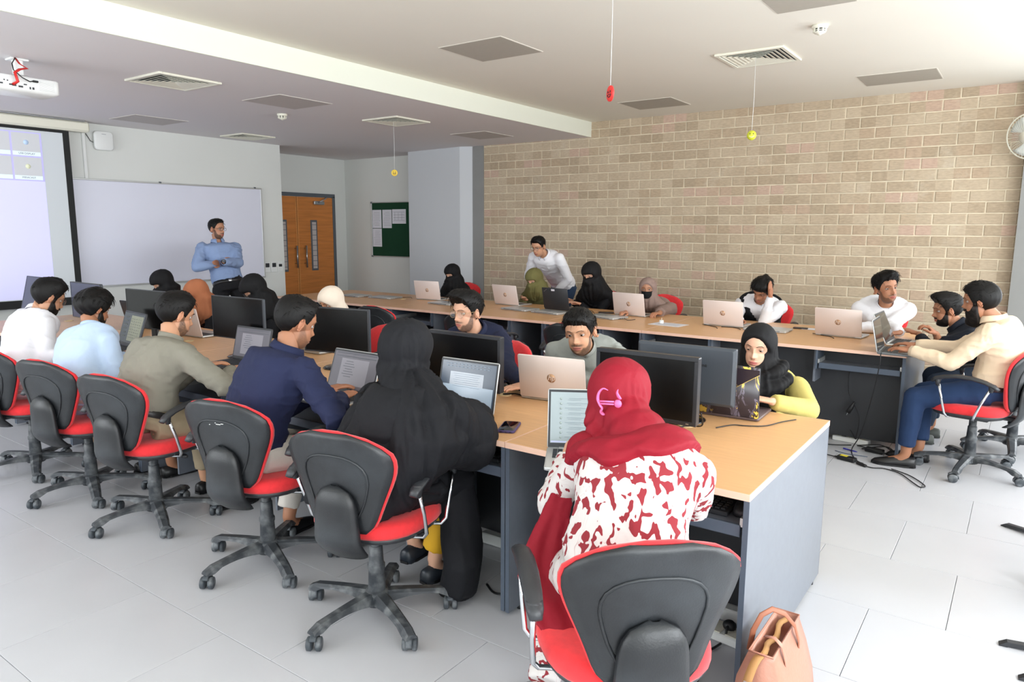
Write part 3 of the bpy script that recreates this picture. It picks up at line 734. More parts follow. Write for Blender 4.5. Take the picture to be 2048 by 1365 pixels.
# ---------------------------------------------------------------- monitors
def monitor(x, y, rz, w_, zt, zb, label, thick=True, scr=None, tilt=0.0, bar=0.014):
    t = thing('monitor', label, 'monitor', (x, y, 0.75), math.radians(rz)); h = zt-zb; zc = (zt+zb)/2-0.75
    T = Matrix.Translation((0, 0, zc)) @ Matrix.Rotation(math.radians(-tilt), 4, 'X')
    b = MB(); d = 0.034 if thick else 0.022
    b.loft([[(p[0], q, p[1]) for p in rrect(w_-2*i_, h-2*i_, 0.006, 2)] for q, i_ in ((-d/2, 0.0015), (-d/2+0.002, 0), (d/2-0.004, 0), (d/2+0.004, 0.012), (d/2+0.016 if thick else d/2+0.005, 0.09))], smooth=False, T=T)
    bz = b.build('housing', M_mback if not thick else M_bez, t)
    fr = MB(); bb = bar
    for s_ in (-1, 1):
        fr.box((0, -d/2-0.001, s_*(h/2-bb/2)), (w_-0.001, 0.006, bb), bev=0.001, T=T); fr.box((s_*(w_/2-bb/2), -d/2-0.001, 0), (bb, 0.006, h-2*bb), bev=0.001, T=T)
    fr.build('bezel', M_bez, t)
    MB().box((0, -d/2-0.0005, 0), (w_-2*bb, 0.003, h-2*bb), T=T).build('screen', scr or M_scr, t)
    st = MB(); st.box((0, d/2+0.028, zc/2+0.02), (0.065, 0.026, zc+0.02), bev=0.006); st.build('stand_neck', M_blk, t)
    MB().lathe([(0.105, 0.0005), (0.11, 0.004), (0.10, 0.010), (0.03, 0.016)], (0, 0.03, 0), 28).build('stand_base', mat('glossy_black', (20, 21, 23), 0.12), t)
    vt = MB()
    for k in range(26): vt.box((-0.1+k*0.008, d/2+0.0065, h*0.18), (0.004, 0.004, 0.010), T=T)
    vt.build('vent_slots', M_blk, bz)
    MB().box((0, d/2+0.012, -h*0.18), (0.15, 0.018, 0.11), bev=0.006, T=T).build('rear_cover', M_blk, bz)
    MB().box((w_*0.42, -d/2-0.005, -h/2+bb*0.5), (0.012, 0.002, 0.004), T=T).build('power_mark', M_steel, bz)
    return t
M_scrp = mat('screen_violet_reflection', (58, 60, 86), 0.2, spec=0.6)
monitor(-1.262, 2.74, 1.3, 0.458, 1.085, 0.800, 'large monitor with thick bezel directly behind the red scarf', bar=0.017)
monitor(-1.205, 3.02, 182, 0.452, 1.086, 0.828, 'monitor turned away, showing its grey back beside the marbled laptop', False)
monitor(-2.255, 2.745, 0, 0.47, 1.078, 0.800, 'thick-bezelled monitor right of the black-cloaked woman', bar=0.016)
monitor(-3.345, 2.865, 11, 0.48, 1.12, 0.845, 'wide dark monitor in front of the cream scarf', False, bar=0.008)
monitor(-4.16, 2.745, 3, 0.52, 1.145, 0.868, 'dark monitor between the navy-shirted and olive-shirted men', False, bar=0.006)
monitor(-5.13, 2.66, 3, 0.52, 1.145, 0.868, 'dark monitor behind the head of the olive-shirted man', False, bar=0.006)
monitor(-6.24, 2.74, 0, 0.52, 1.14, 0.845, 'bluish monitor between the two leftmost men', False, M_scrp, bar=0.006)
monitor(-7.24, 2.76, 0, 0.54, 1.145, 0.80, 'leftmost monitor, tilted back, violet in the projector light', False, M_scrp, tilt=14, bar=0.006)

# ---------------------------------------------------------------- laptops
M_doc = mat('screen_grey_document', (98, 96, 104), 0.25, emit=0.25); M_docp = mat('screen_page', (128, 126, 134), 0.25, emit=0.35)
M_ui = mat('screen_slate_ui', (58, 70, 86), 0.2, emit=0.3); M_uip = mat('screen_bright_page', (150, 166, 182), 0.2, emit=0.3); M_uip2 = mat('screen_mid_page', (150, 158, 168), 0.2, emit=0.4)
M_lst = mat('screen_pale_list', (150, 162, 166), 0.3, emit=0.06); M_gr = mat('screen_olive_sheet', (118, 120, 100), 0.25, emit=0.3); M_dk = mat('screen_dark_side', (52, 58, 64), 0.25, emit=0.15)
M_line = mat('screen_text', (70, 74, 84), 0.4); M_mir = mat('laptop_screen_off', (60, 62, 62), 0.06, spec=0.8)
def marble():
    m = bpy.data.materials.new('marbled_skin'); m.use_nodes = True; nt = m.node_tree; b = nt.nodes['Principled BSDF']; b.inputs['Roughness'].default_value = 0.35
    tc = nt.nodes.new('ShaderNodeTexCoord'); mp = nt.nodes.new('ShaderNodeMapping'); mp.inputs['Rotation'].default_value = (0, 0.6, 0); mp.inputs['Scale'].default_value = (26, 1, 9)
    nt.links.new(tc.outputs['Object'], mp.inputs[0]); n = nt.nodes.new('ShaderNodeTexNoise'); n.inputs['Scale'].default_value = 1.0; n.inputs['Detail'].default_value = 6; n.inputs['Distortion'].default_value = 0.8
    nt.links.new(mp.outputs[0], n.inputs['Vector']); r = nt.nodes.new('ShaderNodeValToRGB'); e = r.color_ramp.elements
    e[0].position = 0.0; e[0].color = (*lin((40, 34, 40)), 1); e[1].position = 1; e[1].color = (*lin((232, 204, 90)), 1)
    for p, c in ((0.53, (44, 38, 44)), (0.565, (110, 104, 120)), (0.585, (44, 38, 44)), (0.60, (60, 50, 40)), (0.615, (222, 190, 84))): q = e.new(p); q.color = (*lin(c), 1)
    nt.links.new(n.outputs[0], r.inputs[0]); nt.links.new(r.outputs[0], b.inputs['Base Color']); return m
M_marb = marble()
def hp_logo(parent, T, r=0.0225, lift=0.0):
    ring = MB().tube([(0, lift, 0), (0, lift+0.0012, 0)], r, 28, up=(0, 0, 1), T=T); ring.build('logo_disc', M_gold, parent)
    cu = bpy.data.curves.new('logo_letters', 'FONT'); cu.body = 'hp'; cu.size = r*1.75; cu.extrude = 0.0004; cu.align_x = 'CENTER'; cu.align_y = 'CENTER'; cu.shear = 0.25; cu.resolution_u = 2
    o = bpy.data.objects.new('tmp', cu); COL.objects.link(o)
    dg = bpy.context.evaluated_depsgraph_get(); me = bpy.data.meshes.new_from_object(o.evaluated_get(dg)); bpy.data.objects.remove(o)
    me.transform(T @ Matrix.Translation((0, lift+0.0018, r*0.08)) @ Matrix.Rotation(PI, 4, 'Z') @ Matrix.Rotation(PI/2, 4, 'X'))
    me.materials.clear(); me.materials.append(M_lid); put('logo_letters', me, parent)
def text_mesh(txt, size, T, parent, m, name='lettering', shear=0.0):
    cu = bpy.data.curves.new(name, 'FONT'); cu.body = txt; cu.size = size; cu.extrude = 0.0004; cu.align_x = 'CENTER'; cu.align_y = 'CENTER'; cu.shear = shear; cu.resolution_u = 2
    o = bpy.data.objects.new('tmp', cu); COL.objects.link(o)
    dg = bpy.context.evaluated_depsgraph_get(); me = bpy.data.meshes.new_from_object(o.evaluated_get(dg)); bpy.data.objects.remove(o)
    me.transform(T); me.materials.clear(); me.materials.append(m); return put(name, me, parent)
def laptop(x, y, rz, label, kind='hp', ang=15, w_=0.355, d_=0.235, h=0.222, lidm=None, basem=None, z=0.75, logo=True, scr=None):
    # origin at the hinge line centre; the user sits on the local -y side
    t = thing('laptop', label, 'laptop', (x, y, z), math.radians(rz))
    bm_ = basem or M_sil; lm = lidm or M_lid
    b = MB(); b.loft([[(p[0], p[1]-d_/2, zz) for p in rrect(w_-i_, d_-i_, 0.010, 3)] for zz, i_ in ((0.001, 0.012), (0.005, 0), (0.0145, 0), (0.016, 0.002))]); b.build('base', bm_, t)
    kb = MB(); rows = 6; cols = 15
    for r in range(rows):
        for c in range(cols):
            if r == 5 and 4 < c < 10:
                if c == 7: kb.box((0, -0.030-r*0.0175, 0.0172), (w_*0.86/cols*4.8, 0.014, 0.0024))
                continue
            kb.box(((c-(cols-1)/2)*w_*0.86/cols, -0.030-r*0.0175, 0.0172), (w_*0.86/cols*0.84, 0.0145, 0.0024))
    kb.build('keyboard', M_key, t)
    MB().box((0, -d_+0.045, 0.0165), (w_*0.30, 0.062, 0.0012)).build('touchpad', mat('touchpad', (170, 173, 175), 0.3, 0.3) if bm_ is M_sil else M_blk, t)
    MB().tube([(-w_*0.36, -0.004, 0.014), (w_*0.36, -0.004, 0.014)], 0.0065, 8).build('hinge', bm_, t)
    T = Matrix.Translation((0, 0, 0.014)) @ Matrix.Rotation(math.radians(-ang), 4, 'X')
    l = MB(); l.loft([[(p[0], q, p[1]+h/2) for p in rrect(w_-i_, h-i_, 0.009, 3)] for q, i_ in ((-0.0035, 0.002), (-0.002, 0), (0.002, 0), (0.0035, 0.003))], T=T)
    lo = l.build('lid', lm, t)
    MB().box((0, -0.0042, h/2), (w_-0.006, 0.0014, h-0.008), T=T).build('screen_bezel', M_blk, t) 
    sw, sh = w_-0.022, h-0.034; sz = h/2+0.004
    sm = {'hp': M_mir, 'doc': M_doc, 'ui': M_ui, 'list': M_lst, 'sheet': M_dk, 'off': M_scr, 'mirror': M_mir}.get(scr or kind, M_mir)
    so = MB().box((0, -0.0052, sz), (sw, 0.0012, sh), T=T).build('screen', sm, t)
    k = scr or kind
    if k == 'doc':
        MB().box((0, -0.0062, sz-0.008), (sw*0.62, 0.0006, sh*0.72), T=T).build('page', M_docp, so)
        x_ = MB()
        for q in range(7): x_.box((-sw*0.12, -0.0068, sz+0.045-q*0.013), (sw*(0.16+0.05*(q % 3)), 0.0004, 0.0025), T=T)
        for q in range(2): x_.box((0, -0.0062, sz+sh*0.46-q*0.016), (sw*0.9, 0.0004, 0.003), T=T)
        x_.build('text_lines', M_line, so)
    if k == 'ui':
        MB().box((-sw*0.02, -0.0062, sz+0.012), (sw*0.62, 0.0006, sh*0.40), T=T).build('page', M_uip2, so)
        MB().box((0, -0.0066, sz-sh*0.26), (sw*0.96, 0.0006, sh*0.44), T=T).build('lower_page', M_uip, so)  # brighter band across the lower part of the screen
        x_ = MB()
        for q in range(7): x_.box((-sw*0.02, -0.0072, sz+0.044-q*0.0095), (sw*(0.5-0.04*(q % 3)), 0.0004, 0.0016), T=T)
        for q in range(2):
            for c in range(12): x_.box((-sw*0.4+c*sw*0.07, -0.0072, sz+sh*0.44-q*0.012), (sw*0.04, 0.0004, 0.004), T=T)
        x_.build('text_lines', mat('screen_pale_text', (120, 134, 150), 0.4, emit=0.2), so)
    if k == 'list':
        x_ = MB(); ic = MB()
        for q in range(9):
            zq = sz+sh*0.38-q*sh*0.095
            x_.box((-sw*0.16, -0.0068, zq), (sw*(0.22+0.05*(q % 3)), 0.0004, 0.002), T=T); x_.box((-sw*0.20, -0.0068, zq-0.006), (sw*0.16, 0.0004, 0.0014), T=T)
            ic.tube([(-sw*0.37, -0.0060, zq-0.002), (-sw*0.37, -0.0070, zq-0.002)], 0.0045, 12, up=(0, 0, 1), T=T)
        x_.build('text_lines', mat('screen_soft_text', (128, 142, 148), 0.4, emit=0.05), so); ic.build('contact_icons', mat('screen_icon', (140, 152, 150), 0.4, emit=0.2), so)
        MB().box((0, -0.0064, sz-sh*0.475), (sw*0.98, 0.0004, 0.006), T=T).build('task_bar', mat('screen_bar', (170, 176, 206), 0.4, emit=0.2), so)
    if k == 'sheet':
        MB().box((sw*0.16, -0.0062, sz), (sw*0.58, 0.0006, sh*0.86), T=T).build('page', M_gr, so); x_ = MB()
        for q in range(8):
            for c in range(5): x_.box((sw*(-0.06+c*0.1), -0.0068, sz+sh*0.32-q*sh*0.09), (sw*0.035, 0.0004, 0.005), T=T)
        for q in range(6): x_.box((-sw*0.32, -0.0068, sz+sh*0.36-q*sh*0.13), (sw*0.14, 0.0004, 0.006), T=T)
        x_.build('cells', mat('screen_cells', (76, 80, 70), 0.4, emit=0.1), so)
    if logo and kind == 'hp': hp_logo(lo, T @ Matrix.Translation((0, 0.0034, h*0.5)), 0.0225)
    if kind == 'think':
        MB().box((0.02, 0.0042, h-0.022), (0.045, 0.0008, 0.020), T=T).build('white_sticker', M_paper, lo)
        text_mesh('ThinkPad', 0.013, T @ Matrix.Translation((w_/2-0.045, 0.0040, h-0.03)) @ Matrix.Rotation(PI, 4, 'Z') @ Matrix.Rotation(PI/2, 4, 'X') @ Matrix.Rotation(0.6, 4, 'Z'), lo, M_steel, 'lid_lettering')
    if kind == 'marble':
        MB().loft([[(p[0], q, p[1]+h/2) for p in rrect(w_-0.002, h-0.002, 0.009, 3)] for q in (0.0036, 0.0042)], T=T).build('marbled_cover', M_marb, lo)
        pl = MB(); pl.add([(-w_/2+0.002, 0.0046, h-0.012), (w_/2-0.004, 0.0046, h-0.004), (w_/2-0.004, 0.0046, 0.004), (0.125, 0.0046, 0.004), (-w_/2+0.002, 0.0046, h*0.86)], [(0, 1, 2, 3, 4)], T=T)
        pl.build('plain_corner', mat('aubergine_cover', (50, 42, 50), 0.35), lo); gl = MB()
        gl.box((0, 0, 0), (0.001, 0.001, 0.001))
        def ln(x0, z0, x1, z1, r): gl.tube([(x0, 0.0048, z0), (x1, 0.0048, z1)], (r, 0.0005), 4, T=T) if False else gl.tube([T @ Vector((x0, 0.0048, z0)), T @ Vector((x1, 0.0048, z1))], r, 4)
        ln(-w_/2+0.002, h*0.86, 0.125, 0.004, 0.0012)
        for (xa, xb) in ((0.010, -0.085), (0.022, -0.070), (0.034, -0.062), (0.07, -0.012)): ln(xa, h-0.006, xb, h*0.86*(0.125-xb)/(0.125+w_/2)+0.004, 0.0006)
        gl.build('gold_lines', mat('gold_line', (206, 176, 96), 0.35, 0.5), lo)
        text_mesh('V/', 0.016, T @ Matrix.Translation((0.03, 0.0046, 0.014)) @ Matrix.Rotation(PI, 4, 'Z') @ Matrix.Rotation(PI/2, 4, 'X'), lo, MATS['gold_line'], 'lid_lettering')
    return t
M_dlap = mat('dark_laptop_shell', (44, 46, 50), 0.4)
laptop(-5.772, 6.35, 187, 'open pale laptop in front of the leftmost black-veiled woman at the back row', ang=12)
laptop(-4.695, 6.457, 174.5, 'open pale laptop in front of the olive scarf', ang=14)
laptop(-4.001, 6.399, 174.4, 'open black business laptop with white sticker, back row', 'think', ang=12, w_=0.335, h=0.225, lidm=M_dlap, basem=M_dlap)
laptop(-3.149, 6.39, 174.2, 'open pale laptop in front of the mauve scarf', ang=12)
laptop(-2.14, 6.191, 181, 'open pale laptop in front of the man in the black waistcoat', ang=12)
laptop(-1.186, 6.143, 175, 'open pale laptop in front of the smiling man in white', ang=12)
laptop(-0.795, 5.60, 91, 'open laptop at the desk corner under the beige-sleeved hands', 'mirror', ang=12, w_=0.33, h=0.225, lidm=M_sil, basem=mat('grey_laptop', (112, 116, 118), 0.4, 0.3), logo=False)
laptop(-0.80, 6.06, 88, 'open silver laptop behind the corner one, before the dark polo shirt', 'mirror', ang=24, w_=0.35, h=0.235, lidm=M_sil, logo=False)
laptop(-1.84, 2.92, 180+8, 'big open pale laptop facing the man in the grey tunic', ang=10, w_=0.355, h=0.222)
laptop(-1.085, 3.135, 182.3, 'open laptop with black and gold marbled cover', 'marble', ang=4, w_=0.36, h=0.235, lidm=M_dlap, basem=mat('brown_laptop', (96, 84, 86), 0.4, 0.2), logo=False)
laptop(-2.045, 2.485, 2, 'open laptop with bright document right of the black-cloaked woman', 'ui', ang=12, w_=0.33, h=0.235, lidm=M_sil, logo=False)
laptop(-1.29, 2.315, 30, 'open grey laptop with pale list on screen beside the red scarf', 'list', ang=10, w_=0.325, h=0.228, lidm=M_sil, logo=False)
laptop(-2.735, 2.405, 0, 'open silver laptop under the hands of the front navy-shirted man', 'doc', ang=20, w_=0.345, h=0.222, lidm=M_sil, logo=False)
laptop(-3.917, 2.645, 2, 'dark open laptop beside the olive-shirted man', 'off', ang=14, w_=0.35, h=0.215, lidm=M_dlap, basem=M_dlap, scr='doc', logo=False)
laptop(-5.10, 2.48, -6, 'dark open laptop with a spreadsheet beside the light blue shirt', 'sheet', ang=18, w_=0.37, h=0.245, lidm=M_dlap, basem=M_dlap, logo=False)
laptop(-5.27, 3.03, 184, 'open pale laptop in front of the rust scarf', ang=12)
laptop(-3.98, 3.10, 180, 'open silver laptop behind the dark monitor, near the black-scarfed woman', ang=14, lidm=M_sil)
laptop(-6.06, 3.05, 182, 'open black laptop in front of the leftmost black-scarfed woman', 'off', ang=14, lidm=M_dlap, basem=M_dlap, logo=False)
def closed_laptop(x, y, rz, label):
    t = thing('closed_laptop', label, 'laptop', (x, y, 0.75), math.radians(rz)); w_, d_ = 0.355, 0.235
    MB().loft([[(p[0], p[1], zz) for p in rrect(w_-i_, d_-i_, 0.010, 3)] for zz, i_ in ((0.001, 0.012), (0.004, 0), (0.0105, 0), (0.011, 0.001))]).build('base', M_sil, t)
    MB().loft([[(p[0], p[1], zz) for p in rrect(w_-i_, d_-i_, 0.010, 3)] for zz, i_ in ((0.012, 0.001), (0.0185, 0), (0.0195, 0.003))]).build('lid', M_sil, t)
    MB().tube([(-w_*0.36, d_/2-0.004, 0.0115), (w_*0.36, d_/2-0.004, 0.0115)], 0.005, 8).build('hinge', M_blk, t)
    MB().tube([(0, 0, 0.0195), (0, 0, 0.0199)], 0.018, 24).build('logo_disc', mat('silver_logo', (168, 170, 172), 0.3, 0.6), t)
    prt = MB()
    for q in range(3): prt.box((-w_/2, -0.05+q*0.03, 0.0085), (0.002, 0.014, 0.004))
    prt.build('ports', M_blk, t)
closed_laptop(-6.82, 6.16, 178, 'closed silver laptop at the left end of the back row')
closed_laptop(-6.36, 6.22, 184, 'closed silver laptop second from the left on the back row')
closed_laptop(-5.32, 6.14, 175, 'closed silver laptop just below the pale laptop of the leftmost veiled woman')
closed_laptop(-4.32, 6.18, 172, 'closed silver laptop below the pale laptop of the olive scarf')
closed_laptop(-3.90, 6.13, 172, 'closed silver laptop with black edge below the black business laptop')
closed_laptop(-3.27, 6.14, 168, 'closed silver laptop beside the phone, left of the mauve-scarf laptop')
closed_laptop(-1.75, 6.19, 180, 'closed grey-green laptop beyond the black scarf of the yellow-dressed woman')
closed_laptop(-5.72, 2.42, 10, 'closed white laptop between the two leftmost men')
# ---------------------------------------------------------------- small things on the desks
def phone(x, y, rz, label, case, w_=0.075, l=0.155, z=0.75):
    t = thing('phone', label, 'phone', (x, y, z), math.radians(rz))
    MB().loft([[(p[0], p[1], zz) for p in rrect(w_-i_, l-i_, 0.012, 4)] for zz, i_ in ((0.0005, 0.004), (0.003, 0), (0.010, 0), (0.0115, 0.003))]).build('case', case, t)
    MB().loft([[(p[0], p[1], zz) for p in rrect(w_-0.010, l-0.010, 0.009, 4)] for zz in (0.0105, 0.012)]).build('glass', mat('phone_glass', (24, 26, 28), 0.06, spec=0.8), t)
    pt = MB(); 
    for q in (-0.02, 0, 0.02): pt.box((q, -l/2, 0.006), (0.008, 0.002, 0.003))
    pt.build('ports', M_wire, t)
phone(-1.734, 2.407, 24, 'phone in a purple case on the front desk', mat('purple_case', (74, 62, 110), 0.5))
phone(-2.253, 3.115, 50, 'dark green phone beside the big pale laptop', mat('green_case', (40, 66, 60), 0.3))
phone(-3.447, 6.46, -60, 'dark phone behind a closed laptop on the back row', mat('dark_case', (48, 36, 36), 0.4))
phone(-1.553, 6.47, -80, 'small dark phone left of the folded white paper on the back row', MATS['dark_case'], 0.06, 0.12)
nbk = thing('notebook', 'white notebook with checked cover on the front desk edge by the olive-shirted man', 'notebook', (-3.50, 2.262, 0.75), math.radians(8))
MB().box((0, 0, 0.006), (0.21, 0.15, 0.011)).build('pages', M_paper, nbk)
MB().box((0, 0, 0.0128), (0.212, 0.152, 0.002)).build('cover', M_paper, nbk)
gr = MB()
for k in range(14): gr.box((-0.1+k*0.0155, 0, 0.0142), (0.002, 0.150, 0.0008))
for k in range(10): gr.box((0, -0.07+k*0.0155, 0.0142), (0.21, 0.002, 0.0008))
gr.build('check_print', mat('blue_ink', (90, 94, 120), 0.7), nbk)
for k in range(12): pass
MB().tube([(-0.106, -0.07, 0.008), (-0.106, 0.07, 0.008)], 0.006, 8).build('spiral', M_steel, nbk)
sh = thing('paper_sheet', 'white sheet lying on the back row under the small candle', 'paper', (-2.58, 6.02, 0.751), math.radians(-4))
MB().box((0, 0, 0), (0.30, 0.21, 0.001)).build('sheet', M_paper, sh); pr = MB()
for k in range(8): pr.box((0, 0.07-k*0.018, 0.0008), (0.22, 0.002, 0.0004))
pr.build('print', M_ink, sh)
cn = thing('candle', 'small white tub with a wick standing on the white paper', 'candle', (-2.66, 6.05, 0.7525))
MB().lathe([(0.019, 0.0), (0.020, 0.004), (0.020, 0.028), (0.018, 0.028), (0.018, 0.024)], n=20).build('tub', M_white, cn)
MB().tube([(0, 0, 0.024), (0.001, 0, 0.05)], 0.002, 6).build('wick', M_cream, cn)
p2_ = thing('paper_sheet', 'folded white paper between the small phone and the pale laptop', 'paper', (-1.47, 6.50, 0.751), math.radians(10))
MB().box((0, 0, 0), (0.16, 0.11, 0.001)).build('sheet', M_paper, p2_); MB().box((0.02, 0.01, 0.0015), (0.12, 0.08, 0.001), rz=0.1).build('folded_flap', M_paper, p2_)
def keyboard(x, y, rz, label):
    t = thing('keyboard', label, 'keyboard', (x, y, 0.627), math.radians(rz))
    MB().box((0, 0, 0.009), (0.44, 0.13, 0.016), bev=0.004).build('body', M_blk, t); k_ = MB()
    for r in range(5):
        for c in range(20): k_.box((-0.2+c*0.021, 0.045-r*0.021, 0.020), (0.017, 0.017, 0.006), bev=0.002)
    k_.build('keys', M_key, t)
keyboard(-1.93, 2.36, 0, 'black keyboard on the pull-out tray below the black-cloaked woman')
keyboard(-0.97, 2.37, 0, 'black keyboard on the pull-out tray right of the red-scarfed woman')
def mouse(x, y, z, rz, label, cabled=True):
    t = thing('computer_mouse', label, 'mouse', (x, y, z), math.radians(rz))
    MB().loft([[(p[0]*s_, p[1]*s_, zz) for p in rrect(0.06, 0.11, 0.028, 5)] for zz, s_ in ((0.001, 0.95), (0.012, 1.0), (0.024, 0.92), (0.033, 0.65), (0.036, 0.2))]).build('shell', M_blk, t)
    MB().tube([(0, 0.03, 0.028), (0, 0.045, 0.028)], 0.006, 8).build('wheel', M_dframe, t)
mouse(-0.72, 2.38, 0.627, 10, 'black mouse on the right end of the right-hand tray')
def cable(label, pts, r=0.0035, m=None, cat='cable', name='cable', extra=None):
    # smooth curve through points as real tube
    P = [Vector(p) for p in pts]; Q = []
    for i in range(len(P)-1):
        p0, p1, p2, p3 = P[max(0, i-1)], P[i], P[i+1], P[min(len(P)-1, i+2)]
        for k in range(6):
            t_ = k/6; Q.append(0.5*((2*p1)+(-p0+p2)*t_+(2*p0-5*p1+4*p2-p3)*t_*t_+(-p0+3*p1-3*p2+p3)*t_**3))
    Q.append(P[-1]); o = MB().tube(Q, r, 6).build(name, m or M_wire); return tag(o, label, cat)
cable('thin black cable running from the marbled laptop across the right front desk', [(-1.02, 2.93, .755), (-0.98, 3.02, .754), (-0.93, 3.04, .754), (-0.86, 3.09, .754), (-0.82, 3.20, .754), (-0.78, 3.28, .754)], 0.0025)
cable('black cables hanging behind the big monitor over the grommet', [(-1.30, 2.80, .85), (-1.22, 2.86, .80), (-1.17, 2.80, .757), (-1.13, 2.88, .757), (-1.05, 2.84, .78), (-1.03, 2.77, .85)])
cable('short black cable at the left of the big pale laptop', [(-2.13, 2.90, .754), (-2.08, 2.93, .757), (-2.03, 2.92, .757)], 0.004)
for i, (a, lb) in enumerate(((-2.30, 'black charger cable below the laptop of the man in the waistcoat'), (-1.36, 'black charger cable below the laptop of the smiling man in white'))):
    cable(lb, [(a-0.03, 6.20, .756), (a+0.07, 6.14, .754), (a+0.13, 6.10, .754), (a+0.17, 6.02, .754)], 0.0028)
cable('black cable joining the waistcoat man laptop on its right side', [(-2.14, 6.15, .754), (-2.05, 6.17, .754), (-1.98, 6.12, .756), (-1.94, 6.05, .757)], 0.0035)
cable('thin cable beside the leftmost pale laptop of the back row', [(-6.05, 6.36, .754), (-6.13, 6.42, .758), (-6.22, 6.38, .754)], 0.0025)
cable('black cable trailing from a closed laptop on the back row', [(-3.12, 6.05, .754), (-3.06, 6.10, .757), (-3.00, 6.06, .754), (-2.97, 6.15, .754)], 0.0025)
# under the right back desk
cable('black charger cable hanging from the corner laptop down to the floor', [(-0.765, 5.46, .766), (-0.765, 5.42, .75), (-0.765, 5.41, .68), (-0.80, 5.45, .45), (-0.86, 5.50, .16), (-0.92, 5.55, .015), (-0.86, 5.35, .008), (-0.80, 5.27, .008)], 0.0035)
cable('black cable with a hanging plug in front of the dark panel', [(-1.0, 5.68, .60), (-1.0, 5.70, .42), (-0.96, 5.70, .33), (-0.91, 5.69, .22), (-0.92, 5.68, .06)], 0.0035)
o = thing('hanging_plug', 'black plug hanging on its cable in front of the dark panel', 'plug', (-0.965, 5.665, 0.30))
MB().tube([(-0.02, 0, -0.04), (0, 0, 0.0), (0.02, 0, 0.045)], [0.018, 0.016, 0.006], 10).build('body', M_wire, o); MB().tube([(-0.02, 0, -0.04), (-0.028, 0, -0.062)], 0.003, 6).build('pin', M_steel, o)
ps = thing('power_strip', 'white power strip on the floor under the right back desk', 'power strip', (-0.97, 5.80, 0.02), math.radians(-8))
MB().box((0, 0, 0), (0.26, 0.07, 0.038), bev=0.006).build('housing', M_white, ps)
for q in (-0.08, 0, 0.08):
    MB().box((q, 0, 0.021), (0.045, 0.045, 0.003), bev=0.001).build('outlet', M_cream, ps)
pb = thing('plug', 'black plug standing in the white power strip', 'plug', (-1.02, 5.80, 0.042)); MB().box((0, 0, 0.018), (0.045, 0.045, 0.034), bev=0.008).build('body', M_wire, pb); MB().tube([(0, 0, 0.03), (0.01, -0.02, 0.08), (0.05, -0.05, 0.06), (0.09, -0.08, 0.01)], 0.004, 6).build('cord', M_wire, pb)
def adapter(x, y, rz, label, yel=False):
    t = thing('power_adapter', label, 'adapter', (x, y, 0.001), math.radians(rz))
    MB().box((0, 0, 0.016), (0.125, 0.052, 0.030), bev=0.006).build('brick_case', M_wire, t)
    if yel: MB().box((-0.02, 0, 0.0316), (0.05, 0.034, 0.001)).build('yellow_label', mat('yellow_label', (222, 204, 60), 0.6), t)
    MB().tube([(-0.06, 0, 0.014), (-0.09, 0.005, 0.008)], 0.005, 6).build('strain_relief', M_wire, t)
adapter(-0.905, 5.30, -16, 'black power adapter with yellow label on the floor by the right back desk', True)
adapter(-0.78, 5.62, -10, 'black power adapter beside the power strip')
cable('coiled tangle of black leads around the adapter by the power strip', [(-0.85, 5.66, .01), (-0.72, 5.72, .03), (-0.66, 5.66, .01), (-0.72, 5.58, .02), (-0.86, 5.60, .035), (-0.90, 5.70, .012), (-0.76, 5.74, .03), (-0.68, 5.70, .012)], 0.004)
cable('black lead on the floor looping right of the yellow-labelled adapter', [(-0.84, 5.27, .008), (-0.74, 5.22, .006), (-0.66, 5.25, .006), (-0.56, 5.20, .006), (-0.47, 5.06, .006), (-0.42, 4.99, .006), (-0.40, 5.04, .006), (-0.50, 5.19, .006), (-0.62, 5.27, .006)], 0.0035)
cable('black lead on the floor left of the yellow-labelled adapter', [(-0.97, 5.32, .008), (-1.08, 5.36, .006), (-1.25, 5.40, .006)], 0.0035)
cable('black lead crossing the floor behind the front desk corner', [(-0.95, 5.70, .006), (-1.10, 5.62, .006), (-1.30, 5.66, .006), (-1.55, 5.70, .006)], 0.004)
inl = thing('inline_switch', 'black inline switch on the hanging cable at floor level', 'switch', (-0.80, 5.24, 0.01), math.radians(-35)); MB().box((0, 0, 0), (0.085, 0.026, 0.018), bev=0.007).build('body', M_wire, inl); MB().box((0, 0, 0.010), (0.02, 0.012, 0.004)).build('rocker', M_blk, inl)
pn = thing('pen', 'blue pen lying on the floor near the power strip', 'pen', (-0.93, 5.56, 0.006), math.radians(-20)); MB().tube([(-0.055, 0, 0), (0.04, 0, 0), (0.055, 0, 0)], [0.0045, 0.0045, 0.001], 8).build('barrel', mat('blue_plastic', (48, 48, 160), 0.4), pn); MB().tube([(-0.055, 0, 0), (-0.02, 0, 0)], 0.0055, 8).build('cap', mat('blue_plastic', (48, 48, 160), 0.4), pn)
cable('thin grey-blue lead on the floor below the blue pen', [(-1.02, 5.49, .004), (-0.93, 5.46, .004), (-0.80, 5.47, .004)], 0.003, mat('blue_grey_lead', (90, 100, 120), 0.5))
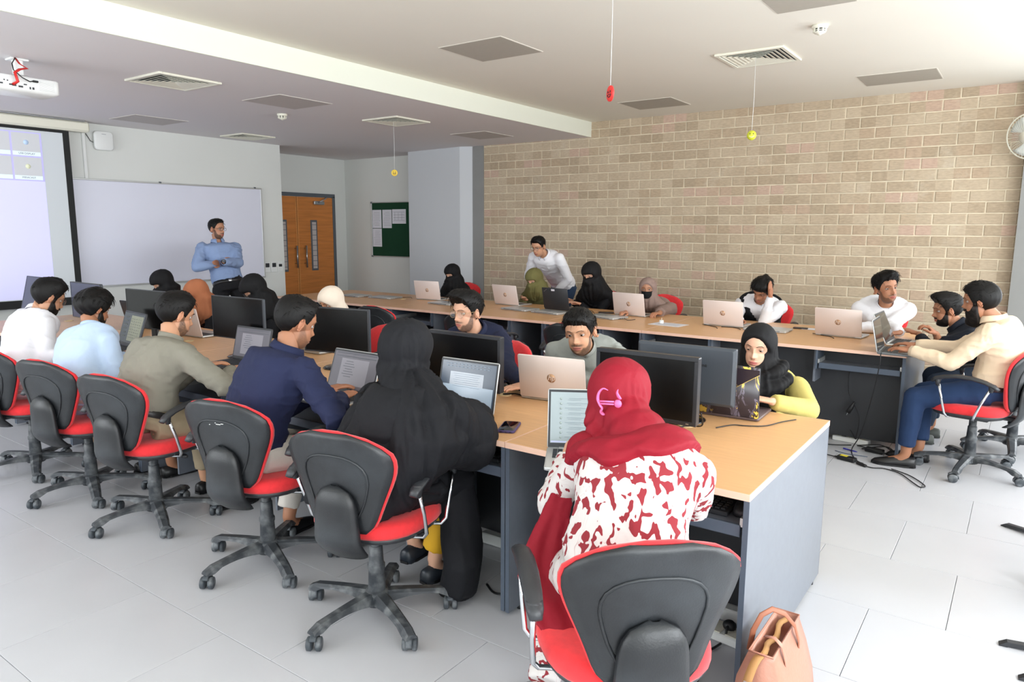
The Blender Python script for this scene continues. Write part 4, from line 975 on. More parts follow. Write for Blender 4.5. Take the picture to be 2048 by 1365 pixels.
# floor socket box and plugs below the front right desk
fs = thing('floor_socket', 'white trunking socket box under the right front desk', 'socket', (-0.83, 2.62, 0.02), math.radians(-6))
MB().box((0, 0, 0), (0.20, 0.10, 0.036), bev=0.005).build('box', M_white, fs)
for q in (-0.045, 0.05): MB().box((q, 0, 0.0195), (0.075, 0.085, 0.004), bev=0.001).build('outlet', M_cream, fs)
tk = MB().box((-1.1, 2.76, 0.03), (0.86, 0.045, 0.055), bev=0.004).build('cable_trunking', M_white); tag(tk, 'long white trunking on the floor along the panel under the right front desk', 'trunking')
for i, (x, y) in enumerate(((-0.92, 2.60), (-0.82, 2.625))):
    q = thing('plug', ['black plug left of the floor socket under the front desk', 'black plug sitting in the floor socket under the front desk'][i], 'plug', (x, y, 0.042)); MB().ball((0, 0, 0.014), (0.028, 0.024, 0.022), 12).build('body', M_wire, q); MB().tube([(0, 0, 0.02), (0, -0.035, 0.02), (0.0, -0.045, -0.03)], 0.005, 6).build('cord', M_wire, q)
cable('black lead looping on the floor beside the nearest chair', [(-0.83, 2.56, .008), (-0.86, 2.48, .006), (-0.95, 2.42, .006), (-1.02, 2.46, .006)], 0.005)
cable('black loop of cable on the floor right of the nearest chair base', [(-0.98, 2.30, .006), (-0.88, 2.36, .006), (-0.82, 2.30, .006), (-0.84, 2.20, .006), (-0.94, 2.14, .006)], 0.005)
cable('green network cable hanging under the desk beside the black cloak', [(-1.90, 2.62, .45), (-1.86, 2.58, .25), (-1.76, 2.60, .10), (-1.66, 2.62, .03)], 0.0035, mat('green_cable', (34, 130, 62), 0.5))
cable('black cables hanging under the desk beside the green cable', [(-1.88, 2.66, .55), (-1.82, 2.60, .30), (-1.75, 2.55, .12), (-1.68, 2.45, .02), (-1.76, 2.36, .006), (-1.85, 2.40, .006)], 0.005)
tk2 = MB().box((-1.9, 2.76, 0.03), (0.5, 0.045, 0.055), bev=0.004).build('cable_trunking', M_white); tag(tk2, 'short white trunking on the floor behind the black cloak hem', 'trunking')
# ---------------------------------------------------------------- projector
pj = thing('projector', 'white ceiling projector with red and black cables', 'projector', (-6.0, 2.33, 2.60), PI/2)
MB().loft([[(p[0], p[1]+0.08, zz) for p in rrect(0.42-i_, 0.30-i_, 0.03, 4)] for zz, i_ in ((-0.060, 0.04), (-0.045, 0.0), (0.040, 0.0), (0.048, 0.014))]).build('body', M_white, pj)
MB().box((0, 0.08, 0.12), (0.06, 0.05, 0.14), bev=0.006).build('mount_pole', M_white, pj)
MB().box((0, 0.08, 0.060), (0.10, 0.10, 0.026), bev=0.006).build('mount_bracket', M_sil, pj)
MB().box((0, 0.08, 0.182), (0.12, 0.10, 0.014), bev=0.004).build('ceiling_plate', M_white, pj)
pt = MB()
for k, (dx, dz, w_, h_) in enumerate(((-0.15, -0.018, .02, .010), (-0.13, 0.006, .008, .008), (-0.11, 0.004, .008, .008), (-0.07, -0.022, .025, .012), (-0.03, -0.026, .028, .012), (0.0, -0.008, .020, .008), (0.03, -0.028, .008, .016), (0.05, -0.028, .012, .016), (-0.05, 0.002, .010, .010), (-0.09, -0.02, .024, .010))): pt.box((dx-0.02, -0.071, dz), (w_, 0.004, h_))
pt.build('ports', M_blk, pj)
lb = MB()
for k in range(7): lb.box((0.12, -0.0705, 0.022-k*0.009), (0.10, 0.001, 0.0015))
lb.build('label_print', mat('pale_print', (190, 190, 190), 0.8), pj)
MB().tube([(-0.03, 0.03, 0.185), (-0.02, -0.01, 0.14), (0.01, -0.05, 0.11), (-0.05, -0.08, 0.09), (-0.09, -0.10, 0.06), (-0.08, -0.11, 0.0), (-0.10, -0.074, -0.02)], [(0.010, 0.002)]*7, 6).build('red_cable', M_redp, pj)
MB().tube([(-0.03, 0.03, 0.185), (-0.08, -0.04, 0.13), (-0.09, -0.08, 0.08), (-0.05, -0.11, 0.03), (0.0, -0.10, 0.012), (0.03, -0.075, 0.022)], 0.004, 6).build('black_cable', M_wire, pj)
MB().box((0.045, -0.078, 0.022), (0.035, 0.016, 0.014), bev=0.003).build('plug_end', M_wire, pj)
# ================================================================= people
def vhash(i, j, k, sd):
    h = (i*374761393 + j*668265263 + k*2147483647 + sd*1274126177) & 0xffffffff
    h = ((h ^ (h >> 13))*1274126177) & 0xffffffff
    return ((h ^ (h >> 16)) & 0xffff)/32767.5-1.0
def vnoise(P, sd=0):
    P = np.asarray(P, dtype=np.float64); F = np.floor(P).astype(np.int64); t = P-F; t = t*t*(3-2*t); r = 0
    for a in (0, 1):
        for b in (0, 1):
            for c in (0, 1):
                wgt = (t[:, 0] if a else 1-t[:, 0])*(t[:, 1] if b else 1-t[:, 1])*(t[:, 2] if c else 1-t[:, 2])
                r = r+wgt*vhash(F[:, 0]+a, F[:, 1]+b, F[:, 2]+c, sd)
    return r
def sstep(a, b, x): t = np.clip((x-a)/(b-a), 0, 1); return t*t*(3-2*t)
def raw(me): # vertices and faces arrays of a mesh
    n = len(me.vertices); v = np.empty(n*3); me.vertices.foreach_get('co', v); nn = np.empty(n*3); me.vertices.foreach_get('normal', nn)
    return v.reshape(-1, 3), nn.reshape(-1, 3), [tuple(p.vertices) for p in me.polygons]
def remesh(mb, vox, it=4, fac=0.5):
    me = bpy.data.meshes.new('tmp'); me.from_pydata(mb.v, [], mb.f); bm = bmesh.new(); bm.from_mesh(me); bmesh.ops.recalc_face_normals(bm, faces=bm.faces); bm.to_mesh(me); bm.free()
    o = bpy.data.objects.new('tmp', me); COL.objects.link(o)
    m = o.modifiers.new('r', 'REMESH'); m.mode = 'VOXEL'; m.voxel_size = vox
    if it: s_ = o.modifiers.new('s', 'SMOOTH'); s_.iterations = it; s_.factor = fac
    dg = bpy.context.evaluated_depsgraph_get(); me2 = bpy.data.meshes.new_from_object(o.evaluated_get(dg))
    bpy.data.objects.remove(o); bpy.data.meshes.remove(me); r = raw(me2); bpy.data.meshes.remove(me2); return r
_ico = {}
def ico(n):
    if n not in _ico:
        bm = bmesh.new(); bmesh.ops.create_icosphere(bm, subdivisions=n, radius=1.0)
        _ico[n] = (np.array([v.co[:] for v in bm.verts]), [tuple(v.index for v in f.verts) for f in bm.faces]); bm.free()
    return _ico[n]
def g2(x, c, s): return np.exp(-((x-c)/s)**2)
def head_surface(D, fem=0.0, jaw=1.0):
    def exitd(C, R):
        C = np.array(C); R = np.array(R); d = D/R; c = -C/R; A = (d*d).sum(1); B = (d*c).sum(1); Cc = (c*c).sum()-1
        return (-B+np.sqrt(np.maximum(0, B*B-A*Cc)))/A
    a = exitd((0, -0.012, 0.030), (0.0745, 0.094, 0.083)); b = exitd((0, 0.020, -0.043), (0.056*jaw*(1-0.05*fem), 0.060, 0.070))
    k = 60.0; r = np.log(np.exp(k*a*10)+np.exp(k*b*10))/(k*10)
    P = D*r[:, None]; x, y, z = P[:, 0].copy(), P[:, 1].copy(), P[:, 2].copy(); ax = np.abs(x); fr = sstep(0.01, 0.05, y)
    h = np.interp(z, [-0.046, -0.036, -0.026, -0.008, 0.012, 0.026], [0, 0.012, 0.0235, 0.016, 0.0075, 0.0])*(1-0.12*fem)
    sg = np.interp(z, [-0.04, -0.024, 0.0, 0.02], [0.011, 0.0105, 0.0075, 0.008])
    d = h*np.exp(-(x/sg)**2)
    d += 0.006*g2(ax, 0.0125, 0.006)*g2(z, -0.0285, 0.007)
    d -= 0.010*g2(ax, 0.031, 0.016)*g2(z, 0.009, 0.0125)
    d += 0.0045*(1-0.7*fem)*g2(z, 0.029, 0.008)*sstep(0.056, 0.030, ax)
    d += 0.004*g2(ax, 0.043, 0.017)*g2(z, -0.018, 0.016)
    d += 0.0045*g2(x, 0, 0.026)*g2(z, -0.060, 0.018)
    d += (0.0045+0.001*fem)*g2(x, 0, 0.019)*g2(z, -0.0548, 0.0042)+(0.0055+0.001*fem)*g2(x, 0, 0.017)*g2(z, -0.0665, 0.0048)
    d -= 0.0045*g2(x, 0, 0.022)*g2(z, -0.0605, 0.0019)
    d -= 0.0035*g2(x, 0, 0.018)*g2(z, -0.0775, 0.005)
    d += 0.008*g2(x, 0, 0.020)*g2(z, -0.094, 0.014)
    d -= 0.002*g2(x, 0, 0.004)*g2(z, -0.046, 0.006)
    P[:, 1] += d*fr
    return P
def skin_colors(P, rgb, fem, stub, seed):
    x, y, z = P.T; ax = np.abs(x); c = np.array(lin(rgb)); C = np.tile(c, (len(P), 1)); fr = (y > 0.03)
    n = vnoise(P*60, seed)*0.05; C *= (1+n)[:, None]
    redd = 0.35*g2(ax, 0.045, 0.018)*g2(z, -0.018, 0.018)+0.35*g2(x, 0, 0.013)*g2(z, -0.028, 0.012)
    C[:, 1] *= 1-0.18*redd; C[:, 2] *= 1-0.18*redd
    eyeb = 0.30*g2(ax, 0.031, 0.018)*g2(z, 0.008, 0.012)*fr; C *= (1-eyeb)[:, None]
    lip = np.clip(1.35*np.exp(-((x/0.0225)**4))*np.exp(-(((z+0.0605)/(0.0105*(1-0.45*(ax/0.023)**2)+1e-4))**4)), 0, 1)*fr
    lc = np.array(lin((184, 92, 92) if fem else (164, 88, 82))); C = C*(1-lip*0.85)[:, None]+lc*(lip*0.85)[:, None]
    gap = np.exp(-((z+0.0605)/0.0012)**2)*(ax < 0.021)*fr; C *= (1-0.6*gap)[:, None]
    nos = g2(ax, 0.0072, 0.0034)*g2(z, -0.0375, 0.0028)*fr; C *= (1-0.75*nos)[:, None]
    if stub > 0:
        m = sstep(-0.008, -0.045, z+0.25*np.maximum(0, 0.055-ax)*0)*(y > -0.03)
        ph = np.degrees(np.abs(np.arctan2(x, y))); tp = np.interp(ph, [0, 12, 24, 36, 48, 62, 74, 84], [-0.072, -0.068, -0.050, -0.052, -0.042, -0.012, 0.014, 0.018])
        m = sstep(0.004, 0.016, tp-z)*sstep(92, 80, ph); m = np.maximum(m, np.exp(-((z+0.0455)/0.0068)**4)*np.exp(-((ax-0.012)/0.021)**4)*(y > 0.03))
        m = m*(1-lip)*(1-g2(x, 0, 0.010)*g2(z, -0.080, 0.006)*0.4)
        sp = 0.75+0.25*vnoise(P*700, 3)
        m = np.clip(m*stub*sp, 0, 0.92); dk = np.array(lin((46, 38, 34))); C = C*(1-m)[:, None]+dk*m[:, None]
    return np.clip(C, 0, 1)
def hairline(P):
    ph = np.degrees(np.abs(np.arctan2(P[:, 0], P[:, 1])))
    return np.interp(ph, [0, 30, 48, 62, 72, 84, 96, 112, 140, 180], [0.068, 0.066, 0.052, 0.020, -0.010, 0.000, 0.012, -0.030, -0.058, -0.064])
def skin_material():
    m = bpy.data.materials.new('skin'); m.use_nodes = True; nt = m.node_tree; b = nt.nodes['Principled BSDF']
    a = nt.nodes.new('ShaderNodeVertexColor'); a.layer_name = 'Col'; nt.links.new(a.outputs[0], b.inputs['Base Color'])
    b.inputs['Roughness'].default_value = 0.5; b.inputs['Subsurface Weight'].default_value = 0.06; b.inputs['Subsurface Radius'].default_value = (0.02, 0.008, 0.004)
    b.inputs['Subsurface Scale'].default_value = 0.4; b.inputs['Specular IOR Level'].default_value = 0.4; return m
M_skin = skin_material()
def hair_material(name, rgb, rgb2):
    m = bpy.data.materials.new(name); m.use_nodes = True; nt = m.node_tree; b = nt.nodes['Principled BSDF']; b.inputs['Roughness'].default_value = 0.55; b.inputs['Specular IOR Level'].default_value = 0.25
    tc = nt.nodes.new('ShaderNodeTexCoord'); mp = nt.nodes.new('ShaderNodeMapping'); mp.inputs['Scale'].default_value = (420, 45, 45); nt.links.new(tc.outputs['Object'], mp.inputs[0])
    n = nt.nodes.new('ShaderNodeTexNoise'); n.inputs['Scale'].default_value = 1.0; n.inputs['Detail'].default_value = 4; n.inputs['Distortion'].default_value = 0.4; nt.links.new(mp.outputs[0], n.inputs['Vector'])
    r = nt.nodes.new('ShaderNodeValToRGB'); r.color_ramp.elements[0].color = (*lin(rgb), 1); r.color_ramp.elements[1].color = (*lin(rgb2), 1); r.color_ramp.elements[0].position = 0.4; r.color_ramp.elements[1].position = 0.75
    nt.links.new(n.outputs[0], r.inputs[0]); nt.links.new(r.outputs[0], b.inputs['Base Color'])
    bp = nt.nodes.new('ShaderNodeBump'); bp.inputs['Strength'].default_value = 0.7; bp.inputs['Distance'].default_value = 0.0012; nt.links.new(n.outputs[0], bp.inputs['Height']); nt.links.new(bp.outputs[0], b.inputs['Normal'])
    return m
M_hair = hair_material('black_hair', (4, 3, 3), (17, 14, 13)); M_beard = hair_material('beard_hair', (10, 8, 7), (36, 28, 25))
M_ball = mat('eye_white', (176, 170, 166), 0.35); M_iris = mat('eye_iris', (34, 22, 16), 0.15)
M_brow = mat('eyebrow_hair', (26, 22, 20), 0.8)
def cloth(name, rgb, rough=0.85, bump=0.35, sheen=0.0, var=0.03): return mat(name, rgb, rough, var=var, vscale=5, bump=bump, bscale=18, spec=0.3)
# ---- hand template: wrist at origin, fingers +Y, palm -Z, thumb +X
def make_hand(curl, spread=1.0, thumb=0.5):
    mb = MB()
    mb.tube([(0, -0.014, 0), (0, 0.0, 0), (0.002, 0.02, 0), (0.002, 0.05, 0.0), (0.001, 0.075, 0.001), (0, 0.088, 0.0)], [(0.020, 0.015), (0.025, 0.017), (0.031, 0.016), (0.039, 0.0145), (0.039, 0.0125), (0.034, 0.008)], 16)
    fl_ = [(0.029, 0.076, 0.068, -5), (0.010, 0.082, 0.076, -1), (-0.010, 0.080, 0.070, 3), (-0.028, 0.072, 0.055, 9)]
    for i, (fx_, fy, L, sp) in enumerate(fl_):
        a = -0.15; p = Vector((fx_, fy-0.012, 0.002)); pts = [p.copy()]; s_ = math.radians(-sp*spread); segs = (L*0.46+0.012, L*0.30, L*0.24)
        for q, sg in enumerate(segs):
            a += (curl*0.62, curl*0.85, curl*0.55)[q]*(1+0.06*i)
            for _ in range(3):
                p = p+Vector((-math.sin(s_)*math.cos(a), math.cos(s_)*math.cos(a), -math.sin(a)))*(sg/3); pts.append(p.copy())
        rr = np.interp(np.linspace(0, 1, len(pts)), [0, 0.45, 0.5, 0.75, 1], [0.0095, 0.0085, 0.0088, 0.0075, 0.0058])*(0.88 if i == 3 else 1)
        mb.tube(pts, [float(q) for q in rr], 10); mb.ball(pts[-1], 0.0060, 8)
    tp = [Vector((0.018, 0.012, -0.004)), Vector((0.036, 0.030, -0.010)), Vector((0.048, 0.050, -0.014-0.01*thumb)), Vector((0.052-0.012*thumb, 0.072, -0.018-0.012*thumb)), Vector((0.050-0.024*thumb, 0.088, -0.022-0.016*thumb))]
    mb.tube(tp, [0.015, 0.0145, 0.0115, 0.0098, 0.0070], 10); mb.ball(tp[-1], 0.0070, 8)
    v, n, f = remesh(mb, 0.0032, 2, 0.4); return v, f
HANDS = {'type': make_hand(0.42, 1.2, 0.5), 'flat': make_hand(0.12, 1.0, 0.2), 'curl': make_hand(0.95, 0.7, 1.0)}
class Mesh2:
    def __init__(s): s.V = []; s.F = []; s.C = []; s.n = 0
    def add(s, V, F, C=None, flip=False):
        V = np.asarray(V); s.V.append(V); s.F += [tuple(int(i)+s.n for i in (q[::-1] if flip else q)) for q in F]; s.n += len(V)
        s.C.append(C if C is not None else np.zeros((len(V), 3)))
def new_mesh(name, V, F, m, C=None, smooth=True):
    me = bpy.data.meshes.new(name); me.from_pydata(np.asarray(V).tolist(), [], F); me.materials.append(m)
    me.polygons.foreach_set('use_smooth', [smooth]*len(me.polygons))
    if C is not None:
        at = me.color_attributes.new('Col', 'FLOAT_COLOR', 'POINT'); at.data.foreach_set('color', np.c_[C, np.ones(len(C))].ravel())
    me.update(); return me
def V3(p): return np.array(p, dtype=float)
def unit(v): v = V3(v); return v/(np.linalg.norm(v)+1e-12)
def ik(a, b, l1, l2, pole):
    a, b = V3(a), V3(b); d = b-a; L = np.linalg.norm(d)
    if L > (l1+l2)*0.995: s_ = L/((l1+l2)*0.995); l1 *= s_; l2 *= s_
    u = unit(d); x = (l1*l1-l2*l2+L*L)/(2*L); h = math.sqrt(max(0, l1*l1-x*x)); p = V3(pole); p = p-u*p.dot(u); p = unit(p)
    return a+u*x+p*h
def fold(V, N, amp, seed, fx_=(5, 5, 11), warp=0.5, mask=None, fine=0.35):
    W = np.stack([vnoise(V*3.1, seed+11), vnoise(V*3.1, seed+12), vnoise(V*3.1, seed+13)], 1)*warp
    Q = V*np.array(fx_)*1.35+W*2.2; a = 1-2*np.abs(vnoise(Q, seed)); b = 1-2*np.abs(vnoise(Q*2.0+7, seed+1))
    gate = sstep(-0.5, 0.5, vnoise(V*3.3+5, seed+20)); d = amp*((a**3*0.55-0.1)+(b**3*0.55)*gate*(fine/0.35))
    if mask is not None: d = d*mask
    return V+N*d[:, None]
def ringpts(c, R, Fv, hw, hd, n=24, e=0.85, back=1.0):
    out = []
    for j in range(n):
        a = 2*PI*j/n; ca, sa = math.cos(a), math.sin(a); x = hw*math.copysign(abs(ca)**e, ca); y = hd*math.copysign(abs(sa)**e, sa)
        if y < 0: y *= back
        out.append(tuple(c+R*x+Fv*y))
    return out
def torso(mb, pel, che, nb, Rp, Rc, sec, grow=0.0, s0=0.0, hunch=0.04, s1=1.0):
    # sec: list of (s, halfwidth, halfdepth); s=0 pelvis .. 1 neck base
    up = unit(che-pel); Fm = unit(np.cross(up, Rc)); rings = []
    ss = np.linspace(s0, s1, 15)
    def cen(s_):
        if s_ < 0.86: t = s_/0.86; c = pel+(che-pel)*t; return c-Fm*hunch*math.sin(PI*min(1, max(0, t)))*(1.0)
        t = (s_-0.86)/0.14; return che+(nb-che)*t
    for s_ in ss:
        c = cen(s_); tn = unit(cen(min(1, s_+0.04))-cen(s_-0.04)); t = min(1, max(0, s_)); R = unit(Rp*(1-t)+Rc*t); R = unit(R-tn*R.dot(tn)); Fv = np.cross(tn, R)
        hw = np.interp(s_, [q[0] for q in sec], [q[1] for q in sec])+grow; hd = np.interp(s_, [q[0] for q in sec], [q[2] for q in sec])+grow
        rings.append(ringpts(c, R, Fv, hw, hd))
    mb.loft(rings)
SEC_M = [(-0.12, 0.135, 0.11), (0, 0.158, 0.122), (0.2, 0.152, 0.116), (0.42, 0.142, 0.108), (0.62, 0.165, 0.116), (0.78, 0.178, 0.116), (0.88, 0.168, 0.100), (0.95, 0.118, 0.085), (1.0, 0.070, 0.068)]
SEC_F = [(-0.12, 0.145, 0.11), (0, 0.168, 0.125), (0.2, 0.155, 0.112), (0.42, 0.128, 0.098), (0.62, 0.145, 0.118), (0.78, 0.155, 0.114), (0.88, 0.142, 0.088), (0.95, 0.09, 0.066), (1.0, 0.052, 0.052)]
def frame_head(c, yaw, pitch, roll):
    return Matrix.Translation(Vector(c)) @ Euler((0, 0, math.radians(yaw))).to_matrix().to_4x4() @ Matrix.Rotation(math.radians(-pitch), 4, 'X') @ Matrix.Rotation(math.radians(roll), 4, 'Y')
def person(label, pel, che, head, byaw=0, cyaw=None, hyaw=0, hpitch=15, hroll=0, fem=0, hs=1.04, skin=(196, 146, 116), res=5, hands=None, elbow=None, feet=None, stand=False,
           shirt=None, shirt_amp=0.012, collar='shirt', trousers=None, shoes=None, hair=None, beard=None, stub=0.0, glasses=None, scarf=None, vox=0.012, kurta=0.0, sleeve=1.0, belt=None, base=None, seed=1, eyes='open', knees=None, arm_r=1.0, name='person', extra=None, brow=True, cuffs=None, girth=1.0, legs=True, neckln=0.0):
    pel, che, head = V3(pel), V3(che), V3(head); cyaw = byaw if cyaw is None else cyaw
    yr = lambda d: V3((math.cos(math.radians(d)), math.sin(math.radians(d)), 0)); fw = lambda d: V3((-math.sin(math.radians(d)), math.cos(math.radians(d)), 0))
    Rp, Rc = yr(byaw), yr(cyaw); bx = V3((pel[0], pel[1], 0)) if base is None else V3(base)
    t = thing(name, label, 'person', tuple(bx)); Mh = frame_head(head, hyaw, hpitch, hroll); sc_ = hs*(0.95 if fem else 1.0)
    dd = np.linalg.norm(head-che); che = head+(che-head)*min(1.0, (0.178 if not scarf and not stand else 0.195)*hs/dd)
    upv = unit(che-pel); nb = che+unit(upv*0.6+unit(head-che)*0.8)*0.055
    sh = 0.165 if fem else 0.185; SL, SR = che-Rc*sh-upv*0.03, che+Rc*sh-upv*0.03
    hun = 0.0 if stand else 0.04
    body = Mesh2(); mb = MB(); sec = SEC_F if fem else SEC_M
    if girth != 1: sec = [(a, b*girth, c*girth) for a, b, c in sec]
    torso(mb, pel, che, nb-upv*0.02, Rp, Rc, sec, -0.020, hunch=hun)
    Hm = np.array(Mh.to_3x3()); skull = head+Hm @ V3((0, -0.022, -0.045))*sc_
    mb.tube([tuple(che+upv*-0.01), tuple(nb), tuple(nb*0.45+skull*0.55), tuple(skull)], [0.066, 0.052 if not fem else 0.046, 0.048 if not fem else 0.044, 0.048 if not fem else 0.044], 14)
    # arms
    hands = hands or [None, None]; arms = []
    for si, (S_, sgn) in enumerate(((SL, -1), (SR, 1))):
        h = hands[si]
        if h is None: h = (che+Rc*sgn*0.16+fw(cyaw)*0.30-V3((0, 0, 0.33)), fw(cyaw)+V3((0, 0, -0.1)), 'type')
        wr = V3(h[0]); hd_ = unit(h[1]); pole = V3(h[3]) if len(h) > 3 and h[3] is not None else Rc*sgn*0.7+V3((0, 0, -0.9))-fw(cyaw)*0.4
        E_ = ik(S_, wr, 0.285*(0.95 if fem else 1), 0.255*(0.95 if fem else 1), pole); arms.append((S_, E_, wr, hd_, h))
        fa = unit(wr-E_)
        if fa.dot(hd_) > -0.3: hd_ = unit(hd_*0.6+fa*0.4); arms[-1] = (S_, E_, wr, hd_, h)
        k = 0.85 if fem else 1.0; mb.ball(tuple(wr), 0.025*k, 10)
        mb.tube([tuple(S_), tuple(S_*0.6+E_*0.4), tuple(E_)], [0.050*k, 0.045*k, 0.036*k], 12); mb.ball(tuple(S_), 0.055*k, 12); mb.ball(tuple(E_), 0.037*k, 10)
        mb.tube([tuple(E_), tuple(E_*0.7+wr*0.3), tuple(wr)], [0.037*k, 0.038*k, 0.0245*k], 12)
    # legs
    hips = [pel-Rp*0.095+V3((0, 0, -0.01)), pel+Rp*0.095+V3((0, 0, -0.01))]; LG = []
    if feet is None: feet = [(pel-Rp*0.12+fw(byaw)*0.40)*V3((1, 1, 0)), (pel+Rp*0.12+fw(byaw)*0.44)*V3((1, 1, 0))]
    for si in (0, 1):
        ft = V3(feet[si]).copy(); an = V3((ft[0], ft[1], 0.085+ft[2])); ft[2] = 0
        kp = fw(byaw)*1.0+V3((0, 0, 0.9))+Rp*(0.25 if si else -0.25)
        K = V3(knees[si]) if knees else ik(hips[si], an, 0.42, 0.40, kp); LG.append((hips[si], K, an, ft))
        mb.tube([tuple(hips[si]), tuple(hips[si]*0.5+K*0.5), tuple(K)], [0.074, 0.066, 0.052], 14); mb.ball(tuple(K), 0.052, 10)
        mb.tube([tuple(K), tuple(K*0.65+an*0.35), tuple(an)], [0.052, 0.052, 0.033], 12)
        fd = unit(V3((K[0]-hips[si][0], K[1]-hips[si][1], 0)))*1.0 if not stand else fw(byaw)
        mb.tube([tuple(an), tuple(an+fd*0.03-V3((0, 0, 0.04))), tuple(an+fd*0.13-V3((0, 0, 0.062)))], [0.034, 0.035, 0.024], 10)
    v, n, f = remesh(mb, 0.011 if res >= 6 else 0.014, 3); cs = np.array(lin(skin)); body.add(v, f, np.tile(cs, (len(v), 1))*(1+0.04*vnoise(v*30, seed))[:, None])
    # head
    D, FF = ico(res); P = head_surface(D, fem); C = skin_colors(P, skin, fem, stub, seed); Mn = np.array(Mh)
    def tow(Q, s_=1.0): return (Q*sc_) @ Mn[:3, :3].T+Mn[:3, 3]
    body.add(tow(P), FF, C)
    if scarf is None:
        for sg in (-1, 1):
            e = MB(); T = Matrix.Translation((sg*0.0745, -0.010, -0.002)) @ Matrix.Rotation(sg*math.radians(22), 4, 'Z') @ Matrix.Rotation(math.radians(-8), 4, 'X')
            e.ball((0, 0, 0), (0.007, 0.016, 0.029), 12, T=T)
            e.tube([(sg*0.005, 0.010*math.cos(a)-0.001-0.007*(math.sin(a) < -0.2), 0.028*math.sin(a)) for a in np.linspace(-2.3, 2.6, 14)], 0.0042, 8, T=T)
            body.add(tow(np.array(e.v)), e.f, np.tile(cs*np.array([1.0, 0.9, 0.88]), (len(e.v), 1)))
    # eyelids as part of the head skin
    lidcov = {'open': 0.20, 'down': -0.06, 'low': 0.06}.get(eyes, 0.2)
    for sg in (-1, 1):
        for up_, cov in ((1, lidcov), (-1, 0.50)):
            L_ = []; Fq = []; nu, nv = 10, 6
            for i in range(nv):
                for j in range(nu):
                    az = math.radians(-80+160*j/(nu-1)); el = PI/2*(1-i/(nv-1))+math.asin(max(-1, min(1, cov*1.0)))*(i/(nv-1)); 
                    r_ = 0.0135; L_.append((sg*0.031+r_*math.sin(az)*math.cos(el*1.0), 0.0575+r_*math.cos(az)*math.cos(el), 0.009+up_*r_*math.sin(el)))
            for i in range(nv-1):
                for j in range(nu-1): Fq.append((i*nu+j, i*nu+j+1, (i+1)*nu+j+1, (i+1)*nu+j))
            cc = np.tile(cs*0.80, (len(L_), 1)); cc[-nu:] = cs*(0.18 if up_ > 0 else 0.55); body.add(tow(np.array(L_)), Fq, cc, flip=(up_ < 0))
    # hands
    for si, (S_, E_, wr, hd_, h) in enumerate(arms):
        HV, HF = HANDS[h[2]]; y = hd_; dn = V3(h[4]) if len(h) > 4 and h[4] is not None else V3((0, 0, 1)); z = unit(dn-y*dn.dot(y)); x = np.cross(y, z); k = 0.90 if fem else 0.98
        Q = HV.copy(); fl = False
        if si == 1: Q[:, 0] *= -1; fl = True
        W = (Q[:, 0:1]*x+Q[:, 1:2]*y+Q[:, 2:3]*z)*k+wr; body.add(W, HF, np.tile(cs*np.array([1.0, 0.93, 0.9]), (len(W), 1))*(1+0.05*vnoise(W*90, 5))[:, None], flip=fl)
    V = np.concatenate(body.V)-bx; put('body', new_mesh('body', V, body.F, M_skin, np.concatenate(body.C)), t)
    def wput(nm, V, F, m, parent=t, smooth=True):
        return put(nm, new_mesh(nm, np.asarray(V)-(bx if parent is t else 0), F, m, None, smooth), parent)
    def hput(nm, V, F, m, smooth=True, parent=t):
        o = put(nm, new_mesh(nm, V, F, m, None, smooth), parent); o.matrix_local = Matrix.Translation(Vector(-bx)) @ Mh @ Matrix.Scale(sc_, 4); return o
    if res >= 5 and eyes != 'none':
        for sg in (-1, 1):
            e = MB(); e.ball((0, 0, 0), 0.0124, 16); e.v = [(p[0], p[2], -p[1]) for p in e.v]
            me_o = hput('eye', [(p[0]+sg*0.031, p[1]+0.0575, p[2]+0.009) for p in e.v], e.f, M_ball); me_o.data.materials.append(M_iris)
            gd = V3((0.0, 1, -0.22 if eyes != 'open' else -0.1)); gd = unit(gd)
            for pl in me_o.data.polygons:
                q = V3(pl.center)-V3((sg*0.031, 0.0575, 0.009))
                if unit(q).dot(gd) > 0.885: pl.material_index = 1
    if brow and scarf is None or (brow and scarf and scarf.get('kind') == 'hijab'):
        for sg in (-1, 1):
            b_ = MB(); b_.tube([(sg*x_, 0.0, z_) for x_, z_ in ((0.013, 0.0262), (0.024, 0.0305), (0.036, 0.0315), (0.047, 0.0250))], [(0.0030, 0.0012), (0.0040, 0.0014), (0.0034, 0.0012), (0.0012, 0.0008)], 8, up=(0, 0, 1))
            vv = np.array(b_.v); DD = np.stack([vv[:, 0], np.full(len(vv), 0.078), vv[:, 2]], 1); DD /= np.linalg.norm(DD, axis=1)[:, None]; S_ = head_surface(DD, fem); vv[:, 1] += S_[:, 1]+0.0006
            hput('eyebrow', [(p[0]*1.0, p[1], p[2]) for p in vv], b_.f, M_brow)
    if hair:
        Dh, Fh = ico(6 if res >= 6 or hair.get('fine') else 5); B = head_surface(Dh, fem); hl = hairline(B)+hair.get('hl', 0)+0.004*vnoise(B*90, seed+6); m = sstep(-0.004, 0.016, B[:, 2]-hl); hgt = sstep(0.02, 0.10, B[:, 2]); fr = sstep(-0.05, 0.08, B[:, 1])
        T_ = hair.get('side', 0.010)*(1-hgt)+hair.get('top', 0.028)*hgt+hair.get('quiff', 0.012)*fr*hgt
        bk = sstep(0.0, -0.07, B[:, 1])*sstep(0.04, -0.05, B[:, 2]); T_ = T_*0.68; T_ = T_*(1-0.6*bk*hair.get('taper', 1.0))
        q = B.copy(); ny = hair.get('part', 0.0)
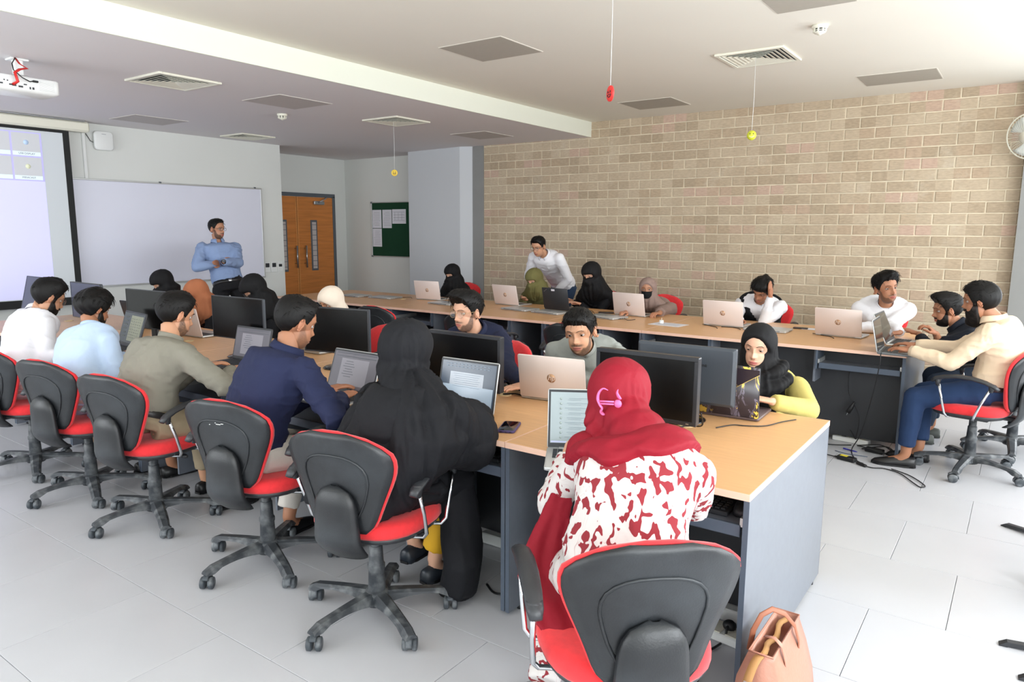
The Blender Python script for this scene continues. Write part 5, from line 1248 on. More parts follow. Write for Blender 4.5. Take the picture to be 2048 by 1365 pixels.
        st = vnoise(np.stack([q[:, 0]*95+q[:, 2]*12, q[:, 1]*16, q[:, 2]*16], 1), seed)*0.0030+vnoise(np.stack([q[:, 0]*34+q[:, 2]*10, q[:, 1]*13, q[:, 2]*13], 1), seed+2)*0.0045*hair.get('mess', 1.0)+vnoise(q*14, seed+3)*0.006*hair.get('mess', 1.0)
        off = np.where(m > 0, -0.006+m*(0.006+T_+st*np.clip(T_/0.02, 0.3, 1.4)), -0.006-0.006*(1-m)); nrm = B/np.linalg.norm(B, axis=1)[:, None]; HVv = B*np.where(m > 0.0, 1, 0.93)[:, None]+nrm*off[:, None]
        sx = hair.get('sweep', 0.0); HVv[:, 0] += sx*hgt*fr*m; HVv[:, 1] += hair.get('fwd', 0.004)*hgt*fr*m
        ho = hput('hair', HVv, Fh, M_hair)
        lk = MB(); rr = random.Random(seed); idx = [i for i in range(len(B)) if m[i] > 0.6 and B[i, 2] > hair.get('lz', 0.035)]
        for _ in range(int(hair.get('locks', 110)*0.9)):
            i = rr.choice(idx); p = V3(HVv[i]); nn = nrm[i]; L = rr.uniform(0.02, 0.042)*hair.get('ll', 1.0); 
            fl_ = V3((sx*8+rr.uniform(-0.5, 0.5), 0.55 if p[2] > 0.05 else -0.15, -0.25 if p[2] > 0.05 else -0.9)); fl_ = unit(fl_-nn*nn.dot(fl_)*0.9); pts = [tuple(p-nn*0.006)]
            for k in range(1, 6): pts.append(tuple(p+fl_*L*k/5+nn*(0.004*math.sin(PI*k/5)+rr.uniform(-0.001, 0.001)-0.010*(k/5)**2)))
            lk.tube(pts, [0.0010, 0.0014, 0.0013, 0.0010, 0.0006, 0.0002], 4)
        if lk.v: lo = hput('hair_locks', lk.v, lk.f, M_hair, parent=t)
    if beard:
        Db, Fb = ico(6 if res >= 6 else 5); B = head_surface(Db, fem); x, y, z = B.T; ax = np.abs(x); ph = np.degrees(np.abs(np.arctan2(x, y)))
        top = np.interp(ph, [0, 12, 22, 34, 46, 60, 72, 80], [-0.074, -0.070, -0.046, -0.052, -0.046, -0.020, 0.010, 0.014])
        m = sstep(0.0, 0.010, top-z)*sstep(88, 76, ph)*sstep(-0.13, -0.11, z)
        mus = np.exp(-((z+0.0455)/0.0062)**4)*np.exp(-((ax-0.010)/0.020)**4)*sstep(0.002, 0.006, ax+0.004); m = np.maximum(m, mus*beard.get('mus', 1.0)*(y > 0.03))
        lipm = np.exp(-((x/0.021)**4))*np.exp(-(((z+0.061)/0.0085)**4)); m = m*(1-lipm)
        T_ = beard.get('t', 0.004)*(1+beard.get('chin', 1.5)*g2(x, 0, 0.035)*sstep(-0.06, -0.10, z))+vnoise(np.stack([x*200, y*60, z*30], 1), seed)*beard.get('t', 0.004)*0.35
        nrm = B/np.linalg.norm(B, axis=1)[:, None]; off = np.where(m > 0.02, -0.003+m*(0.003+T_), -0.008); VV = B+nrm*off[:, None]; VV[:, 2] -= beard.get('drop', 0)*m*sstep(-0.05, -0.11, z)
        hput('beard', VV, Fb, M_beard)
    if glasses:
        gl = MB(); gm_ = glasses.get('m', M_wire); r_ = glasses.get('r', 0.0215); yy = 0.090
        for sg in (-1, 1):
            gl.tube([(sg*0.032+r_*1.06*math.cos(a), yy-0.004*abs(math.cos(a)) if False else yy-0.003, 0.003+r_*0.92*math.sin(a)) for a in np.linspace(0, 2*PI, 25)[:-1]], glasses.get('w', 0.0011), 6, closed=True, up=(0, 1, 0))
            gl.tube([(sg*(0.032+r_), yy-0.004, 0.010), (sg*0.068, 0.066, 0.012), (sg*0.079, 0.0, 0.013), (sg*0.080, -0.014, 0.004)], 0.0012, 6)
        gl.tube([(-0.010, yy-0.003, 0.007), (0, yy, 0.011), (0.010, yy-0.003, 0.007)], 0.0011, 6); g_ = hput('glasses', gl.v, gl.f, gm_)
        ln = MB()
        for sg in (-1, 1): ln.tube([(sg*0.032, yy-0.0034, 0.003), (sg*0.032, yy-0.0028, 0.003)], [(r_*1.02, r_*0.9)]*2, 20, up=(0, 0, 1))
        put('lens', new_mesh('lens', ln.v, ln.f, M_lens), g_)
    # ---------- clothes
    if trousers is not None and legs:
        mb = MB(); torso(mb, pel, che, nb, Rp, Rc, sec, 0.010, s0=-0.10, hunch=hun, s1=0.20)
        for (hp_, K, an, ft) in LG:
            hem = an+V3((0, 0, 0.045+(0.02 if not stand else 0)))
            mb.tube([tuple(hp_), tuple(hp_*0.5+K*0.5), tuple(K)], [0.094, 0.084, 0.070], 14); mb.ball(tuple(K), 0.070, 12)
            mb.tube([tuple(K), tuple(K*0.6+hem*0.4), tuple(hem)], [0.069, 0.066, 0.054], 14)
        v, n, f = remesh(mb, vox, 4); v = fold(v, n, 0.006, seed+40, (6, 6, 6)); wput('trousers', v, f, trousers)
    if shoes is not None and legs:
        for (hp_, K, an, ft) in LG:
            fd = unit(V3((K[0]-hp_[0], K[1]-hp_[1], 0))) if not stand else fw(byaw); sd = np.cross(fd, V3((0, 0, 1))); s_ = MB(); rg = []; zb = an[2]-0.083
            for q, hw_, h_ in ((-0.085, 0.020, 0.055), (-0.075, 0.034, 0.066), (-0.03, 0.038, 0.072), (0.03, 0.040, 0.066), (0.08, 0.047, 0.052), (0.13, 0.045, 0.040), (0.165, 0.032, 0.030), (0.18, 0.012, 0.018)):
                c = V3((an[0], an[1], 0))+fd*(q+0.02); rr_ = []
                for a in np.linspace(0, PI, 9): rr_.append(tuple(c+sd*hw_*math.cos(a)+V3((0, 0, zb+0.002+h_*math.sin(a)**0.7))))
                rr_.append(tuple(c-sd*hw_*0.95+V3((0, 0, zb+0.002)))); rr_.append(tuple(c+sd*hw_*0.95+V3((0, 0, zb+0.002)))); rg.append(rr_)
            s_.loft(rg); so = wput('shoe', s_.v, s_.f, shoes)
            sl = MB(); sl.loft([[tuple(V3((an[0], an[1], 0))+fd*(q+0.02)+sd*w_*k_+V3((0, 0, zb+zz))) for (q, w_, k_) in ((-0.088, 0.02, 1), (-0.04, 0.040, 1), (0.03, 0.042, 1), (0.09, 0.049, 1), (0.14, 0.046, 1), (0.185, 0.015, 1), (0.185, 0.015, -1), (0.14, 0.046, -1), (0.09, 0.049, -1), (0.03, 0.042, -1), (-0.04, 0.040, -1), (-0.088, 0.02, -1))] for zz in (0.001, 0.012)], smooth=False)
            put('sole', new_mesh('sole', np.array(sl.v)-bx, sl.f, M_wire, None, False), so)
    if shirt is not None:
        mb = MB(); torso(mb, pel, che, nb-upv*0.010, Rp, Rc, [(a, b-(0.014 if a > 0.99 and not fem else 0), d-(0.014 if a > 0.99 and not fem else 0)) for a, b, d in sec], 0.018, s0=(0.12 if belt is not None else 0.0) if not kurta else -0.10, hunch=hun)
        for si, (S_, E_, wr, hd_, h) in enumerate(arms):
            k = (0.88 if fem else 1.0)*arm_r; we = E_+(wr-E_)*min(1.0, sleeve*0.97)
            mb.ball(tuple(S_), 0.068*k, 14)
            mb.tube([tuple(S_), tuple(S_*0.6+E_*0.4), tuple(E_)], [0.067*k, 0.061*k, 0.052*k], 14); mb.ball(tuple(E_), 0.052*k, 12)
            if sleeve > 0.1: mb.tube([tuple(E_), tuple(E_*0.6+we*0.4), tuple(we)], [0.052*k, 0.048*k, (0.037 if sleeve > 0.8 else 0.045)*k], 14)
        if kurta:
            for (hp_, K, an, ft) in LG:
                e_ = hp_+(K-hp_)*kurta; mb.tube([tuple(hp_+V3((0, 0, 0.02))), tuple(hp_*0.5+e_*0.5+V3((0, 0, 0.015))), tuple(e_+V3((0, 0, 0.012)))], [(0.13, 0.115), (0.125, 0.10), (0.12, 0.088)], 16)
        v, n, f = remesh(mb, vox, 5); v = fold(v, n, shirt_amp, seed+5, (5.5, 5.5, 9.5), mask=sstep(0.08, 0.19, np.linalg.norm(v-nb, axis=1))); so = wput('shirt' if not fem else 'dress', v, f, shirt); dress = (v, n, f)
        if collar in ('shirt', 'band'):
            Rn = Rc; tn = unit(nb-che*0.6-pel*0.0-0.4*che); tn = unit((head-che)*0.5+upv*0.5); Rn = unit(Rn-tn*Rn.dot(tn)); Fn = np.cross(tn, Rn); cl = MB(); rows = []
            hgt_ = 0.046 if collar == 'shirt' else 0.036
            for q in range(5):
                row = []; zz = -0.012+hgt_*q/4; rad = 0.063+0.0025*q*0
                for a in np.linspace(math.radians(-245), math.radians(65), 22): row.append(tuple(nb-tn*0.004+Rn*rad*math.cos(a)*1.02+Fn*(rad*math.sin(a)*1.06+0.002)+tn*(zz-0.010*max(0, math.sin(a)))))
                rows.append(row)
            cl.sheet(rows, 0.003); co = put('collar', new_mesh('collar', np.array(cl.v)-bx, cl.f, shirt), t)
            if collar == 'shirt':
                fl_ = MB(); rows = []
                for q in range(4):
                    row = []
                    for a in np.linspace(math.radians(-248), math.radians(68), 22):
                        ext = 1+0.9*max(0, math.sin(a))**3; rad = 0.066+0.006*q*ext/1.5; row.append(tuple(nb-tn*0.004+Rn*rad*math.cos(a)*1.02+Fn*(rad*math.sin(a)*1.06+0.002)+tn*(hgt_-0.012-0.010*max(0, math.sin(a))-0.0115*q*ext)))
                    rows.append(row)
                fl_.sheet(rows, 0.002); put('collar_fold', new_mesh('collar_fold', np.array(fl_.v)-bx, fl_.f, shirt), t)
        if sleeve > 0.8 and not fem:
            for (S_, E_, wr, hd_, h) in arms:
                d_ = unit(wr-E_); c0 = wr-d_*0.045; cf = MB(); cf.tube([tuple(c0), tuple(c0+d_*0.015), tuple(c0+d_*0.048)], [0.0365*arm_r, 0.0375*arm_r, 0.0355*arm_r], 18); put('cuff', new_mesh('cuff', np.array(cf.v)-bx, cf.f, cuffs or shirt), t)
    if belt is not None:
        cb = pel+(che-pel)*0.095-unit(np.cross(unit(che-pel), Rc))*hun*math.sin(PI*0.095/0.86); b_ = MB(); tn = unit(che-pel); Fb = np.cross(tn, Rp); Rb = unit(Rp-tn*Rp.dot(tn)); Fb = np.cross(tn, Rb)
        b_.loft([ringpts(cb+tn*q, Rb, Fb, (0.168+g_)*girth, (0.133+g_)*girth, 36) for q, g_ in ((-0.018, -0.003), (-0.016, 0.001), (0.016, 0.001), (0.018, -0.003))], cap=False); bo = wput('belt', b_.v, b_.f, belt)
        bk = MB(); bk.box((0, 0, 0), (0.038, 0.006, 0.030), bev=0.003); put('buckle', new_mesh('buckle', [tuple(cb+Rb*p[0]+Fb*(p[1]+0.1345*girth)+tn*p[2]-bx) for p in bk.v], bk.f, M_steel), bo)
    ctx = dict(dress=dress if shirt is not None else None, t=t, bx=bx, pel=pel, che=che, head=head, Mh=Mh, sc=sc_, Rp=Rp, Rc=Rc, fw=fw(cyaw), fwp=fw(byaw), up=upv, nb=nb, arms=arms, LG=LG, wput=wput, hput=hput, tow=tow, seed=seed, vox=vox, fem=fem)
    if scarf: make_scarf(ctx, **scarf)
    return ctx
M_lens = mat('spectacle_lens', (230, 235, 238), 0.05, alpha=0.06, spec=0.3)
def make_scarf(c, kind='hijab', m=None, cape=None, T=0.014, amp=0.006, veil=None, hem=0.35, wide=0.0, name='headscarf', fold_k=(9, 9, 3.5), win=None, puff=0.0, cap=None, tent=1.0):
    D, F = ico(5); B = head_surface(D, 1.0); x, y, z = B.T; nrm = B/np.linalg.norm(B, axis=1)[:, None]
    if kind == 'hijab': wn = (x/0.060)**2+((z+0.014)/0.078)**2; inw = (y > 0.0)*sstep(1.10, 0.92, wn)
    elif kind == 'niqab': inw = (y > 0.0)*sstep(0.060, 0.052, np.abs(x))*sstep(0.034, 0.028, z)*sstep(-0.010, -0.003, z)
    else: inw = np.zeros(len(B))
    if win: inw = (y > 0.0)*sstep(1.10, 0.92, (x/win[0])**2+((z-win[1])/win[2])**2)
    t_ = T*(1+0.5*puff*sstep(0.02, -0.08, y))+0.012*sstep(0.02, -0.06, z)*sstep(0.03, -0.04, y); off = np.where(inw > 0.5, -0.010, t_)
    mb = MB(); V = c['tow'](B+nrm*off[:, None]); mb.add([tuple(p) for p in V], F)
    Hm = np.array(c['Mh'].to_3x3()); s_ = c['sc']; jaw = c['head']+Hm @ V3((0, -0.005, -0.085))*s_; nk = c['head']+Hm @ V3((0, -0.028, -0.055))*s_; up = c['up']; R = c['Rc']; Fw = c['fw']
    zc = V3((0, 0, 1)); rings = []
    # neck to shoulders to hem
    sw = 0.175+wide
    mid = c['nb']; bk = c['head']+Hm @ V3((0, -0.025, 0.0))*s_
    if cape == 'short': cape = [(-.1, 0.086, 0.080, bk), (0.0, 0.100, 0.092, nk), (0.25, 0.122, 0.122, nk*0.5+mid*0.5), (0.45, 0.148, 0.148, mid), (0.7, 0.150, 0.146, mid*0.5+c['che']*0.5+up*0.01), (1.0, 0.140, 0.130, c['che']+up*0.0)]
    prof = cape or [(-.1, 0.086, 0.080, bk), (0.0, 0.094, 0.088, nk), (0.25, 0.104, 0.096, nk*0.5+mid*0.5+Fw*0.0), (0.5, 0.128, 0.106, mid+up*0.0), (0.68, sw*0.90, 0.128, c['che']-up*0.005), (0.85, sw*1.06, 0.145, c['che']-up*0.07), (1.0, sw*1.08, 0.155, c['che']-up*(0.07+hem*0.5)), (1.1, sw*1.04, 0.158, c['che']-up*(0.07+hem))]
    prof = [(q, hw*(tent if 0 <= q < 0.6 else 1), hd*(1+(tent-1)*0.6 if 0 <= q < 0.6 else 1), cen) for q, hw, hd, cen in prof]
    for (q, hw, hd, cen) in prof: rings.append(ringpts(V3(cen), R, np.cross(zc, R), hw, hd, 28, 0.95))
    mb.loft(rings)
    if veil:
        # face veil hanging from under the eyes to the chest
        rows = []
        for q in range(8):
            k = q/7; a = c['head']+Hm @ V3((0, 0.095, -0.012-0.10*k))*s_ if k < 0.5 else None
            if a is None: e_ = c['che']+Fw*(0.135)-up*(veil-0.0)*(k-0.5)*2; b_ = c['head']+Hm @ V3((0, 0.088, -0.075))*s_; a = b_+(e_-b_)*(k-0.45)/0.55
            hw = 0.058+0.05*k; Rh = Hm @ V3((1, 0, 0)); rows.append([tuple(a+Rh*hw*u-Fw*(0.035*abs(u)**2)) for u in np.linspace(-1, 1, 9)])
        mb.sheet(rows, 0.016)
    if cap: cap(mb, c)
    v, n, f = remesh(mb, c['vox']*0.8, 3)
    ax = c['che']*0.5+c['head']*0.5; ph = np.arctan2((v-ax) @ Fw, (v-ax) @ R); dz = sstep(0.10, -0.25, (v[:, 2]-c['head'][2]))
    Q = np.stack([np.cos(ph)*fold_k[0]*0.5, np.sin(ph)*fold_k[1]*0.5, v[:, 2]*fold_k[2]], 1)+np.stack([vnoise(v*4, 3), vnoise(v*4, 4), vnoise(v*4, 5)], 1)*0.5
    d = (1-2*np.abs(vnoise(Q, c['seed'])))*amp*(0.30+1.4*dz)+(1-2*np.abs(vnoise(Q*2.2, c['seed']+9)))*amp*0.45*(0.3+dz)+vnoise(v*25, 8)*0.0008
    # keep the edge of the face window clean
    Hi = (v-c['head']) @ Hm/s_; near = (Hi[:, 1] > 0.0)*sstep(0.12, 0.10, np.linalg.norm(Hi, axis=1)); d = d*(1-0.85*near)
    c['wput'](name, v+n*d[:, None], f, m)
C_navy = cloth('navy_shirt_cloth', (32, 38, 68)); C_olive = cloth('olive_grey_cloth', (130, 127, 116)); C_lblue = cloth('light_blue_cloth', (182, 202, 228)); C_white = cloth('white_shirt_cloth', (232, 232, 238))
C_grey = cloth('grey_tunic_cloth', (150, 154, 150)); C_navy2 = cloth('dark_navy_cloth', (30, 36, 62)); C_blue = cloth('blue_grey_shirt_cloth', (134, 154, 190)); C_beige = cloth('beige_shirt_cloth', (226, 204, 176)); C_polo = cloth('dark_polo_cloth', (22, 27, 38))
C_blk = cloth('black_cloth', (17, 18, 23), 0.8, 0.3); C_blk2 = cloth('black_scarf_cloth', (13, 13, 16), 0.75, 0.3); C_rust = cloth('rust_scarf_cloth', (178, 112, 78)); C_cream = cloth('cream_scarf_cloth', (226, 212, 196)); C_olsc = cloth('olive_scarf_cloth', (112, 108, 66)); C_mauve = cloth('mauve_scarf_cloth', (146, 124, 116)); C_redsc = cloth('red_scarf_cloth', (134, 10, 32), 0.7, 0.3); C_yel = cloth('yellow_dress_cloth', (192, 178, 104))
C_khaki = cloth('khaki_trouser_cloth', (150, 136, 112)); C_pale = cloth('pale_trouser_cloth', (206, 200, 192)); C_jean = cloth('dark_jean_cloth', (40, 50, 66)); C_btr = cloth('blue_trouser_cloth', (34, 54, 88)); C_btrs = cloth('black_trouser_cloth', (24, 24, 27)); C_jean2 = cloth('blue_jean_cloth', (44, 62, 88))
M_shoe = mat('black_shoe_leather', (22, 22, 24), 0.4); M_leather = mat('black_belt_leather', (24, 22, 22), 0.4); M_brn = mat('brown_belt_leather', (84, 58, 42), 0.5); M_mask = cloth('black_mask_cloth', (20, 21, 24)); M_gray_shoe = mat('grey_shoe', (70, 74, 70), 0.6)
def printed_dress():
    m = bpy.data.materials.new('red_and_white_print'); m.use_nodes = True; nt = m.node_tree; b = nt.nodes['Principled BSDF']; b.inputs['Roughness'].default_value = 0.85
    tc = nt.nodes.new('ShaderNodeTexCoord')
    def nz(sc, dist, det, st, rot=(0, 0, 0)):
        mp = nt.nodes.new('ShaderNodeMapping'); mp.inputs['Scale'].default_value = st; mp.inputs['Rotation'].default_value = rot; nt.links.new(tc.outputs['Object'], mp.inputs[0])
        n = nt.nodes.new('ShaderNodeTexNoise'); n.inputs['Scale'].default_value = sc; n.inputs['Distortion'].default_value = dist; n.inputs['Detail'].default_value = det; nt.links.new(mp.outputs[0], n.inputs['Vector']); return n.outputs[0]
    def ramp(src, pts):
        r = nt.nodes.new('ShaderNodeValToRGB'); e = r.color_ramp.elements; e[0].position = pts[0][0]; e[0].color = (*[pts[0][1]]*3, 1); e[1].position = pts[-1][0]; e[1].color = (*[pts[-1][1]]*3, 1)
        for p, v in pts[1:-1]: q = e.new(p); q.color = (v, v, v, 1)
        nt.links.new(src, r.inputs[0]); return r.outputs[0]
    a = ramp(nz(38, 0.55, 1, (1, 1, 0.62)), [(0.572, 0), (0.580, 1)])
    l = ramp(nz(22, 1.0, 0, (1, 1, 0.7), (0.3, 0.2, 0.5)), [(0.0, 0), (0.495, 0), (0.5, 1), (0.505, 0), (1, 0)])
    mx = nt.nodes.new('ShaderNodeMixRGB'); nt.links.new(l, mx.inputs[0]); mx.inputs[1].default_value = (*lin((206, 201, 199)), 1); mx.inputs[2].default_value = (*lin((176, 140, 140)), 1)
    m2 = nt.nodes.new('ShaderNodeMixRGB'); nt.links.new(a, m2.inputs[0]); nt.links.new(mx.outputs[0], m2.inputs[1]); m2.inputs[2].default_value = (*lin((134, 34, 44)), 1); nt.links.new(m2.outputs[0], b.inputs['Base Color']); return m
M_print = printed_dress()
F_ = lambda deg, dz=0.0: (-math.sin(math.radians(deg)), math.cos(math.radians(deg)), dz)
SK1 = (190, 142, 112); SK2 = (166, 116, 88); SK3 = (206, 160, 134); SK4 = (180, 130, 102)
# ---- near row, seen from behind
person('man in a white shirt with glasses, leftmost at the front row, seen from behind', (-5.20, 1.88, .57), (-5.631, 2.000, 0.782), (-5.397, 2.120, 1.110), byaw=-4, hyaw=-4, hpitch=26, skin=SK1, res=6, vox=0.012,
  hands=[((-5.208, 2.181, 0.800), F_(0, -.1), 'type'), ((-4.929, 2.137, 0.800), F_(20, -.1), 'type')], shirt=C_white, kurta=0.45, collar='shirt', trousers=C_pale, shoes=M_shoe, hair=dict(side=0.016, top=0.034, quiff=0.024, mess=1.2), beard=dict(t=0.007, chin=1.8), stub=0.9, glasses=dict(m=mat('brown_frame', (110, 76, 60), 0.4)), seed=3, eyes='down')
person('man in a light blue shirt with thick wavy hair, seated second from the left', (-4.47, 1.90, .57), (-4.640, 2.020, 0.845), (-4.754, 2.120, 1.082), byaw=4, hyaw=6, hpitch=22, skin=SK2, res=6, vox=0.012,
  hands=[((-4.481, 2.022, 0.800), F_(0, -.1), 'type'), ((-4.523, 2.164, 0.800), F_(10, -.1), 'type')], shirt=C_lblue, collar='band', kurta=0.4, trousers=C_pale, shoes=M_shoe, hair=dict(side=0.024, top=0.032, quiff=0.014, mess=2.0, taper=0.2, hl=-0.012, locks=260, ll=1.2), beard=dict(t=0.006, chin=1.5), stub=0.9, seed=5, eyes='down')
person('man in an olive grey shirt and khaki trousers at the front row', (-3.78, 1.90, .57), (-3.779, 2.030, 0.890), (-3.819, 2.130, 1.106), byaw=0, hyaw=-6, hpitch=18, skin=SK1, res=6, vox=0.010,
  hands=[((-3.852, 2.285, 0.790), F_(-20, -.05), 'type'), ((-3.568, 2.287, 0.800), F_(4, .02), 'type', (.8, -.3, -.3))], shirt=C_olive, collar='band', girth=1.08, trousers=C_khaki, shoes=M_shoe, belt=M_leather, hair=dict(side=0.009, top=0.026, quiff=0.018, mess=1.0), stub=0.95, seed=7, eyes='down', feet=[(-3.95, 2.32, 0), (-3.62, 2.22, 0)])
person('young man in a navy shirt and pale trousers typing at the front row', (-2.88, 1.93, .57), (-2.763, 2.040, 0.983), (-2.761, 2.120, 1.147), byaw=-4, hyaw=-14, hpitch=20, skin=SK2, res=6, vox=0.009,
  hands=[((-2.772, 2.285, 0.800), F_(-10, -.1), 'type'), ((-2.541, 2.180, 0.810), F_(-6, .06), 'type', (0.9, -0.4, -0.5))], shirt=C_navy, shirt_amp=0.017, collar='shirt', trousers=C_pale, shoes=M_shoe, belt=M_brn, hair=dict(side=0.004, top=0.022, quiff=0.018, mess=1.1, hl=0.006, taper=1.0), stub=0.55, seed=9, eyes='down', feet=[(-3.02, 2.22, 0), (-2.66, 2.36, 0)])
def abaya_low(mb, c):
    # loose cloak over back, both arms and hips
    R, Fw, che, pel = c['Rc'], c['fw'], c['che'], c['pel']; Z_ = V3((0, 0, 1)); F2 = np.cross(Z_, R)
    rg = []
    for k, hw, hd, dy, dx in ((0.0, 0.18, 0.12, 0.0, 0), (0.15, 0.24, 0.15, 0.01, 0.01), (0.35, 0.28, 0.18, 0.03, .02), (0.6, 0.27, 0.18, 0.03, .03), (0.85, 0.23, 0.17, 0.02, .03), (1.08, 0.20, 0.17, 0.03, .03), (1.2, 0.19, 0.16, 0.03, .03)):
        cen = che+(pel-che)*k; rg.append(ringpts(cen+F2*dy+R*dx, R, F2, hw, hd, 28, 0.92))
    mb.loft(rg)
    for (S_, E_, wr, hd_, h) in c['arms']: 
        mb.tube([tuple(S_), tuple(E_), tuple(E_*0.35+wr*0.65)], [0.085, 0.10, 0.075], 14); mb.tube([tuple(S_*0.6+che*0.4-c['up']*0.12), tuple(E_-Z_*0.05), tuple(E_*0.5+wr*0.5-Z_*0.03)], [0.11, 0.10, 0.06], 12)
c = person('woman in a full black cloak at the front row, seen from behind', (-2.08, 1.90, .57), (-1.907, 1.990, 0.915), (-2.018, 2.090, 1.092), byaw=-4, hyaw=-2, hpitch=12, fem=1, hs=1.1, skin=SK3, res=5, vox=0.010,
  hands=[((-2.327, 2.355, 0.800), F_(0, -.1), 'type'), ((-1.962, 2.371, 0.800), F_(10, -.1), 'type', (0.9, -.3, -.4))], shirt=C_blk, trousers=mat('mustard_trousers', (216, 164, 32), 0.8), shoes=mat('dark_flat_shoes', (36, 42, 50), 0.4), kurta=1.0, seed=13, collar=None, eyes='none', feet=[(-2.173, 2.264, 0.090), (-2.040, 2.257, 0.030)],
  scarf=dict(kind='full', m=C_blk, T=0.022, amp=0.011, hem=0.42, wide=0.05, cap=abaya_low, fold_k=(9, 9, 2.2), name='black_cloak'))
# black skirt falling to the floor on the right
def skirt(c, pts, m, seed, nm='skirt', amp=0.012, vox=0.010):
    mb = MB(); mb.loft([ringpts(V3(p[0]), V3((1, 0, 0)), V3((0, 1, 0)), p[1], p[2], 24, 0.9) for p in pts]); v, n, f = remesh(mb, vox, 3)
    Q = np.stack([v[:, 0]*16, v[:, 1]*16, v[:, 2]*1.6], 1); d = (1-2*np.abs(vnoise(Q, seed)))*amp; c['wput'](nm, v+n*d[:, None], f, m)
skirt(c, [((-2.04, 2.02, .58), .21, .17), ((-2.03, 2.12, .54), .20, .16), ((-2.05, 2.24, .49), .17, .15), ((-2.06, 2.32, .42), .15, .12), ((-2.06, 2.38, .32), .14, .10), ((-2.06, 2.40, .24), .13, .09)], C_blk, 4)
skirt(c, [((-1.97, 2.20, .57), .10, .10), ((-1.93, 2.24, .50), .10, .09), ((-1.87, 2.24, .36), .07, .08), ((-1.82, 2.20, .20), .07, .08), ((-1.860, 2.207, 0.060), .07, .07), ((-1.915, 2.272, 0.010), .07, .07)], C_blk, 14, 'skirt_flap', 0.014)
# ---- red scarf woman
def hands6(): return [((-1.281, 2.143, 0.800), F_(4, .05), 'type', (-.2, -.6, -.9)), ((-0.969, 2.280, 0.777), F_(0, -.2), 'type', (0.7, -.3, -.8))]
c = person('woman in a red scarf and a red and white printed dress, nearest the camera', (-0.86, 1.78, .57), (-0.890, 1.920, 0.914), (-1.025, 2.030, 1.051), byaw=8, cyaw=6, hyaw=10, hpitch=10, fem=1, hs=1.10, skin=SK3, res=5, vox=0.009,
  hands=hands6(), shirt=M_print, shirt_amp=0.012, arm_r=1.08, sleeve=0.92, girth=1.12, kurta=0.75, trousers=M_print, shoes=M_sil, seed=17, collar=None, eyes='none', feet=[(-1.14, 1.78, 0.0), (-0.95, 2.14, 0.0)],
  scarf=dict(kind='full', m=C_redsc, T=0.020, amp=0.0085, hem=0.06, wide=0.03, fold_k=(5, 5, 10), name='red_scarf', cape='short', cap=lambda mb, c: (mb.ball(tuple(c['nb']-c['fw']*0.02), 0.098, 16), mb.ball(tuple(c['nb']*0.5+c['head']*0.5-c['fw']*0.035), 0.085, 16))))
# the scarf spread over her shoulders, following the dress
v, n, f = c['dress']; d_ = v-c['che']; q_ = d_ @ c['Rc']; u_ = d_ @ c['up']; b_ = -(d_ @ c['fw'])
h_ = u_-(-0.048+0.55*np.maximum(0, q_-0.02)+0.012*np.sin(q_*40)); m_ = sstep(-0.004, 0.010, h_)*(b_ > -0.10)*(np.abs(q_) < 0.215)
W_ = (1-2*np.abs(vnoise(np.stack([q_*9+u_*10, u_*22-q_*8, b_*6], 1), 7)))*0.006
c['wput']('scarf_drape', v+n*np.where(m_ > 0, -0.012+m_*(0.030+W_), -0.012)[:, None], f, C_redsc)
# scarf end hanging at her left side down to the ankle
mb = MB(); rows = []
tail = [((-1.150, 1.900, 0.751), .03), ((-1.149, 1.840, 0.662), .055), ((-1.143, 1.780, 0.585), .075), ((-1.106, 1.720, 0.538), .085), ((-1.012, 1.660, 0.522), .10), ((-0.953, 1.620, 0.483), .095), ((-0.923, 1.620, 0.426), .06), ((-0.919, 1.620, 0.389), .02)]
for p, wd in tail: rows.append([tuple(V3(p)+V3((0.82, 0.57, 0))*wd*u+V3((0.5, -0.7, 0))*(0.016*math.sin(u*8+p[2]*9))) for u in np.linspace(-1, 1, 15)])
mb.sheet(rows, 0.012); v, n, f = remesh(mb, 0.008, 3); c['wput']('scarf_tail', v, f, C_redsc)
# pink motif on the back of the scarf
pk = MB(); Mh = c['Mh']
def crv(P, R, n=5):
    P = [Vector(p) for p in P]; Q = []; RR = []
    for i in range(len(P)-1):
        p0, p1, p2, p3 = P[max(0, i-1)], P[i], P[i+1], P[min(len(P)-1, i+2)]
        for k in range(n): t_ = k/n; Q.append(0.5*((2*p1)+(-p0+p2)*t_+(2*p0-5*p1+4*p2-p3)*t_*t_+(-p0+3*p1-3*p2+p3)*t_**3)); RR.append(R[i]*(1-t_)+R[i+1]*t_)
    return Q+[P[-1]], RR+[R[-1]]

def on_scarf(x, z):
    d = V3((x*0.8+0.008, -0.09, z*0.85-0.004)); d = d/np.linalg.norm(d); p = head_surface(d[None, :], 1.0)[0]; p = p*(1+0.034/np.linalg.norm(p)); p[1] -= 0.014; return tuple(c['tow'](p[None, :])[0])
ctr = [(-0.0, 0)]
pk.tube(*crv([on_scarf(*q) for q in ((-0.004, 0.030), (-0.016, 0.033), (-0.026, 0.024), (-0.030, 0.010), (-0.026, -0.004), (-0.020, -0.014), (-0.026, -0.024), (-0.020, -0.032), (-0.008, -0.030), (-0.002, -0.026))], [0.0015, 0.005, 0.0075, 0.008, 0.006, 0.006, 0.008, 0.008, 0.005, 0.0015]), 8, flat=0.5)
pk.tube(*crv([on_scarf(*q) for q in ((0.020, 0.036), (0.018, 0.028), (0.022, 0.020), (0.028, 0.014))], [0.0015, 0.005, 0.0075, 0.006]), 8, flat=0.5)
for z_ in (0.006, 0.0): pk.tube([on_scarf(-0.026, z_-0.002), on_scarf(0.012, z_)], 0.003, 6)
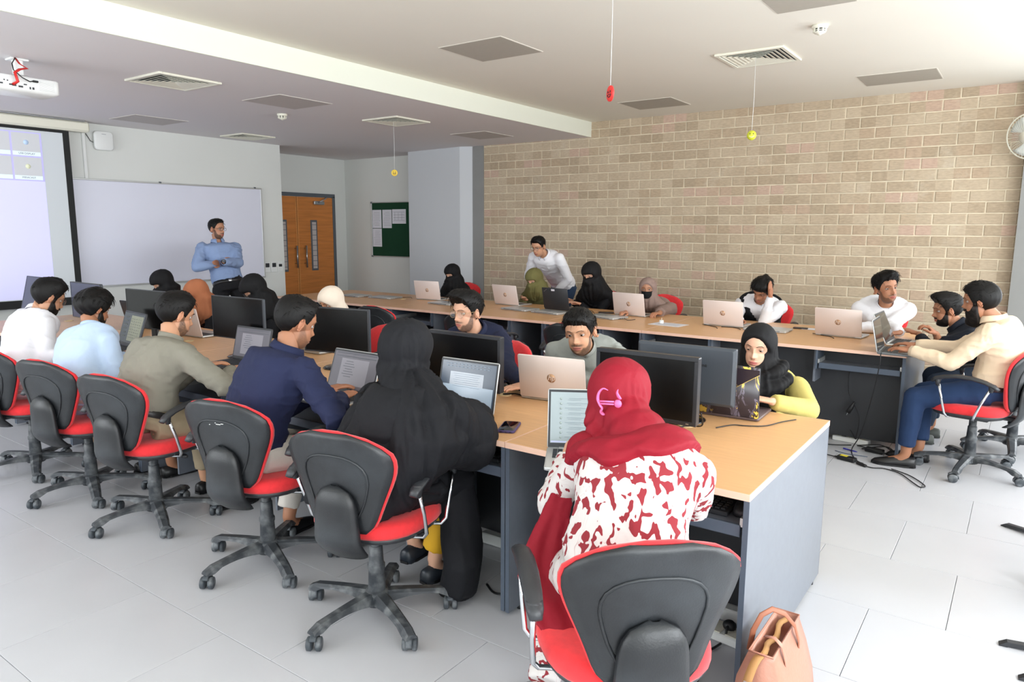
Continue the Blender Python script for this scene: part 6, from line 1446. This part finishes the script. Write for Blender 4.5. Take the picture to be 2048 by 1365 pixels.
pk.ball(on_scarf(0.022, 0.002), (0.013, 0.008, 0.013), 12)
c['wput']('pink_clip', pk.v, pk.f, mat('pink_clip', (222, 104, 160), 0.5))
# ---- far side of the front row
person('leftmost woman in a black scarf, head bowed behind the monitors', (-7.05, 4.0, .57), (-7.008, 3.850, 0.615), (-6.837, 3.700, 1.057), byaw=176, hyaw=168, hpitch=34, fem=1, skin=SK3, res=5, vox=0.014, shirt=C_blk, collar=None, seed=21, eyes='down', legs=False,
  scarf=dict(kind='niqab', m=C_blk2, T=0.018, amp=0.008, hem=0.3, wide=0.07, veil=0.10, tent=1.3, name='black_scarf'))
person('woman in a rust scarf bowed over a pale laptop', (-6.4, 4.0, .57), (-6.302, 3.800, 0.606), (-6.178, 3.660, 0.990), byaw=178, hyaw=165, hpitch=34, fem=1, skin=SK3, res=5, vox=0.014, shirt=C_blk, collar=None, seed=22, eyes='down', legs=False,
  scarf=dict(kind='niqab', m=C_rust, T=0.020, amp=0.011, hem=0.3, wide=0.05, veil=0.10, tent=1.25, name='rust_scarf'))
person('woman in a black scarf with glasses bending over beside the teacher', (-5.45, 4.0, .57), (-5.327, 3.840, 0.731), (-5.307, 3.660, 1.073), byaw=172, hyaw=165, hpitch=38, fem=1, skin=SK3, res=5, vox=0.014, shirt=C_blk, collar=None, seed=23, eyes='down', legs=False, glasses=dict(m=M_wire), 
  scarf=dict(kind='niqab', m=C_blk2, T=0.022, amp=0.011, hem=0.36, wide=0.09, veil=0.10, tent=1.35, name='black_scarf'))
person('woman in a cream scarf peering over the wide dark monitor', (-4.46, 3.90, .57), (-4.427, 3.820, 0.756), (-4.381, 3.700, 1.018), byaw=180, hyaw=178, hpitch=22, fem=1, skin=SK4, res=6, vox=0.012, shirt=C_cream, collar=None, seed=24, eyes='open', legs=False,
  scarf=dict(kind='hijab', m=C_cream, T=0.018, amp=0.006, hem=0.2, wide=0.0, name='cream_scarf', win=(0.054, -0.030, 0.078)))
person('man in a navy shirt with round glasses and swept-up hair looking over the monitor', (-2.86, 3.78, .57), (-2.735, 3.520, 0.823), (-2.741, 3.360, 1.088), byaw=176, hyaw=172, hpitch=5, hs=1.02, skin=SK3, res=7, vox=0.010, hands=[((-2.056, 2.968, 0.800), F_(150), 'flat', (-.9, .2, -.5)), ((-2.307, 2.934, 0.800), F_(150), 'flat')],
  shirt=C_navy2, shirt_amp=0.012, trousers=C_btrs, shoes=M_shoe, hair=dict(side=0.010, top=0.034, quiff=0.044, mess=0.8, sweep=0.018, fwd=0.012, locks=260, fine=True), stub=0.95, glasses=dict(m=mat('gold_frame', (190, 160, 120), 0.3, 0.8), r=0.023, w=0.0009), seed=31, eyes='open')
person('bearded man in a grey tunic leaning over the big pale laptop', (-1.95, 3.72, .57), (-1.907, 3.380, 0.882), (-1.856, 3.200, 1.061), byaw=186, hyaw=192, hpitch=9, hroll=6, hs=1.02, skin=SK1, res=7, vox=0.010, hands=[((-1.702, 3.173, 0.790), F_(160), 'type', (-1, 0.3, -.3)), ((-2.033, 3.120, 0.790), F_(190), 'type', (1, .3, -.3))],
  shirt=C_grey, shirt_amp=0.012, collar='band', kurta=0.6, trousers=C_grey, shoes=M_shoe, hair=dict(side=0.004, top=0.024, quiff=0.016, mess=0.6, hl=-0.010, fwd=0.008, locks=240, fine=True), stub=1.0, seed=33, eyes='low')
def drape13(mb, c):
    H = c['head']; R = c['Rc']; Fw = c['fw']; up = c['up']; Z_ = V3((0, 0, 1))
    # loops round the neck and a front panel falling to the lap
    ce = c['nb']+Z_*0.015; 
    for q, rr, dz, th in ((0, 0.098, 0.02, 0.026), (1, 0.112, -0.012, 0.028), (2, 0.122, -0.045, 0.026)): mb.tube([tuple(ce+R*rr*math.cos(a)+Fw*(rr*1.02*math.sin(a)+0.018)+Z_*(dz-0.035*max(0, math.sin(a))+0.02*math.cos(a)*(1 if q % 2 else -1))) for a in np.linspace(0, 2*PI, 25)[:-1]], th, 10, closed=True)
    rows = []
    for k in np.linspace(0, 1, 8): rows.append([tuple(c['che']+Fw*(0.135+0.02*k-0.03*abs(u)**2)+R*((0.075+0.02*k)*u-0.01)-Z_*(0.02+0.40*k)) for u in np.linspace(-1, 1, 9)])
    mb.sheet(rows, 0.022)
cc = person('woman in a black scarf and a yellow dress typing on the marbled laptop', (-1.16, 3.95, .56), (-1.066, 3.780, 0.775), (-1.090, 3.700, 0.994), byaw=186, hyaw=182, hpitch=8, hroll=-4, fem=1, hs=1.04, skin=(214, 168, 142), res=7, vox=0.010,
  hands=[((-0.921, 3.371, 0.800), F_(84, .03), 'type', (.5, .9, -.25)), ((-1.24, 3.42, .80), F_(175), 'type')], shirt=C_yel, shirt_amp=0.005, arm_r=1.15, sleeve=0.97, kurta=0.4, trousers=C_yel, shoes=M_shoe, collar=None, seed=35, eyes='down',
  scarf=dict(kind='hijab', m=C_blk2, T=0.016, amp=0.005, hem=0.03, wide=-0.03, name='black_scarf', fold_k=(8, 8, 6), cap=drape13, win=(0.061, -0.014, 0.086)))
# ---- back row
def veil_low(mb, c):
    R, Fw, che, pel = c['Rc'], c['fw'], c['che'], c['pel']; Z_ = V3((0, 0, 1)); F2 = np.cross(Z_, R); rg = []
    for k, hw, hd in ((0.0, 0.17, 0.12), (0.3, 0.22, 0.15), (0.7, 0.25, 0.17), (1.05, 0.24, 0.17)): rg.append(ringpts(che+(pel-che)*k, R, F2, hw, hd, 24, 0.92))
    mb.loft(rg)
NQ = dict(kind='niqab', m=C_blk2, T=0.022, amp=0.009, hem=0.35, wide=0.05, veil=0.30, tent=1.2, name='black_veil', cap=veil_low)
person('leftmost black-veiled woman of the back row behind a pale laptop', (-5.95, 7.25, .57), (-5.883, 7.050, 0.630), (-5.911, 6.950, 1.024), byaw=180, hyaw=176, hpitch=18, fem=1, skin=SK3, res=5, vox=0.014, shirt=C_blk, collar=None, seed=41, eyes='down', legs=False, scarf=NQ)
person('woman in an olive scarf with a black face veil typing', (-4.86, 7.25, .57), (-4.594, 7.000, 0.706), (-4.595, 6.850, 1.018), byaw=180, hyaw=172, hpitch=24, fem=1, skin=SK3, res=5, vox=0.013, hands=[((-4.711, 6.963, 0.790), F_(165), 'type'), ((-4.663, 6.769, 0.790), F_(180), 'type')], shirt=cloth('olive_dress', (108, 104, 66)), collar=None, seed=43, eyes='down', legs=False,
  scarf=dict(kind='niqab', m=C_olsc, T=0.022, amp=0.010, hem=0.24, wide=0.03, tent=1.2, name='olive_scarf'))
cv = person('tall black-veiled woman in the middle of the back row', (-4.0, 7.2, .57), (-3.819, 6.950, 0.855), (-3.851, 6.850, 1.106), byaw=178, hyaw=172, hpitch=18, fem=1, hs=1.12, skin=SK3, res=5, vox=0.013, hands=[((-3.937, 6.775, 0.790), F_(150), 'type'), ((-4.174, 7.011, 0.790), F_(180), 'type')], shirt=C_blk, collar=None, seed=45, eyes='down', legs=False, scarf=NQ)
cm = person('woman in a mauve scarf and black face mask behind a pale laptop', (-3.18, 7.2, .57), (-3.122, 6.950, 0.755), (-3.180, 6.850, 0.978), byaw=186, hyaw=196, hpitch=0, fem=1, skin=SK4, res=6, vox=0.012, hands=[((-2.874, 6.472, 0.790), F_(140), 'curl', (-1, .2, -.2)), ((-3.175, 6.343, 0.790), F_(180), 'type')], shirt=C_mauve, arm_r=1.3, sleeve=0.6, collar=None, seed=47, eyes='open', legs=False,
  scarf=dict(kind='hijab', m=C_mauve, T=0.018, amp=0.007, hem=0.16, wide=0.0, name='mauve_scarf'))
def face_mask(c):
    rows = []
    for z_ in np.linspace(-0.012, -0.100, 7):
        row = []
        for u in np.linspace(-1, 1, 13):
            a = u*1.15; d = V3((math.sin(a), math.cos(a), z_/0.085)); d = unit(d); p = head_surface(d[None, :], 1.0)[0]; pr = p*(1+0.007/np.linalg.norm(p)); pr[1] += 0.008*(1-abs(u))*(1-abs(z_+0.05)/0.06); row.append(tuple(pr))
        rows.append(row)
    m_ = MB(); m_.sheet(rows, 0.002); c['hput']('face_mask', m_.v, m_.f, M_mask)
face_mask(cm)
co = person('boy in a white shirt and black waistcoat resting his head on his hand', (-2.12, 7.2, .57), (-2.063, 6.980, 0.826), (-1.998, 6.800, 1.034), byaw=180, hyaw=165, hpitch=34, hroll=-14, skin=SK2, res=6, vox=0.012, hands=[((-1.894, 6.720, 0.981), (-0.15, -0.15, 1), 'flat', (-.3, -.6, -.9), (-.8, .2, .1)), ((-2.077, 6.452, 0.790), F_(190), 'type')], shirt=C_white, shirt_amp=0.013, collar='band', seed=49, hair=dict(side=0.016, top=0.034, quiff=0.022, mess=1.8, hl=-0.018, fwd=0.014, locks=160), stub=0.4, eyes='down', legs=False)
# waistcoat over the shirt
def waistcoat(c, m):
    mb = MB(); torso(mb, c['pel'], c['che'], c['nb']-c['up']*0.04, c['Rp'], c['Rc'], [(a, b*0.97 if a > 0.7 else b, d) for a, b, d in SEC_M], 0.042, s0=0.0); v, n, f = remesh(mb, c['vox'], 3); v = fold(v, n, 0.003, 3)
    q = (v-c['che']) @ c['Rc']; fr = (v-c['che']) @ c['fw']; up = (v-c['che']) @ c['up']
    mask = (fr > 0.02) & (np.abs(q) < np.clip(0.012+0.055*sstep(-0.16, 0.06, up), 0, 0.08)) & (up > -0.22); v[mask] -= n[mask]*0.05
    c['wput']('waistcoat', v, f, m)
waistcoat(co, C_blk)
person('smiling man in a white shirt turned toward the two men at the corner', (-1.10, 7.2, .58), (-0.961, 6.800, 0.885), (-0.943, 6.660, 1.117), byaw=186, cyaw=192, hyaw=222, hpitch=-2, hroll=8, hs=1.10, skin=SK2, res=7, vox=0.012, hands=[((-0.775, 6.361, 0.800), F_(130), 'flat', (-1, .2, -.3)), ((-1.138, 6.450, 0.800), F_(200), 'curl', (1, .2, -.3))], shirt=C_white, shirt_amp=0.013, collar='band', kurta=0.5, girth=1.05, trousers=C_white, shoes=M_shoe, hair=dict(side=0.012, top=0.030, quiff=0.036, mess=1.4, sweep=-0.014, fwd=0.012, locks=200, fine=True), stub=0.8, seed=51, eyes='low')
person('man in a dark polo shirt and jeans seated behind the desk corner', (-0.10, 6.30, .58), (-0.343, 6.300, 0.833), (-0.466, 6.300, 0.998), byaw=100, cyaw=104, hyaw=108, hpitch=8, hs=1.04, skin=SK2, res=7, vox=0.012, hands=[((-0.643, 6.359, 0.800), F_(92), 'flat', (0.2, -.9, -.4)), ((-0.507, 6.100, 0.842), F_(80, .5), 'curl', (.2, .6, -.6))], shirt=C_polo, shirt_amp=0.013, sleeve=0.75, trousers=C_jean, shoes=M_gray_shoe, hair=dict(side=0.008, top=0.026, quiff=0.040, mess=1.1, fwd=0.012, locks=200, fine=True), stub=0.9, beard=dict(t=0.002, chin=1.2), seed=53, eyes='low', feet=[(-0.52, 6.10, 0), (-0.50, 6.34, 0)])
person('bearded man in a beige shirt and blue trousers reaching over the desk corner', (-0.12, 5.56, .58), (-0.091, 5.520, 0.933), (-0.230, 5.500, 1.147), byaw=84, cyaw=84, hyaw=84, hpitch=9, hs=1.04, skin=SK2, res=7, vox=0.010, hands=[((-0.584, 5.407, 0.800), F_(80), 'type', (0, -.3, -.9)), ((-0.590, 5.720, 0.800), F_(84), 'type', (0, .3, -.9))], shirt=C_beige, shirt_amp=0.013, trousers=C_btr, belt=M_leather, shoes=M_shoe, hair=dict(side=0.016, top=0.024, quiff=0.010, mess=0.6, hl=-0.010, fwd=0.004, taper=0.0, locks=140, fine=True), stub=0.9, beard=dict(t=0.010, chin=2.0, drop=0.02), seed=55, eyes='down', feet=[(-0.56, 5.40, 0), (-0.50, 5.60, 0)])
# ---- standing
person('slim young man in a white shirt standing bent over the olive-scarfed woman', (-4.80, 7.84, .90), (-4.698, 7.300, 1.230), (-4.704, 7.100, 1.388), byaw=178, hyaw=178, hpitch=20, hs=1.0, skin=SK1, res=6, vox=0.012, stand=True, hands=[((-4.637, 7.350, 0.820), (-.3, -.2, -.6), 'flat', (.7, .5, -.2)), ((-4.830, 7.200, 0.989), F_(180, -.5), 'flat')], shirt=C_white, shirt_amp=0.013, girth=0.9, trousers=C_jean2, shoes=M_shoe, hair=dict(side=0.008, top=0.024, quiff=0.022, mess=0.9), glasses=dict(m=M_wire), seed=57, eyes='low', feet=[(-4.90, 7.86, 0), (-4.68, 7.90, 0)])
ct = person('teacher in a blue-grey shirt standing with folded arms before the whiteboard', (-7.66, 4.95, .90), (-7.837, 4.950, 1.343), (-7.813, 4.930, 1.572), byaw=-112, cyaw=-108, hyaw=-72, hpitch=2, skin=SK4, res=7, vox=0.011, stand=True, girth=1.02, hs=1.02,
  hands=[((-7.473, 4.780, 1.206), (-.35, .72, .18), 'flat', (.3, 1, -.8), (.7, .2, .2)), ((-7.633, 4.830, 1.182), (.35, -.75, .1), 'flat', (.1, -1, -.7), (.7, .2, .2))], shirt=C_blue, shirt_amp=0.013, arm_r=1.12, trousers=C_btrs, belt=M_leather, shoes=M_shoe, hair=dict(side=0.006, top=0.016, quiff=0.014, mess=0.8, hl=0.008), stub=1.0, glasses=dict(m=M_wire, r=0.019, w=0.0013), seed=59, eyes='open', feet=[(-7.70, 5.06, 0), (-7.68, 4.84, 0)])
# ================================================================= bag, fan, stands, watch
M_tan = mat('tan_leather', (176, 122, 102), 0.42, var=0.06, vscale=6, bump=0.12, bscale=90); M_tan2 = mat('tan_leather_dark', (150, 92, 66), 0.5); M_zip = mat('ochre_zip_cloth', (168, 124, 74), 0.7)
bag = thing('tote_bag', 'tan leather tote bag with open zip, leaning on the end of the front desk', 'bag', (-0.545, 2.24, 0))
def bag_ring(z, y0, y1, x0, x1, n=7, bulge=0.0):
    P = []
    for k in range(n): P.append((x1+bulge*math.sin(PI*k/(n-1)), y0+(y1-y0)*k/(n-1), z))
    for k in range(n): P.append((x0-bulge*0.3*math.sin(PI*k/(n-1)), y1-(y1-y0)*k/(n-1), z))
    return P
rg = [bag_ring(0.004, -0.17, 0.19, -0.085, 0.075), bag_ring(0.02, -0.185, 0.20, -0.09, 0.085, bulge=0.01), bag_ring(0.12, -0.175, 0.19, -0.085, 0.075, bulge=0.014), bag_ring(0.22, -0.160, 0.175, -0.075, 0.052, bulge=0.008), bag_ring(0.29, -0.148, 0.162, -0.052, 0.030), bag_ring(0.305, -0.146, 0.160, -0.046, 0.028),
      bag_ring(0.305, -0.142, 0.156, -0.041, 0.023), bag_ring(0.24, -0.14, 0.155, -0.040, 0.022), bag_ring(0.20, -0.135, 0.15, -0.05, 0.022)]
MB().loft(rg).build('body', M_tan, bag)
MB().tube([(p[0], p[1], 0.306) for p in bag_ring(0, -0.146, 0.160, -0.046, 0.028)], 0.003, 6, closed=True).build('rim_piping', M_tan, bag)
MB().sheet([[(-0.009+0.005*math.sin(k*1.3)+q*0.022, -0.15+0.31*k/12, 0.296+0.006*math.sin(k*0.9)-0.012*q) for k in range(13)] for q in (-0.35, 0, 0.35)], 0.003).build('zip_band', M_zip, bag)
MB().sheet([[(-0.010+u*0.013-0.02*k, -0.150-0.060*k, 0.300-0.075*k*k) for u in (-1, 0, 1)] for k in np.linspace(0, 1, 6)], 0.004).build('zip_end', M_zip, bag)
for nm, P in (('handle', [(0.050, -0.055, 0.215), (0.046, -0.065, 0.26), (0.036, -0.075, 0.312), (0.012, -0.080, 0.335), (-0.02, -0.07, 0.325)]),
              ('handle', [(0.052, 0.085, 0.20), (0.050, 0.075, 0.26), (0.038, 0.06, 0.318), (0.012, 0.03, 0.365), (-0.02, 0.00, 0.385), (-0.045, -0.03, 0.370), (-0.064, -0.045, 0.318), (-0.072, -0.05, 0.25)])):
    MB().tube(P, [(0.009, 0.0022)]*len(P), 8, up=(1, 0, 0)).build(nm, M_tan2 if len(P) > 6 else M_tan, bag)
for y, z in ((-0.055, 0.213), (0.085, 0.198)): MB().box((0.0555, y, z), (0.004, 0.012, 0.006)).build('rivet', M_steel, bag)
MB().box((-0.030, -0.207, 0.236), (0.020, 0.006, 0.008), bev=0.002).build('zip_stop', M_steel, bag)
# wall fan
fan = thing('wall_fan', 'white wall fan at the right edge high before the brick wall', 'fan', (-0.10, 8.10, 2.44)); 
Tf = Matrix.Rotation(math.radians(-32), 4, 'Z') @ Matrix.Rotation(math.radians(12), 4, 'X')
cg = MB(); R_ = 0.20
for sgn, dep in ((-1, 0.065), (1, 0.05)):
    for k in range(44):
        a = 2*PI*k/44; cg.tube([(r*math.cos(a), sgn*dep*math.sqrt(max(0, 1-(r/R_)**2.2)), r*math.sin(a)) for r in (0.045, 0.10, 0.15, 0.185, 0.2)], 0.0011, 4, T=Tf)
cg.tube([(R_*math.cos(a), 0, R_*math.sin(a)) for a in np.linspace(0, 2*PI, 41)[:-1]], 0.006, 8, closed=True, up=(0, 1, 0), T=Tf)
cg.build('cage', M_cream, fan)
MB().tube([(0, -0.068, 0), (0, -0.060, 0)], 0.05, 20, T=Tf, up=(0, 0, 1)).build('hub_cap', M_cream, fan)
for k in range(3):
    rows = [[((0.03+0.15*s_)*math.cos(a0)-0*s_, 0.012*math.sin((a0-2.1*k)*3), (0.03+0.15*s_)*math.sin(a0)) for a0 in np.linspace(2.1*k-0.1-0.3*s_, 2.1*k+0.5+0.25*s_, 6)] for s_ in np.linspace(0, 1, 6)]
    MB().sheet(rows, 0.003, T=Tf).build('blade', mat('fan_blade', (208, 212, 208), 0.3), fan)
MB().tube([(0, 0.03, 0), (0, 0.05, 0), (0, 0.13, 0), (0, 0.14, 0)], [0.05, 0.065, 0.055, 0.03], 18, T=Tf, up=(0, 0, 1)).build('motor', M_cream, fan)
MB().tube([tuple(Tf @ Vector((0, 0.10, -0.04))), (0.06, 0.14, -0.14), (0.08, 0.225, -0.18)], 0.018, 10).build('bracket', M_cream, fan)
MB().box((0.08, 0.230, -0.2), (0.10, 0.02, 0.16), bev=0.006).build('wall_plate', M_cream, fan)
# stands reaching in from the right edge
for i, (tx, ty, hx, hy, lb) in enumerate(((0.018, 4.60, 0.46, 4.345, 'black foot bar of a stand entering at the right edge, upper one'), (0.045, 3.21, 0.55, 3.27, 'black foot bar of a stand entering at the right edge, lower one'), (0.110, 2.99, 0.55, 3.02, 'black foot bar tip at the lower right corner'))):
    st = thing('display_stand', lb, 'stand', (hx, hy, 0)); d = Vector((tx-hx, ty-hy, 0))
    for sg in (1, -1):
        dd = d*(1 if sg > 0 else -0.35); n_ = Vector((-dd.y, dd.x, 0)).normalized()*0.014; ft = MB()
        ft.loft([[tuple(Vector((0, 0, 0.03))+dd*k+n_+Vector((0, 0, z_))) for z_ in ()] or [tuple(dd*k-n_+Vector((0, 0, zb))), tuple(dd*k+n_+Vector((0, 0, zb))), tuple(dd*k+n_+Vector((0, 0, zt))), tuple(dd*k-n_+Vector((0, 0, zt)))] for k, zb, zt in ((0, 0.020, 0.042), (0.5, 0.014, 0.034), (0.94, 0.004, 0.022), (0.95, 0.001, 0.022), (1.0, 0.001, 0.006))], smooth=False)
        ft.build('foot_bar', M_blk, st)
    MB().tube([(0, 0, 0.01), (0, 0, 1.2)], 0.014, 12).build('post', M_blk, st)
    MB().lathe([(0.02, 0.03), (0.03, 0.05), (0.03, 0.09), (0.016, 0.10)], n=16).build('collar', M_blk, st)
chair(0.46, 3.88, 75, 'office chair just outside the right edge, one caster showing')
# watch on the teacher, bracelet cuffs
(S_, E_, wr, hd_, h) = ct['arms'][0]
wt = MB(); wt.tube([tuple(V3(wr)-hd_*0.012), tuple(V3(wr)+hd_*0.012)], 0.030, 18); ct['wput']('watch_strap', wt.v, wt.f, M_wire)
w2 = MB(); cpos = V3(wr)+V3((0.75, -0.5, 0.3))*0.034; w2.ball(tuple(cpos), (0.020, 0.020, 0.020), 14); ct['wput']('watch_face', w2.v, w2.f, M_dframe)
